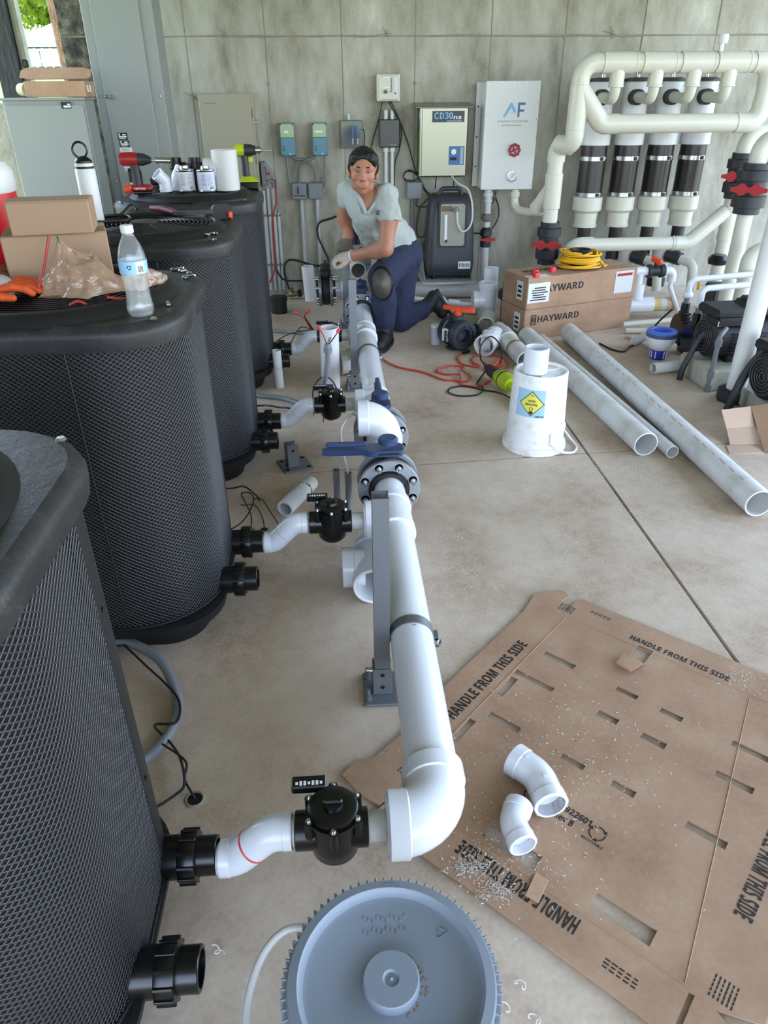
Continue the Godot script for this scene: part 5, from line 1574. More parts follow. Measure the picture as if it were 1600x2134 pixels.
	for k in 2:
		var x: float = [-0.242, -0.122][k]
		t = thing("conduit", ["pale grey conduit running down from the levered junction box", "pale grey conduit running down from the plain junction box"][k], "conduit", V(x, 0, WZ), g)
		mb = MB.new()
		mb.cyl(V(x, 0.04, WZ + 0.025), V(x, 0.735, WZ + 0.025), 0.014, 12)
		part(mb, "tube", mat(Color(0.66, 0.67, 0.67), 0.45), t)
		mb = MB.new()
		mb.cyl(V(x, 0.52 + 0.17 * k, WZ + 0.025), V(x, 0.56 + 0.17 * k, WZ + 0.025), 0.0175, 12)
		part(mb, "coupling", mat(Color(0.66, 0.67, 0.67), 0.45), t)
	# four conduits with clips and red hose
	for k in 4:
		var x: float = [-0.53, -0.496, -0.459, -0.428][k]
		var y1: float = [0.80, 0.815, 0.815, 0.64][k]
		t = thing("conduit", ["leftmost of four pale conduits beside the farthest heat pump", "second of four pale conduits beside the farthest heat pump", "third of four pale conduits, behind the red hose", "shortest and rightmost of four pale conduits by the red hose"][k], "conduit", V(x, 0, WZ), g)
		mb = MB.new()
		mb.cyl(V(x, 0.05, WZ + 0.03), V(x, y1, WZ + 0.03), 0.0125, 12)
		part(mb, "tube", mat(Color(0.70, 0.71, 0.71), 0.45), t)
		for y in [0.25, 0.62]:
			mb = MB.new()
			mb.box(V(x, y, WZ + 0.022), V(0.036, 0.014, 0.045), 0.003)
			part(mb, "clip", M.pvc_grey, t)
	wire("red_hose", "thin red hose clipped beside the four pale conduits", "hose", [V(-0.428, 0.894, -6.04), V(-0.431, 0.80, -6.04), V(-0.434, 0.727, -6.03), V(-0.46, 0.64, -6.02), V(-0.477, 0.58, -6.02), V(-0.481, 0.377, -6.02), V(-0.486, 0.230, -6.02), V(-0.534, 0.119, -6.02)], 0.0065, mat(Color(0.60, 0.12, 0.12), 0.45), 8, 8)
	t = thing("disconnect_switch", "grey angled brackets and red lever beside the beige panel", "switch", V(-0.48, 0.85, WZ))
	mb = MB.new()
	mb.box(V(-0.515, 0.92, WZ + 0.05), V(0.03, 0.16, 0.09), 0.004)
	part(mb, "housing", M.pvc_grey, t)
	mb = MB.new()
	mb.box(V(-0.47, 0.94, WZ + 0.06), V(0.022, 0.15, 0.03), 0.003, Basis(Vector3.BACK, 0.55))
	part(mb, "bracket", M.zinc, t)
	mb = MB.new()
	mb.box(V(-0.478, 0.918, WZ + 0.075), V(0.025, 0.014, 0.02), 0.002)
	part(mb, "lever", M.red, t)
	mb = MB.new()
	mb.tube(smooth([V(-0.54, 0.83, WZ + 0.05), V(-0.50, 0.85, WZ + 0.06), V(-0.455, 0.87, WZ + 0.05), V(-0.45, 0.82, WZ + 0.05)], 5), 0.012, 8)
	part(mb, "elbow_conduit", M.conduit, t)
	# flow sensor behind smoked cover
	t = thing("sensor_box", "smoked clear box holding two blue capped probes", "control box", V(0.158, 1.08, WZ))
	case_box(t, 0.158, 1.175, 0.165, 0.185, 0.02, M.pvc_grey, "back_plate")
	var gl := mat(Color(0.45, 0.45, 0.46, 0.28), 0.08)
	gl.transparency = BaseMaterial3D.TRANSPARENCY_ALPHA
	mb = MB.new()
	mb.box(V(0.158, 1.175, WZ + 0.055), V(0.16, 0.18, 0.068), 0.003)
	part(mb, "smoked_cover", gl, t)
	for x in [0.165, 0.203]:
		mb = MB.new()
		mb.cyl(V(x, 1.15, WZ + 0.055), V(x, 1.235, WZ + 0.055), 0.012, 12, -1, 0.003)
		var pb := part(mb, "probe_cap", mat(Color(0.10, 0.33, 0.66), 0.35), t)
		mb = MB.new()
		mb.cyl(V(x, 1.11, WZ + 0.055), V(x, 1.15, WZ + 0.055), 0.006, 10)
		part(mb, "probe_tip", M.white, pb)
	mb = MB.new()
	mb.box(V(0.188, 1.20, WZ + 0.045), V(0.03, 0.05, 0.02), 0.003)
	part(mb, "probe_holder", M.blue, t)
	for x in [0.14, 0.185]:
		wire("tube_stub", "white tube %s the smoked sensor box" % ["above" if x < 0.15 else "below"][0], "tube", [V(x, 1.27, WZ + 0.03), V(x, 1.29, WZ + 0.03), V(x, 1.31, WZ + 0.03)] if x < 0.15 else [V(x, 1.08, WZ + 0.04), V(x, 1.0, WZ + 0.04), V(x - 0.02, 0.93, WZ + 0.04)], 0.009, M.pvc_dull, 4, 8)
	wire("thin_cable", "black cable from the smoked sensor box down behind the man", "cable", [V(0.22, 1.21, WZ + 0.05), V(0.25, 1.20, WZ + 0.05), V(0.253, 1.13, WZ + 0.04), V(0.24, 1.08, WZ + 0.03), V(0.20, 1.03, WZ + 0.03)], 0.004, M.cable, 6, 6)
	# rotameter box
	t = thing("flow_meter", "small off-white control box with knob and vertical flow gauge", "control box", V(0.43, 1.38, WZ))
	var ow := mat(Color(0.78, 0.78, 0.72), 0.45)
	case_box(t, 0.43, 1.472, 0.165, 0.168, 0.13, ow, "housing", 0.008)
	mb = MB.new()
	mb.box(V(0.43, 1.472, WZ + 0.133), V(0.145, 0.148, 0.008), 0.004)
	var fc := part(mb, "face", ow, t)
	plate(fc, 0.415, 1.535, WZ + 0.138, 0.05, 0.010, M.paper, "name_strip")
	plate(fc, 0.415, 1.475, WZ + 0.138, 0.05, 0.010, M.paper, "name_strip")
	mb = MB.new()
	mb.cyl(V(0.408, 1.448, WZ + 0.137), V(0.408, 1.448, WZ + 0.155), 0.012, 14, -1, 0.002)
	part(mb, "knob", mat(Color(0.30, 0.20, 0.14), 0.4), fc)
	plate(fc, 0.478, 1.478, WZ + 0.139, 0.022, 0.115, M.white, "gauge_tube")
	plate(fc, 0.478, 1.438, WZ + 0.141, 0.010, 0.014, M.black, "gauge_float")
	for k in 6: plate(fc, 0.474, 1.458 + 0.014 * k, WZ + 0.1408, 0.010, 0.002, M.ink, "gauge_tick")
	words("ProMinent", 0.013, Transform3D(Basis(V(0, 1, 0), V(-1, 0, 0), V(0, 0, 1)), V(0.449, 1.49, WZ + 0.1385)), M.ink, fc, 0.09)
	screws(t, [[0.355, 1.548], [0.505, 1.548], [0.355, 1.396], [0.505, 1.396]], WZ + 0.13)
	# black box and its conduits
	t = thing("transformer_box", "black control box with pale conduits above and below", "control box", V(0.44, 1.09, WZ))
	case_box(t, 0.44, 1.18, 0.15, 0.185, 0.09, mat(Color(0.13, 0.135, 0.14), 0.3), "housing", 0.006)
	plate(t, 0.465, 1.105, WZ + 0.091, 0.05, 0.005, M.conduit, "name_strip")
	for x in [0.415, 0.463]:
		mb = MB.new()
		mb.cyl(V(x, 1.27, WZ + 0.04), V(x, 1.33, WZ + 0.04), 0.015, 12)
		part(mb, "upper_fitting", M.pvc_dull, t)
		mb = MB.new()
		mb.cyl(V(x, 1.055, WZ + 0.04), V(x, 1.09, WZ + 0.04), 0.022, 12)
		part(mb, "lower_fitting", M.pvc_dull, t)
		mb = MB.new()
		mb.cyl(V(x, 0.55, WZ + 0.04), V(x, 1.06, WZ + 0.04), 0.013, 12)
		part(mb, "conduit_tube", M.pvc_dull, t)
	var cg := "black cables hanging on the back wall"
	wire("thin_cable", "black cable from the flow meter curving left behind the black box", "cable", [V(0.39, 1.39, WZ + 0.05), V(0.37, 1.30, WZ + 0.05), V(0.33, 1.17, WZ + 0.03), V(0.30, 1.05, WZ + 0.03), V(0.29, 0.9, WZ + 0.03)], 0.0045, M.cable, 6, 6, cg)
	wire("thin_cable", "long black cable slanting from the flow meter towards the oxygen machine", "cable", [V(0.45, 1.39, WZ + 0.05), V(0.50, 1.30, WZ + 0.04), V(0.58, 1.12, WZ + 0.03), V(0.64, 0.93, WZ + 0.03), V(0.69, 0.82, WZ + 0.03), V(0.76, 0.73, WZ + 0.06)], 0.0045, M.cable, 6, 6, cg)
	wire("thin_cable", "black cable dropping straight along the black box conduits", "cable", [V(0.43, 1.39, WZ + 0.05), V(0.47, 1.33, WZ + 0.06), V(0.53, 1.22, WZ + 0.04), V(0.52, 1.08, WZ + 0.03), V(0.485, 0.98, WZ + 0.03), V(0.48, 0.80, WZ + 0.03)], 0.0045, M.cable, 6, 6, cg)
	wire("thin_cable", "coiled black cable above the grey junction box", "cable", [V(0.58, 0.84, WZ + 0.03), V(0.55, 0.88, WZ + 0.04), V(0.57, 0.92, WZ + 0.05), V(0.64, 0.91, WZ + 0.05), V(0.66, 0.87, WZ + 0.05), V(0.60, 0.855, WZ + 0.06), V(0.545, 0.885, WZ + 0.06), V(0.60, 0.93, WZ + 0.05), V(0.68, 0.86, WZ + 0.05), V(0.72, 0.79, WZ + 0.06), V(0.78, 0.74, WZ + 0.1)], 0.0045, M.cable, 6, 6, cg)
	wire("thin_cable", "slack black cable looping low beside the oxygen machine", "cable", [V(0.76, 0.74, WZ + 0.06), V(0.69, 0.67, WZ + 0.05), V(0.66, 0.55, WZ + 0.05), V(0.66, 0.47, WZ + 0.05), V(0.70, 0.44, WZ + 0.06), V(0.74, 0.50, WZ + 0.07)], 0.0045, M.cable, 6, 6, cg)
	wire("thin_cable", "black cable crossing from the junction box to the oxygen machine", "cable", [V(0.67, 0.74, WZ + 0.05), V(0.65, 0.68, WZ + 0.05), V(0.70, 0.665, WZ + 0.05), V(0.76, 0.68, WZ + 0.08)], 0.0045, M.cable, 6, 6, cg)
	# ozone cabinet
	t = thing("ozone_cabinet", "stainless steel wall cabinet with a dark blue badge and blue gauge panel", "cabinet", V(0.83, 0.9, WZ))
	case_box(t, 0.83, 1.125, 0.355, 0.465, 0.19, M.stain_steel, "housing", 0.006)
	mb = MB.new()
	mb.box(V(0.835, 1.122, WZ + 0.195), V(0.335, 0.45, 0.012), 0.004)
	var dr := part(mb, "door", M.stain_steel, t)
	mb = MB.new()
	mb.box(V(0.83, 1.362, WZ + 0.11), V(0.42, 0.012, 0.235), 0.003, Basis(Vector3.RIGHT, 0.10))
	part(mb, "rain_hood", M.stain_steel, t)
	plate(dr, 0.858, 1.29, WZ + 0.2025, 0.235, 0.072, mat(Color(0.09, 0.13, 0.19), 0.4), "badge", "dark blue badge")
	words("CD30", 0.040, T(V(0.823, 1.295, WZ + 0.2035)), mat(Color(0.42, 0.66, 0.80), 0.4), dr, 0.135)
	words("nx", 0.026, T(V(0.925, 1.286, WZ + 0.2035)), M.white, dr, 0.06)
	for k in 8: plate(dr, 0.855 + 0.014 * k, 1.262, WZ + 0.2035, 0.010, 0.004, M.white, "badge_print")
	plate(dr, 0.928, 1.035, WZ + 0.2025, 0.115, 0.125, mat(Color(0.12, 0.36, 0.58), 0.4), "gauge_panel", "blue gauge panel")
	mb = MB.new()
	mb.cyl(V(0.905, 1.062, WZ + 0.203), V(0.905, 1.062, WZ + 0.216), 0.019, 18)
	part(mb, "pressure_gauge", M.white, dr)
	plate(dr, 0.966, 1.035, WZ + 0.205, 0.022, 0.11, mat(Color(0.55, 0.60, 0.64), 0.3), "flow_tube")
	plate(dr, 0.905, 1.015, WZ + 0.2035, 0.05, 0.02, M.ink, "gauge_print")
	for y in [1.30, 0.95]:
		mb = MB.new()
		mb.cyl(V(0.652, y - 0.02, WZ + 0.19), V(0.652, y + 0.02, WZ + 0.19), 0.006, 8)
		part(mb, "hinge", M.stain_steel, t)
	# white fusion cabinet
	t = thing("ozone_contact_cabinet", "white wall cabinet with blue logo, red hand wheel and round gauge", "cabinet", V(1.31, 0.8, WZ))
	case_box(t, 1.31, 1.157, 0.385, 0.70, 0.24, M.white_paint, "housing", 0.005)
	mb = MB.new()
	mb.box(V(1.31, 1.157, WZ + 0.245), V(0.39, 0.705, 0.01), 0.003)
	var fp := part(mb, "front_panel", M.white_paint, t)
	mb = MB.new()
	mb.box(V(1.10, 1.157, WZ + 0.06), V(0.04, 0.69, 0.006), 0.001)
	part(mb, "side_flange", M.white_paint, t)
	var sp: Array = []
	for y in [0.83, 0.94, 1.05, 1.16, 1.27, 1.38, 1.49]:
		sp.append([1.127, y]); sp.append([1.493, y])
	for x in [1.22, 1.31, 1.40]:
		sp.append([x, 0.815]); sp.append([x, 1.50])
	screws(fp, sp, WZ + 0.25, 0.0045)
	screws(t, [[1.098, 1.35], [1.098, 1.15], [1.098, 0.95]], WZ + 0.063, 0.007, M.charcoal)
	var zf := WZ + 0.2508
	var fx := func(poly: Array, m: Material, called: String) -> void:
		var mm := MB.new()
		var pp := PackedVector2Array()
		for q in poly: pp.push_back(Vector2(q[0], q[1]))
		mm.prism(pp, 0.001, Transform3D(Basis(), V(0, 0, zf)))
		part(mm, called, m, fp)
	var lb := mat(Color(0.42, 0.66, 0.80), 0.4); var db := mat(Color(0.17, 0.38, 0.57), 0.4)
	fx.call([[1.245, 1.285], [1.262, 1.285], [1.304, 1.345], [1.326, 1.31], [1.34, 1.325], [1.308, 1.375], [1.298, 1.375]], lb, "logo_mark")
	fx.call([[1.285, 1.325], [1.298, 1.325], [1.335, 1.285], [1.352, 1.285], [1.352, 1.345], [1.338, 1.345], [1.338, 1.303], [1.325, 1.32]], db, "logo_mark")
	fx.call([[1.352, 1.285], [1.366, 1.285], [1.366, 1.318], [1.398, 1.318], [1.398, 1.333], [1.366, 1.333], [1.366, 1.360], [1.405, 1.360], [1.405, 1.376], [1.352, 1.376]], db, "logo_mark")
	words("AQUA FUSION", 0.012, T(V(1.322, 1.258, zf + 0.0005)), M.conduit, fp, 0.225, false)
	for k in 12: plate(fp, 1.245 + 0.0125 * k, 1.233, zf + 0.0005, 0.009, 0.005, M.conduit, "fine_print")
	mb = MB.new()
	var wc := V(1.345, 1.072, WZ + 0.275)
	var wp: Array = []
	for i in 32:
		var a := TAUF * i / 32
		var r := 0.036 + 0.004 * cos(8 * a)
		wp.append(wc + V(cos(a) * r, sin(a) * r, 0))
	mb.tube(wp, 0.008, 7, false, false, true)
	for k in 4:
		var a := TAUF * k / 4 + 0.4
		mb.cyl(wc, wc + V(cos(a) * 0.034, sin(a) * 0.034, 0), 0.005, 6)
	mb.cyl(wc + V(0, 0, -0.025), wc + V(0, 0, 0.006), 0.011, 12)
	part(mb, "hand_wheel", mat(Color(0.60, 0.10, 0.20), 0.45), fp)
	mb = MB.new()
	var gc := V(1.345, 0.895, WZ + 0.25)
	mb.lathe([Vector2(0, 0.008), Vector2(0.03, 0.008), Vector2(0.031, 0.014), Vector2(0.037, 0.013), Vector2(0.039, 0.0)], MB.along(gc, gc + V(0, 0, 1)), 28)
	var gg := part(mb, "round_gauge", M.steel, fp)
	mb = MB.new()
	mb.lathe([Vector2(0, 0.0095), Vector2(0.029, 0.0095)], MB.along(gc, gc + V(0, 0, 1)), 24)
	part(mb, "gauge_face", M.paper, gg)
	mb = MB.new()
	mb.box(gc + V(0.004, 0.006, 0.0102), V(0.003, 0.03, 0.001), 0, Basis(Vector3.BACK, -0.6))
	part(mb, "gauge_needle", M.ink, gg)
	# outlet pipe with union valve below it
	t = thing("drain_line", "white pipe with black union valve and red handle below the white cabinet", "pipe", V(1.19, 0.1, -5.92))
	mb = MB.new()
	mb.cyl(V(1.19, 0.50, -5.92), V(1.19, 0.81, -5.92), 0.028, 18)
	part(mb, "pipe", M.pvc_dull, t)
	mb = MB.new()
	mb.cyl(V(1.19, 0.15, -5.92), V(1.19, 0.40, -5.92), 0.030, 18)
	part(mb, "pipe", M.pvc_dull, t)
	for q in [[0.765, 0.036, 0.03], [0.72, 0.034, 0.02]]:
		mb = MB.new()
		mb.cyl(V(1.19, q[0] - q[2] / 2, -5.92), V(1.19, q[0] + q[2] / 2, -5.92), q[1], 18, -1, 0.003)
		part(mb, "collar", M.pvc_dull, t)
	mb = MB.new()
	mb.ball(V(1.19, 0.60, -5.92), V(0.045, 0.04, 0.045), 14)
	part(mb, "dirty_joint", mat(Color(0.45, 0.45, 0.45), 0.7), t)
	mb = MB.new()
	mb.lathe([Vector2(0.03, 0.38), Vector2(0.042, 0.385), Vector2(0.042, 0.425), Vector2(0.034, 0.43), Vector2(0.034, 0.46), Vector2(0.045, 0.465), Vector2(0.045, 0.50), Vector2(0.032, 0.52), Vector2(0.028, 0.53)], T(V(1.19, 0, -5.92)), 20)
	part(mb, "union_valve", M.charcoal, t)
	mb = MB.new()
	mb.prism(PackedVector2Array([Vector2(-0.055, -0.008), Vector2(-0.025, -0.012), Vector2(0, -0.02), Vector2(0.025, -0.012), Vector2(0.055, -0.008), Vector2(0.055, 0.008), Vector2(0.025, 0.012), Vector2(0, 0.02), Vector2(-0.025, 0.012), Vector2(-0.055, 0.008)]), 0.018, T(V(1.20, 0.445, -5.875)))
	part(mb, "red_handle", M.red, t)
	t = thing("trap_pipe", "ivory pipe bending under the white cabinet to the tall riser", "pipe", V(1.42, 0.6, -5.8))
	mb = MB.new()
	mb.tube(bend([V(1.39, 0.80, -5.9), V(1.39, 0.655, -5.9), V(1.50, 0.655, -5.72), V(1.555, 0.83, -5.46)], 0.075, 8), 0.030, 18)
	part(mb, "pipe", M.pvc_ivory, t)
	mb = MB.new()
	mb.cyl(V(1.39, 0.745, -5.9), V(1.39, 0.785, -5.9), 0.037, 18, -1, 0.003)
	part(mb, "collar", M.pvc_ivory, t)
	wire("thin_cable", "black cable arcing below the white cabinet to the union valve", "cable", [V(1.27, 0.80, WZ + 0.1), V(1.27, 0.74, WZ + 0.06), V(1.31, 0.64, WZ + 0.04), V(1.30, 0.55, WZ + 0.04), V(1.24, 0.48, WZ + 0.05), V(1.15, 0.46, WZ + 0.04), V(1.06, 0.48, WZ + 0.04)], 0.005, M.cable, 6, 6, cg)
	t = thing("sensor_plug", "grey cable ending in a black plug under the white cabinet", "plug", V(1.25, 0.7, WZ))
	mb = MB.new()
	mb.tube(smooth([V(1.26, 0.81, WZ + 0.12), V(1.265, 0.76, WZ + 0.11), V(1.25, 0.72, WZ + 0.10)], 5), 0.006, 7)
	part(mb, "lead", M.conduit, t)
	mb = MB.new()
	mb.cyl(V(1.25, 0.725, WZ + 0.10), V(1.238, 0.69, WZ + 0.10), 0.010, 10)
	part(mb, "plug_body", M.black, t)
	# small junction box
	t = thing("junction_box", "grey junction box beside the man's shoulder with a conduit below", "electrical box", V(0.632, 0.73, WZ), "grey junction boxes")
	case_box(t, 0.632, 0.787, 0.118, 0.12, 0.075, M.conduit)
	mb = MB.new()
	mb.box(V(0.632, 0.787, WZ + 0.078), V(0.11, 0.112, 0.006), 0.002)
	part(mb, "cover", M.conduit, t)
	mb = MB.new()
	mb.cyl(V(0.622, 0.05, WZ + 0.03), V(0.622, 0.73, WZ + 0.03), 0.014, 12)
	part(mb, "conduit_tube", M.pvc_grey, t)
	# oxygen concentrator on bracket
	t = thing("wall_shelf", "pale metal bracket shelf under the oxygen machine", "shelf", V(0.88, 0.15, WZ))
	mb = MB.new()
	mb.box(V(0.885, 0.163, -5.86), V(0.43, 0.018, 0.40), 0.004)
	part(mb, "shelf_board", mat(Color(0.70, 0.70, 0.68), 0.4, 0.3), t)
	for x in [0.70, 1.07]:
		mb = MB.new()
		mb.prism(PackedVector2Array([Vector2(0, 0), Vector2(0.36, 0), Vector2(0, 0.24)]), 0.008, Transform3D(Basis(V(0, 0, 1), V(0, 1, 0), V(-1, 0, 0)), V(x, 0.172, WZ)))
		part(mb, "side_bracket", mat(Color(0.62, 0.62, 0.60), 0.4, 0.3), t)
	t = thing("oxygen_concentrator", "dark grey oxygen machine with a recessed gauge window and white name plate", "machine", V(0.885, 0.172, -5.85))
	var oc := mat(Color(0.15, 0.165, 0.19), 0.5)
	mb = MB.new()
	var rg: Array = []
	for q in [[0.20, 0.345, 0.24], [0.23, 0.36, 0.26], [0.30, 0.37, 0.27], [0.50, 0.355, 0.25], [0.68, 0.33, 0.225], [0.755, 0.30, 0.20], [0.775, 0.26, 0.17]]:
		var r3 := PackedVector3Array()
		for p in rr(q[1], q[2], 0.05, 5): r3.push_back(V(0.89 + p.x, q[0], -5.86 - p.y + (0.27 - q[2]) * -0.5))
		rg.append(r3)
	mb.loft(rg)
	var body := part(mb, "body", oc, t)
	mb = MB.new()
	mb.tube(bend([V(0.80, 0.76, -5.87), V(0.82, 0.815, -5.87), V(0.96, 0.815, -5.87), V(0.98, 0.76, -5.87)], 0.03, 6), 0.016, 10)
	part(mb, "carry_handle", oc, body)
	for x in [0.77, 1.0]:
		mb = MB.new()
		mb.cyl(V(x, 0.172, -5.80), V(x, 0.205, -5.80), 0.02, 10)
		part(mb, "foot", M.black, t)
	mb = MB.new()
	mb.prism(rr(0.215, 0.33, 0.03), 0.016, Transform3D(Basis(Vector3.RIGHT, -0.09), V(0.895, 0.575, -5.755)), true)
	part(mb, "window_frame", M.black_matte, body)
	mb = MB.new()
	mb.prism(rr(0.185, 0.295, 0.02), 0.008, Transform3D(Basis(Vector3.RIGHT, -0.09), V(0.895, 0.575, -5.743)), true)
	var wn := part(mb, "gauge_window", mat(Color(0.50, 0.49, 0.44), 0.4), body)
	mb = MB.new()
	mb.box(V(0.85, 0.69, -5.742), V(0.08, 0.035, 0.006), 0.002, Basis(Vector3.RIGHT, -0.09))
	part(mb, "brown_plate", mat(Color(0.42, 0.30, 0.22), 0.6), wn)
	mb = MB.new()
	mb.cyl(V(0.842, 0.46, -5.722), V(0.842, 0.65, -5.738), 0.011, 12)
	part(mb, "flow_tube", M.white, wn)
	mb = MB.new()
	mb.cyl(V(0.845, 0.466, -5.718), V(0.845, 0.466, -5.705), 0.011, 12)
	part(mb, "flow_knob", M.black, wn)
	mb = MB.new()
	mb.cyl(V(0.92, 0.685, -5.735), V(0.92, 0.685, -5.70), 0.018, 12)
	part(mb, "outlet_fitting", M.pvc_grey, wn)
	mb = MB.new()
	mb.tube(smooth([V(0.92, 0.675, -5.70), V(0.925, 0.60, -5.69), V(0.95, 0.545, -5.68), V(0.99, 0.545, -5.68), V(1.03, 0.60, -5.69), V(1.03, 0.72, -5.70), V(1.0, 0.82, -5.74), V(0.93, 0.86, -5.80), V(0.90, 0.90, -5.90)], 7), 0.007, 8)
	part(mb, "clear_hose", mat(Color(0.72, 0.73, 0.71), 0.3), t)
	mb = MB.new()
	mb.box(V(0.995, 0.285, -5.723), V(0.095, 0.055, 0.006), 0.002)
	var np := part(mb, "name_plate", M.paper, body)
	words("PRO8", 0.028, T(V(0.995, 0.285, -5.7195)), M.ink, np, 0.082, true, "lettering", true)
	for x in [0.80, 0.94]:
		wire("thin_cable", "black cable hanging from the steel cabinet to the %s side of the oxygen machine" % ("left" if x < 0.9 else "right"), "cable", [V(x, 0.90, WZ + 0.08), V(x - 0.005, 0.85, WZ + 0.08), V(x - 0.01, 0.80, WZ + 0.10)], 0.0045, M.cable, 4, 6, cg)

# ---------------------------------------------------------------- filter bank and pumps on the right
func ctube(t: Node3D, pts: Array, r: float, m: Material, called := "pipe", rad := 0.08) -> MeshInstance3D:
	var mb := MB.new()
	mb.tube(bend(pts, rad, 8), r, 20)
	return part(mb, called, m, t)
func ccol(t: Node3D, a: Vector3, b: Vector3, r: float, m: Material, called := "socket") -> void:
	var mb := MB.new()
	mb.cyl(a, b, r, 22, -1, 0.002)
	part(mb, called, m, t)
func union_valve(t: Node3D, c: Vector3, r: float, handle_dir: Vector3) -> void:
	var mb := MB.new()
	mb.lathe([Vector2(r * 0.7, -0.15), Vector2(r * 0.78, -0.15), Vector2(r * 0.78, -0.115), Vector2(r, -0.11), Vector2(r, -0.045), Vector2(r * 0.85, -0.04), Vector2(r * 0.85, 0.04), Vector2(r, 0.045), Vector2(r, 0.10), Vector2(r * 0.78, 0.105), Vector2(r * 0.78, 0.14), Vector2(r * 0.7, 0.14)], T(c), 28)
	var v := part(mb, "union_valve", M.charcoal, t)
	var o := c + handle_dir * (r + 0.03)
	mb = MB.new()
	mb.cyl(c, o, 0.022, 12)
	part(mb, "valve_stem", M.charcoal, v)
	var sd := Vector3.UP.cross(handle_dir).normalized()
	mb = MB.new()
	mb.prism(PackedVector2Array([Vector2(-0.105, -0.010), Vector2(-0.07, -0.016), Vector2(-0.05, -0.035), Vector2(-0.025, -0.03), Vector2(-0.01, -0.014), Vector2(0.01, -0.014), Vector2(0.025, -0.03), Vector2(0.05, -0.035), Vector2(0.07, -0.016), Vector2(0.105, -0.010), Vector2(0.105, 0.010), Vector2(0.07, 0.016), Vector2(0.05, 0.035), Vector2(0.025, 0.03), Vector2(0.01, 0.014), Vector2(-0.01, 0.014), Vector2(-0.025, 0.03), Vector2(-0.05, 0.035), Vector2(-0.07, 0.016), Vector2(-0.105, 0.010)]), 0.02, Transform3D(Basis(sd, Vector3.UP, handle_dir), o))
	part(mb, "red_handle", M.red, v)
func pump(t: Node3D, c: Vector3, yaw: float) -> void:
	# c: middle of the foot; motor axis along local x
	var b := Basis(Vector3.UP, yaw)
	var mb := MB.new()
	var P := func(x: float, y: float, z: float) -> Vector3: return c + b * V(x, y, z)
	mb.lathe([Vector2(0, -0.17), Vector2(0.09, -0.17), Vector2(0.115, -0.15), Vector2(0.12, 0.0), Vector2(0.12, 0.16), Vector2(0.10, 0.18), Vector2(0, 0.18)], Transform3D(b * Basis(V(0, 1, 0), V(1, 0, 0), V(0, 0, -1)), P.call(0, 0.135, 0)), 28)
	var mt := part(mb, "motor", M.black_matte, t)
	for k in 7:
		mb = MB.new()
		mb.box(P.call(0.03, 0.075 + 0.016 * k, 0.118), V(0.2, 0.005, 0.02), 0.001, b)
		part(mb, "cooling_fin", M.black, mt)
	for k in 5:
		mb = MB.new()
		var p: Array = []
		for i in 24:
			var a := TAUF * i / 24
			p.append(P.call(-0.174, 0.135 + sin(a) * (0.02 + 0.017 * k), cos(a) * (0.02 + 0.017 * k)))
		mb.tube(p, 0.003, 5, false, false, true)
		part(mb, "fan_grille_ring", mat(Color(0.25, 0.25, 0.25), 0.4), mt)
	mb = MB.new()
	mb.box(P.call(-0.06, 0.275, 0.0), V(0.24, 0.05, 0.22), 0.015, b)
	mb.box(P.call(-0.06, 0.235, 0.06), V(0.22, 0.05, 0.12), 0.01, b)
	var dh := part(mb, "drive_housing", M.black_matte, t)
	mb = MB.new()
	mb.box(P.call(0.11, 0.285, 0.0), V(0.20, 0.07, 0.19), 0.02, b)
	mb.box(P.call(0.10, 0.325, 0.0), V(0.14, 0.03, 0.13), 0.012, b)
	part(mb, "control_cover", M.black_matte, dh)
	mb = MB.new()
	mb.box(P.call(-0.155, 0.23, 0.115), V(0.025, 0.028, 0.003), 0, b)
	part(mb, "warning_label", M.paper, dh)
	mb = MB.new()
	mb.box(P.call(-0.01, 0.22, 0.122), V(0.009, 0.05, 0.003), 0, b)
	part(mb, "red_mark", M.red, dh)
	mb = MB.new()
	mb.box(P.call(0.05, 0.02, 0.0), V(0.20, 0.05, 0.16), 0.008, b)
	part(mb, "foot", M.black, t)
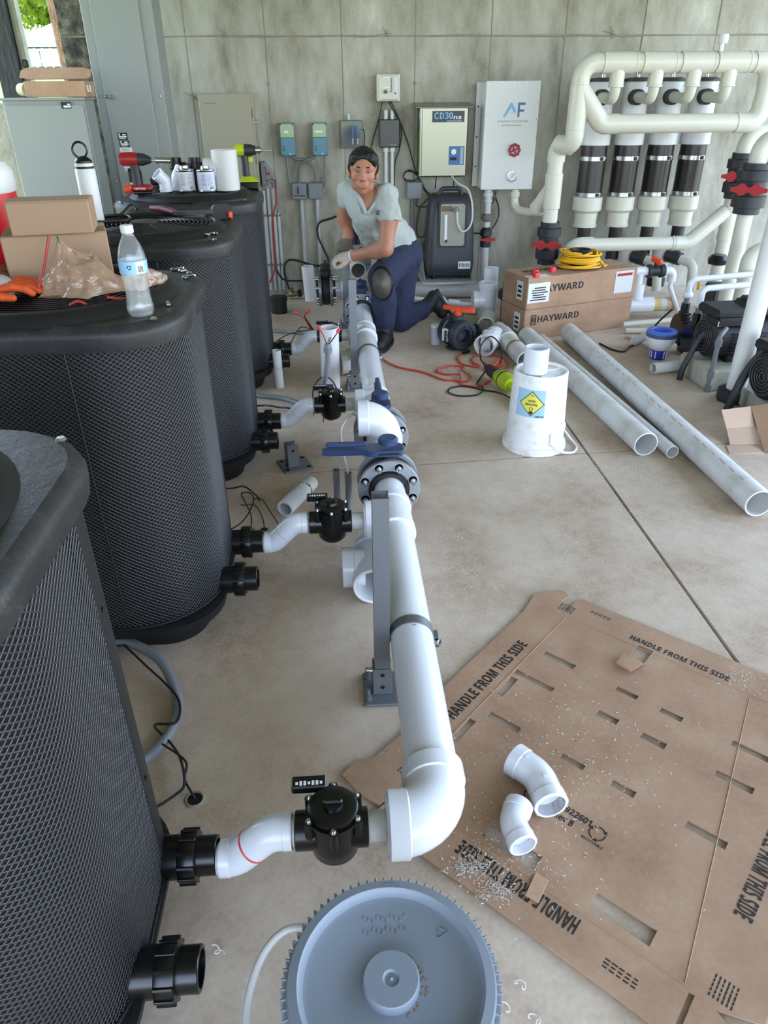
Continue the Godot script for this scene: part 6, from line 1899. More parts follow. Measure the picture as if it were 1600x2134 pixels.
func right_side() -> void:
	var zm := -5.3
	var iv: Material = M.pvc_ivory
	# four canisters
	var xs := [1.925, 2.174, 2.425, 2.671]
	var names := ["leftmost", "second", "third", "rightmost"]
	var t0: Node3D = null
	for k in 4:
		var lab: String = "%s of four tall white and black filter canisters on the wall" % names[k]
		if k > 0:
			dup(t0, V(xs[k], 0.3, -5.78), 0, lab)
			continue
		t0 = thing("filter_canister", lab, "filter", V(xs[0], 0.3, -5.78), "tall filter canisters", false)
		var q := T(V(0, -0.3, 0))
		var mb := MB.new()
		mb.lathe([Vector2(0, 1.50), Vector2(0.086, 1.50), Vector2(0.09, 1.49), Vector2(0.09, 1.26), Vector2(0.104, 1.25), Vector2(0.106, 1.105), Vector2(0.09, 1.10)], q, 32)
		part(mb, "upper_housing", M.white, t0)
		mb = MB.new()
		mb.lathe([Vector2(0, 1.525), Vector2(0.06, 1.525), Vector2(0.094, 1.515), Vector2(0.094, 1.50)], q, 32)
		var cp := part(mb, "top_cap", M.charcoal, t0)
		mb = MB.new()
		mb.cyl(V(0, 1.215, 0), V(0, 1.26, 0), 0.014, 12)
		part(mb, "bleed_bolt", M.steel, cp)
		mb = MB.new()
		mb.lathe([Vector2(0.092, 1.11), Vector2(0.094, 1.03), Vector2(0.094, 0.75)], q, 32)
		part(mb, "dark_sleeve", mat(Color(0.16, 0.14, 0.13), 0.35), t0)
		for y in [1.017, 0.774]:
			mb = MB.new()
			mb.lathe([Vector2(0.094, y - 0.014), Vector2(0.099, y - 0.014), Vector2(0.099, y + 0.014), Vector2(0.094, y + 0.014)], q, 32)
			var cl := part(mb, "hose_clamp", M.steel, t0)
			mb = MB.new()
			mb.box(V(0.035, y - 0.3, 0.097), V(0.022, 0.024, 0.016), 0.003)
			part(mb, "clamp_screw", M.charcoal, cl)
		mb = MB.new()
		mb.lathe([Vector2(0.09, 0.76), Vector2(0.108, 0.755), Vector2(0.108, 0.665), Vector2(0.085, 0.645), Vector2(0.083, 0.565), Vector2(0.088, 0.56), Vector2(0.088, 0.545), Vector2(0.04, 0.545)], q, 32)
		part(mb, "lower_cup", iv, t0)
		mb = MB.new()
		mb.cyl(V(0, 0.0, 0), V(0, 0.25, 0), 0.048, 20)
		part(mb, "dark_pipe", mat(Color(0.17, 0.16, 0.15), 0.4), t0)
		mb = MB.new()
		mb.lathe([Vector2(0.03, 0.07), Vector2(0.048, 0.07), Vector2(0.05, 0.10), Vector2(0.042, 0.105), Vector2(0.042, 0.115), Vector2(0.05, 0.12), Vector2(0.05, 0.145), Vector2(0.034, 0.15)], MB.along(V(-0.03, 1.105, 0.0), V(-0.045, 1.105, 1)), 20)
		part(mb, "inlet_union", M.charcoal, t0)
	# upper manifold loop
	var t := thing("upper_manifold", "thick ivory pipe loop in front of the filter canisters", "pipe", V(2.2, 1.1, zm))
	ctube(t, [V(1.62, 1.42, zm), V(1.62, 1.60, zm), V(1.80, 1.60, zm)], 0.057, iv, "elbow", 0.09)
	for k in 4:
		var x: float = [1.855, 2.11, 2.36, 2.595][k]
		var mb := MB.new()
		mb.cyl(V(x - 0.105, 1.60, zm), V(x + 0.105, 1.60, zm), 0.0615, 24)
		mb.cyl(V(x, 1.60, zm), V(x, 1.47, zm), 0.047, 22)
		var te := part(mb, "tee", iv, t)
		for e in [-0.108, 0.100]: ccol(te, V(x + e, 1.60, zm), V(x + e + 0.008, 1.60, zm), 0.064, iv, "socket_lip")
		ccol(te, V(x, 1.465, zm), V(x, 1.478, zm), 0.05, iv, "socket_lip")
		ctube(te, [V(x, 1.475, zm), V(x, 1.395, zm), V(x + 0.03, 1.405, -5.64)], 0.033, iv, "drop_elbow", 0.07)
	for q in [[1.72, 1.76], [1.95, 2.01], [2.205, 2.265], [2.455, 2.50], [2.69, 2.76]]:
		ccol(t, V(q[0], 1.60, zm), V(q[1], 1.60, zm), 0.057, iv, "pipe")
	ctube(t, [V(2.74, 1.60, zm), V(2.86, 1.60, zm), V(2.86, 1.47, zm)], 0.0615, iv, "elbow", 0.09)
	ccol(t, V(2.86, 1.50, zm), V(2.86, 1.34, zm), 0.057, iv, "pipe")
	ctube(t, [V(2.86, 1.38, zm), V(2.86, 1.255, zm), V(2.70, 1.255, zm)], 0.0615, iv, "elbow", 0.09)
	ccol(t, V(1.86, 1.255, zm), V(2.72, 1.255, zm), 0.057, iv, "pipe")
	ctube(t, [V(1.625, 1.45, zm), V(1.79, 1.255, zm), V(1.90, 1.255, zm)], 0.0615, iv, "wye_branch", 0.08)
	ccol(t, V(1.62, 1.48, zm), V(1.62, 1.22, zm), 0.0615, iv, "wye")
	ctube(t, [V(1.62, 1.23, zm), V(1.62, 1.13, zm), V(1.555, 1.13, -5.42)], 0.06, iv, "elbow", 0.06)
	# tall riser left of canisters
	t = thing("left_riser", "ivory riser pipe with a wye left of the filter canisters", "pipe", V(1.555, 0, -5.43))
	var z2 := -5.45
	ctube(t, [V(1.62, 1.13, zm - 0.06), V(1.555, 1.13, z2), V(1.555, 1.02, z2)], 0.0605, iv, "elbow", 0.07)
	ccol(t, V(1.555, 0.92, z2), V(1.555, 1.04, z2), 0.052, iv, "pipe")
	ccol(t, V(1.555, 0.72, z2), V(1.555, 0.95, z2), 0.060, iv, "wye")
	ccol(t, V(1.555, 0.62, z2), V(1.555, 0.74, z2), 0.052, iv, "pipe")
	var mb := MB.new()
	mb.cyl(V(1.555, 0.86, z2), V(1.50, 0.70, z2 - 0.16), 0.056, 22)
	part(mb, "wye_branch", iv, t)
	ccol(t, V(1.505, 0.715, z2 - 0.145), V(1.498, 0.695, z2 - 0.165), 0.060, iv, "socket_lip")
	union_valve(t, V(1.56, 0.49, z2), 0.085, V(-0.35, 0, 0.94).normalized())
	ccol(t, V(1.56, 0.0, z2), V(1.56, 0.36, z2), 0.052, iv, "pipe")
	# lower manifold
	t = thing("lower_manifold", "ivory pipe running low under the canisters behind the cord reel", "pipe", V(2.2, 0.4, -5.35))
	var zl := -5.35
	ctube(t, [V(1.67, 0.18, zl), V(1.67, 0.485, zl), V(1.86, 0.485, zl)], 0.054, iv, "elbow", 0.11)
	ccol(t, V(1.84, 0.485, zl), V(2.46, 0.485, zl), 0.046, iv, "pipe")
	ctube(t, [V(2.44, 0.485, zl), V(2.56, 0.485, zl), V(2.80, 0.70, zl)], 0.050, iv, "angle_elbow", 0.10)
	ccol(t, V(2.455, 0.485, zl), V(2.462, 0.485, zl), 0.053, iv, "socket_lip")
	# right valve columns
	t = thing("valve_column", "ivory riser with black union valve and red handle, next to the canisters", "pipe", V(2.84, 0, -5.36))
	ccol(t, V(2.84, 0.0, -5.36), V(2.84, 0.80, -5.36), 0.052, iv, "pipe")
	ccol(t, V(2.84, 0.50, -5.36), V(2.84, 0.78, -5.36), 0.058, iv, "wye")
	union_valve(t, V(2.84, 0.93, -5.36), 0.09, V(-0.5, 0, 0.87).normalized())
	ctube(t, [V(2.84, 1.06, -5.36), V(2.84, 1.19, -5.36), V(3.06, 1.19, -5.36)], 0.056, iv, "elbow", 0.085)
	t = thing("valve_column", "front ivory riser with a larger black union valve at the right edge", "pipe", V(2.66, 0, -4.72))
	ccol(t, V(2.60, 0.0, -4.72), V(2.60, 0.78, -4.72), 0.048, iv, "pipe")
	union_valve(t, V(2.60, 0.92, -4.72), 0.10, V(-0.55, 0, 0.83).normalized())
	ctube(t, [V(2.60, 1.05, -4.72), V(2.60, 1.19, -4.72), V(2.85, 1.19, -4.72)], 0.053, iv, "elbow", 0.085)
	# foreground riser standing on a black base
	t = thing("floor_riser", "tall white pipe standing in a black floor base at the right edge", "pipe", V(2.11, 0, -3.53))
	ccol(t, V(2.115, 0.03, -3.53), V(2.115, 1.45, -3.53), 0.05, mat(Color(0.86, 0.86, 0.84), 0.3), "pipe")
	mb = MB.new()
	mb.lathe([Vector2(0, 0), Vector2(0.088, 0), Vector2(0.09, 0.01), Vector2(0.088, 0.06), Vector2(0.076, 0.068), Vector2(0.055, 0.068), Vector2(0.055, 0.05)], T(V(2.115, 0, -3.53)), 10)
	part(mb, "floor_base", M.charcoal, t)
	# pump riser with elbow
	t = thing("pump_riser", "ivory pipe with a top elbow rising behind the pump", "pipe", V(2.53, 0, -4.42))
	ccol(t, V(2.53, 0.16, -4.42), V(2.53, 0.47, -4.42), 0.046, iv, "pipe")
	ctube(t, [V(2.53, 0.43, -4.42), V(2.53, 0.60, -4.42), V(2.68, 0.60, -4.40)], 0.051, iv, "elbow", 0.07)
	ccol(t, V(2.53, 0.22, -4.42), V(2.53, 0.25, -4.42), 0.050, iv, "socket_lip")
	# pads and pumps
	t = thing("concrete_pad", "low concrete pad under the nearer complete pump", "pad", V(2.2, 0, -3.85))
	mb = MB.new()
	mb.box(V(2.27, 0.062, -3.84), V(0.52, 0.124, 0.34), 0.012, Basis(Vector3.UP, 0.08))
	part(mb, "block", M.wall, t)
	t = thing("concrete_pad", "low concrete pad behind the cardboard flap at the right edge", "pad", V(2.3, 0, -3.3))
	mb = MB.new()
	mb.box(V(2.33, 0.05, -3.29), V(0.46, 0.10, 0.34), 0.012)
	part(mb, "block", M.wall, t)
	t = thing("pool_pump", "black pool pump on a concrete pad behind the white floor riser", "pump", V(2.2, 0.124, -3.88))
	pump(t, V(2.21, 0.124, -3.86), 0.05)
	t = thing("pool_pump", "black pool pump with round fan grille cut off by the right edge", "pump", V(2.25, 0.10, -3.28))
	pump(t, V(2.23, 0.10, -3.27), 0.18)
	# booster pumps with thin white pipes
	for k in 2:
		var c := V(2.15, 0, -4.34) if k == 0 else V(2.12, 0, -4.11)
		t = thing("booster_pump", ["farther black booster pump with a thin white pipe on top", "nearer black booster pump with a striped label on its motor"][k], "pump", c, "black booster pumps")
		mb = MB.new()
		mb.lathe([Vector2(0, -0.04), Vector2(0.085, -0.04), Vector2(0.10, -0.02), Vector2(0.10, 0.02), Vector2(0.085, 0.04), Vector2(0.06, 0.07), Vector2(0, 0.07)], MB.along(c + V(0, 0.16, 0), c + V(1, 0.16, 0)), 26)
		mb.cyl(c + V(-0.005, 0.24, 0), c + V(-0.005, 0.315, 0), 0.026, 14)
		var pb := part(mb, "volute", M.black, t)
		for i in 10:
			var a := TAUF * i / 10
			mb = MB.new()
			mb.box(c + V(0, 0.16 + sin(a) * 0.10, cos(a) * 0.10), V(0.05, 0.012, 0.012), 0.003, Basis(Vector3.RIGHT, -a))
			part(mb, "rib", M.black, pb)
		mb = MB.new()
		mb.lathe([Vector2(0.07, 0), Vector2(0.075, 0.02), Vector2(0.075, 0.22), Vector2(0, 0.22)], MB.along(c + V(0.06, 0.17, 0), c + V(1, 0.17, 0)), 22)
		var mo := part(mb, "motor", M.black_matte, t)
		if k == 1:
			mb = MB.new()
			mb.lathe([Vector2(0.0762, 0), Vector2(0.0762, 0.05)], MB.along(c + V(0.10, 0.17, 0), c + V(1, 0.17, 0)), 22, -0.6, 2.2)
			var lb := part(mb, "striped_label", M.paper, mo)
			for i in 3:
				mb = MB.new()
				mb.lathe([Vector2(0.0768, 0), Vector2(0.0768, 0.004)], MB.along(c + V(0.11 + 0.014 * i, 0.17, 0), c + V(1, 0.17, 0)), 22, -0.5, 2.1)
				part(mb, "stripe", M.blue, lb)
		mb = MB.new()
		mb.box(c + V(0.12, 0.03, 0), V(0.2, 0.06, 0.12), 0.006)
		part(mb, "foot", M.black, t)
		mb = MB.new()
		mb.cyl(c + V(-0.005, 0.31, 0), c + V(-0.005, 0.345, 0), 0.018, 12)
		part(mb, "nipple", M.pvc_grey, t)
		mb = MB.new()
		mb.lathe([Vector2(0.016, 0.345), Vector2(0.027, 0.35), Vector2(0.031, 0.358), Vector2(0.031, 0.37), Vector2(0.027, 0.378), Vector2(0.018, 0.385)], T(c + V(-0.005, 0, 0)), 16)
		part(mb, "pipe_union", M.pvc, t)
		ctube(t, [c + V(-0.005, 0.38, 0), c + V(-0.005, 0.455, 0), c + V(0.45, 0.49, 0.02)], 0.0175, M.pvc, "outlet_pipe", 0.035)
	t = thing("pump_conduit", "grey conduit standing in front of the nearer pump", "conduit", V(2.03, 0, -3.66))
	ctube(t, [V(2.035, 0.02, -3.665), V(2.03, 0.31, -3.66), V(2.09, 0.335, -3.72)], 0.013, M.pvc_grey, "tube", 0.03)
	for y in [0.0, 0.08, 0.255]:
		ccol(t, V(2.035, y, -3.665), V(2.034, y + 0.04, -3.664), 0.019, M.pvc_grey, "coupling")
	wire("flexible_conduit", "dark flexible conduit from the pump into the floor", "conduit", [V(1.96, 0.0, -3.86), V(1.965, 0.06, -3.86), V(1.99, 0.14, -3.86), V(2.02, 0.22, -3.86), V(2.05, 0.28, -3.85)], 0.017, M.charcoal, 6, 10, "grey flexible conduits")
	wire("flexible_conduit", "dark flexible conduit in front of the white floor riser", "conduit", [V(2.02, 0.0, -3.40), V(2.035, 0.07, -3.40), V(2.06, 0.17, -3.40), V(2.09, 0.27, -3.38), V(2.12, 0.33, -3.36)], 0.022, M.charcoal, 6, 10, "grey flexible conduits")
	wire("thin_cable", "black cable trailing over the floor from the booster pumps to the cartons", "cable", [V(2.06, 0.28, -4.33), V(2.03, 0.18, -4.42), V(1.98, 0.03, -4.5), V(1.90, 0.006, -4.48), V(1.82, 0.006, -4.38), V(1.76, 0.006, -4.42), V(1.72, 0.006, -4.56)], 0.006, M.cable, 7, 7)
	# chlorine floater
	t = thing("chlorine_floater", "blue and white chlorine floater standing on the floor", "chlorine floater", V(1.985, 0, -4.25))
	var fc := V(1.985, 0, -4.25)
	var bl := mat(Color(0.13, 0.22, 0.62), 0.35)
	mb = MB.new()
	mb.lathe([Vector2(0, 0.0), Vector2(0.046, 0), Vector2(0.052, 0.065), Vector2(0.048, 0.065)], T(fc), 28)
	var bs := part(mb, "lower_basket", bl, t)
	for i in 12:
		if i % 4 == 3: continue
		var a := TAUF * i / 12 + 0.2
		mb = MB.new()
		mb.box(fc + V(cos(a) * 0.0495, 0.032, sin(a) * 0.0495), V(0.003, 0.045, 0.006), 0, Basis(Vector3.UP, -a) * Basis(Vector3.BACK, -0.09))
		part(mb, "slot", M.white, bs)
	mb = MB.new()
	mb.lathe([Vector2(0.05, 0.06), Vector2(0.058, 0.064), Vector2(0.070, 0.085), Vector2(0.088, 0.115), Vector2(0.09, 0.145), Vector2(0.085, 0.145)], T(fc), 32)
	part(mb, "float_body", M.white, t)
	mb = MB.new()
	mb.lathe([Vector2(0.088, 0.14), Vector2(0.092, 0.142), Vector2(0.092, 0.162), Vector2(0.088, 0.164)], T(fc), 32)
	part(mb, "grey_band", mat(Color(0.25, 0.31, 0.42), 0.4), t)
	mb = MB.new()
	mb.lathe([Vector2(0.091, 0.163), Vector2(0.091, 0.172), Vector2(0.084, 0.178), Vector2(0.062, 0.180), Vector2(0.056, 0.174), Vector2(0.054, 0.13), Vector2(0, 0.125)], T(fc), 32)
	part(mb, "top_ring", mat(Color(0.30, 0.43, 0.80), 0.35), t)
	hollow("pipe_offcut", "white pipe offcut lying between the floater and the concrete pad", "pipe", V(1.84, 0.033, -3.97), V(2.03, 0.033, -4.01), 0.0325, M.pvc_dull, "short offcuts near the cartons", 0.004)
	# small valve group right of the cartons
	t = thing("valve_group", "white fittings with a grey ball valve and orange handle right of the cartons", "pipe fitting", V(2.25, 0, -5.15))
	var zv := -5.15
	ccol(t, V(2.120, 0.335, zv), V(2.220, 0.335, zv), 0.030, M.pvc, "pipe")
	mb = MB.new()
	mb.cyl(V(2.210, 0.335, zv), V(2.335, 0.335, zv), 0.036, 20, -1, 0.004)
	mb.cyl(V(2.210, 0.335, zv), V(2.240, 0.335, zv), 0.046, 20, -1, 0.004)
	mb.cyl(V(2.300, 0.335, zv), V(2.335, 0.335, zv), 0.046, 20, -1, 0.004)
	mb.cyl(V(2.270, 0.335, zv), V(2.270, 0.39, zv), 0.014, 12)
	var vb := part(mb, "ball_valve", M.charcoal, t)
	mb = MB.new()
	mb.box(V(2.270, 0.405, zv), V(0.035, 0.04, 0.09), 0.01, Basis(Vector3.RIGHT, 0.35) * Basis(Vector3.UP, 0.5))
	part(mb, "orange_handle", M.orange, vb)
	ctube(t, [V(2.335, 0.335, zv), V(2.400, 0.335, zv), V(2.400, 0.26, zv)], 0.030, M.pvc, "elbow", 0.035)
	ctube(t, [V(2.400, 0.27, zv), V(2.400, 0.22, zv), V(2.470, 0.03, zv + 0.1)], 0.016, M.pvc, "thin_pipe", 0.03)
	ccol(t, V(2.160, 0.16, zv), V(2.160, 0.335, zv), 0.030, M.pvc, "pipe")
	ccol(t, V(2.160, 0.14, zv), V(2.160, 0.25, zv), 0.05, M.pvc, "tee_branch")
	ccol(t, V(2.050, 0.10, zv), V(2.290, 0.10, zv), 0.056, M.pvc, "tee_run")
	ccol(t, V(2.290, 0.10, zv), V(2.340, 0.10, zv), 0.048, mat(Color(0.80, 0.70, 0.45), 0.5), "glued_end")
	ccol(t, V(2.340, 0.10, zv), V(2.390, 0.10, zv), 0.048, M.pvc_dull, "pipe")
	ccol(t, V(2.390, 0.10, zv), V(2.460, 0.10, zv), 0.050, mat(Color(0.78, 0.68, 0.52), 0.5), "stained_joint")
	var gp := "thin white pipes along the floor at right"
	for q in [[V(1.98, 0.04, -4.86), V(2.46, 0.06, -4.9), "upper thin white pipe leaving the cartons to the right"], [V(1.97, 0.02, -4.78), V(2.44, 0.02, -4.74), "lower thin white pipe leaving the cartons to the right"], [V(1.95, 0.012, -4.7), V(2.02, 0.012, -4.38), "cream thin rod pointing at the chlorine floater"]]:
		mb = MB.new()
		mb.cyl(q[0], q[1], 0.019 if q[0].x > 1.96 else 0.009, 12)
		one("thin_pipe", q[2], "pipe", q[0], mb, M.pvc_ivory, gp)
	t = thing("pump_suction_pipe", "short white bent pipe feeding the booster pump behind the floater", "pipe", V(2.0, 0, -4.36))
	ctube(t, [V(1.93, 0.02, -4.52), V(1.96, 0.09, -4.42), V(2.12, 0.10, -4.36)], 0.026, M.pvc_dull, "pipe", 0.04)
	for q in [[2.33, "left"], [2.60, "right"]]:
		t = thing("filter_outlet", "%s grey outlet with black union and bent pipe under the low manifold" % q[1], "pipe fitting", V(q[0], 0.1, -5.6))
		ccol(t, V(q[0] - 0.06, 0.16, -5.72), V(q[0] - 0.06, 0.44, -5.72), 0.065, M.pvc_dull, "riser")
		ccol(t, V(q[0] - 0.06, 0.10, -5.72), V(q[0] - 0.06, 0.17, -5.72), 0.068, M.charcoal, "rubber_coupling")
		ccol(t, V(q[0] - 0.03, 0.34, -5.66), V(q[0] + 0.03, 0.33, -5.56), 0.048, M.charcoal, "union_nut")
		ctube(t, [V(q[0] + 0.03, 0.33, -5.56), V(q[0] + 0.10, 0.31, -5.48), V(q[0] + 0.11, 0.12, -5.46)], 0.034, M.pvc_ivory, "elbow", 0.06)
	# far small pump in the shade
	t = thing("small_equipment", "dark pump control unit with a red label in the shade behind the riser", "machine", V(2.75, 0, -4.98))
	mb = MB.new()
	mb.box(V(2.74, 0.16, -5.0), V(0.24, 0.22, 0.16), 0.01)
	part(mb, "case", M.charcoal, t)
	mb = MB.new()
	mb.box(V(2.72, 0.19, -4.918), V(0.10, 0.018, 0.004), 0.001)
	part(mb, "red_label", M.red, t)
	mb = MB.new()
	mb.cyl(V(2.58, 0.10, -4.92), V(2.70, 0.10, -4.92), 0.035, 16)
	part(mb, "cylinder", M.black, t)
	mb = MB.new()
	mb.lathe([Vector2(0, 0.44), Vector2(0.05, 0.44), Vector2(0.075, 0.41), Vector2(0.07, 0.38), Vector2(0.04, 0.37)], T(V(2.71, 0, -5.14)), 8)
	part(mb, "black_knob", M.black, t)
	mb = MB.new()
	mb.cyl(V(2.56, 0.22, -5.05), V(2.565, 0.30, -5.05), 0.010, 10)
	part(mb, "yellow_peg", M.yellow, t)
	# sensor head on top of the manifold
	t = thing("air_vent", "small white air vent on a steel nipple above the manifold", "vent", V(2.51, 1.66, zm))
	mb = MB.new()
	mb.cyl(V(2.51, 1.66, zm), V(2.51, 1.70, zm), 0.014, 10)
	part(mb, "nipple", M.steel, t)
	mb = MB.new()
	mb.lathe([Vector2(0, 1.70), Vector2(0.028, 1.70), Vector2(0.032, 1.712), Vector2(0.030, 1.75), Vector2(0.0, 1.755)], T(V(2.51, 0, zm)), 14)
	part(mb, "cap", M.white, t)
	# opened carton flap
	t = thing("open_carton", "opened brown carton with pale flaps at the right edge", "box", V(1.9, 0, -3.0))
	var pale := mat(Color(0.74, 0.63, 0.55), 0.85)
	var flap := func(a: Vector3, b: Vector3, c2: Vector3, d: Vector3, called: String, m: Material) -> void:
		var mm := MB.new()
		var nn := (b - a).cross(d - a).normalized() * 0.004
		mm.loft([PackedVector3Array([a, b, c2, d]), PackedVector3Array([a + nn, b + nn, c2 + nn, d + nn])], true, true, [0, 1])
		part(mm, called, m, t)
	flap.call(V(1.83, 0.115, -3.13), V(1.985, 0.12, -3.15), V(1.965, 0.06, -3.05), V(1.835, 0.05, -3.055), "flap", pale)
	flap.call(V(1.835, 0.05, -3.055), V(1.965, 0.06, -3.05), V(1.955, 0.012, -2.955), V(1.815, 0.01, -2.96), "flap", pale)
	flap.call(V(1.80, 0.006, -2.965), V(1.95, 0.006, -2.96), V(1.935, 0.004, -2.875), V(1.775, 0.004, -2.885), "flap", pale)
	flap.call(V(1.985, 0.12, -3.15), V(2.22, 0.20, -3.05), V(2.16, 0.02, -2.80), V(1.94, 0.006, -2.88), "carton_side", M.card)

# ---------------------------------------------------------------- rounded bodies from joined capsules (surface nets)
# prim: [a, b, ra, rb, op]  op 0 join, 1 cut; k is the blend width
func blob(prims: Array, cell: float, k: float) -> MB:
	var lo := V(1e9, 1e9, 1e9); var hi := -lo
	for p in prims:
		if p.size() > 4 and p[4] == 1: continue
		var r := maxf(p[2], p[3]) + cell * 2
		for e in 2:
			lo = lo.min(p[e] - Vector3.ONE * r); hi = hi.max(p[e] + Vector3.ONE * r)
	var nx := int((hi.x - lo.x) / cell) + 2; var ny := int((hi.y - lo.y) / cell) + 2; var nz := int((hi.z - lo.z) / cell) + 2
	var f := PackedFloat32Array()
	f.resize(nx * ny * nz)
	f.fill(0.2)
	for p in prims:
		var a: Vector3 = p[0]; var b: Vector3 = p[1]; var ra: float = p[2]; var rb: float = p[3]
		var cut: bool = p.size() > 4 and p[4] == 1
		var m := maxf(ra, rb) + k + cell * 2
		var l := ((a.min(b) - Vector3.ONE * m) - lo) / cell; var h := ((a.max(b) + Vector3.ONE * m) - lo) / cell
		var ab := b - a; var d2 := maxf(ab.length_squared(), 1e-9)
		for z in range(maxi(0, int(l.z)), mini(nz, int(h.z) + 1)):
			for y in range(maxi(0, int(l.y)), mini(ny, int(h.y) + 1)):
				var row := (z * ny + y) * nx
				for x in range(maxi(0, int(l.x)), mini(nx, int(h.x) + 1)):
					var q := lo + Vector3(x, y, z) * cell
					var t := clampf((q - a).dot(ab) / d2, 0.0, 1.0)
					var d := (q - a - ab * t).length() - (ra + (rb - ra) * t)
					var o := f[row + x]
					if cut:
						var e := maxf(k - absf(o + d), 0.0) / k
						f[row + x] = maxf(o, -d) + e * e * k * 0.25
					else:
						var e := maxf(k - absf(o - d), 0.0) / k
						f[row + x] = minf(o, d) - e * e * k * 0.25
	var idx := {}
	var vs := PackedVector3Array(); var ns := PackedVector3Array()
	var sy := nx; var sz := nx * ny
	var co := [0, 1, sy, sy + 1, sz, sz + 1, sz + sy, sz + sy + 1]
	var ed := [[0, 1], [2, 3], [4, 5], [6, 7], [0, 2], [1, 3], [4, 6], [5, 7], [0, 4], [1, 5], [2, 6], [3, 7]]
	for z in nz - 1:
		for y in ny - 1:
			for x in nx - 1:
				var i := (z * ny + y) * nx + x
				var f0 := f[i]
				if f0 > cell * 2.5 or f0 < -cell * 2.5: continue
				var s := 0
				for c in 8:
					if f[i + co[c]] < 0: s += 1
				if s == 0 or s == 8: continue
				var acc := Vector3.ZERO; var cnt := 0
				for e in ed:
					var va := f[i + co[e[0]]]; var vb := f[i + co[e[1]]]
					if (va < 0) != (vb < 0):
						var t := va / (va - vb)
						var pa := Vector3(e[0] & 1, (e[0] >> 1) & 1, e[0] >> 2); var pb := Vector3(e[1] & 1, (e[1] >> 1) & 1, e[1] >> 2)
						acc += pa.lerp(pb, t); cnt += 1
				idx[i] = vs.size()
				vs.push_back(lo + (Vector3(x, y, z) + acc / cnt) * cell)
				var gx := f[i + 1] - f0 + f[i + sy + 1] - f[i + sy] + f[i + sz + 1] - f[i + sz] + f[i + sz + sy + 1] - f[i + sz + sy]
				var gy := f[i + sy] - f0 + f[i + sy + 1] - f[i + 1] + f[i + sz + sy] - f[i + sz] + f[i + sz + sy + 1] - f[i + sz + 1]
				var gz := f[i + sz] - f0 + f[i + sz + 1] - f[i + 1] + f[i + sz + sy] - f[i + sy] + f[i + sz + sy + 1] - f[i + sy + 1]
				ns.push_back(Vector3(gx, gy, gz).normalized())
	var mb := MB.new()
	for i in idx:
		var f0 := f[i]
		for ax in 3:
			var st: int = [1, sy, sz][ax]; var u: int = [sy, sz, 1][ax]; var w: int = [sz, 1, sy][ax]
			if (f0 < 0) == (f[i + st] < 0): continue
			if not (idx.has(i - u) and idx.has(i - w) and idx.has(i - u - w)): continue
			var q := [idx[i], idx[i - u], idx[i - u - w], idx[i - w]]
			mb.qn(vs[q[0]], vs[q[1]], vs[q[2]], vs[q[3]], ns[q[0]], ns[q[1]], ns[q[2]], ns[q[3]])
	return mb
func chain(pts: Array, rs: Array) -> Array:
	var o: Array = []
	for i in pts.size() - 1: o.append([pts[i], pts[i + 1], rs[i], rs[i + 1]])
	return o
# five bent fingers: each [start, knuckle, middle, tip]
func fingers(fs: Array, r: float) -> Array:
	var o: Array = []
	for f in fs: o.append_array(chain(f, [r * 1.05, r, r * 0.95, r * 0.85]))
	return o

func cast_xz(mb: MB, f: Callable) -> void:
	for i in mb.v.size(): mb.v[i] = f.call(mb.v[i])

# ---------------------------------------------------------------- what stands on the heat pumps
func glove(t: Node3D, at: Vector3, yaw: float, knit: Material, palm: Material) -> void:
	var b := Basis(Vector3.UP, yaw)
	var P := func(x: float, y: float, z: float) -> Vector3: return at + b * V(x, y, z)
	var hand := [[P.call(-0.06, 0.022, 0.0), P.call(0.01, 0.024, 0.0), 0.026, 0.03], [P.call(-0.09, 0.018, 0.0), P.call(-0.06, 0.02, 0.0), 0.022, 0.026], [P.call(0.0, 0.022, -0.025), P.call(0.0, 0.022, 0.025), 0.02, 0.02]]
	part(blob(hand, 0.005, 0.02), "knit_back", knit, t)
	var fs: Array = []
	for k in 4:
		var z := -0.036 + 0.024 * k
		fs.append([P.call(0.01, 0.024, z * 0.8), P.call(0.045, 0.032, z), P.call(0.075, 0.026, z * 1.05), P.call(0.10 - 0.008 * absf(k - 1.4), 0.016, z * 1.1)])
	fs.append([P.call(-0.03, 0.018, 0.03), P.call(-0.005, 0.018, 0.055), P.call(0.025, 0.016, 0.066), P.call(0.05, 0.013, 0.068)])
	part(blob(fingers(fs, 0.0105), 0.0036, 0.003), "dipped_fingers", palm, t)
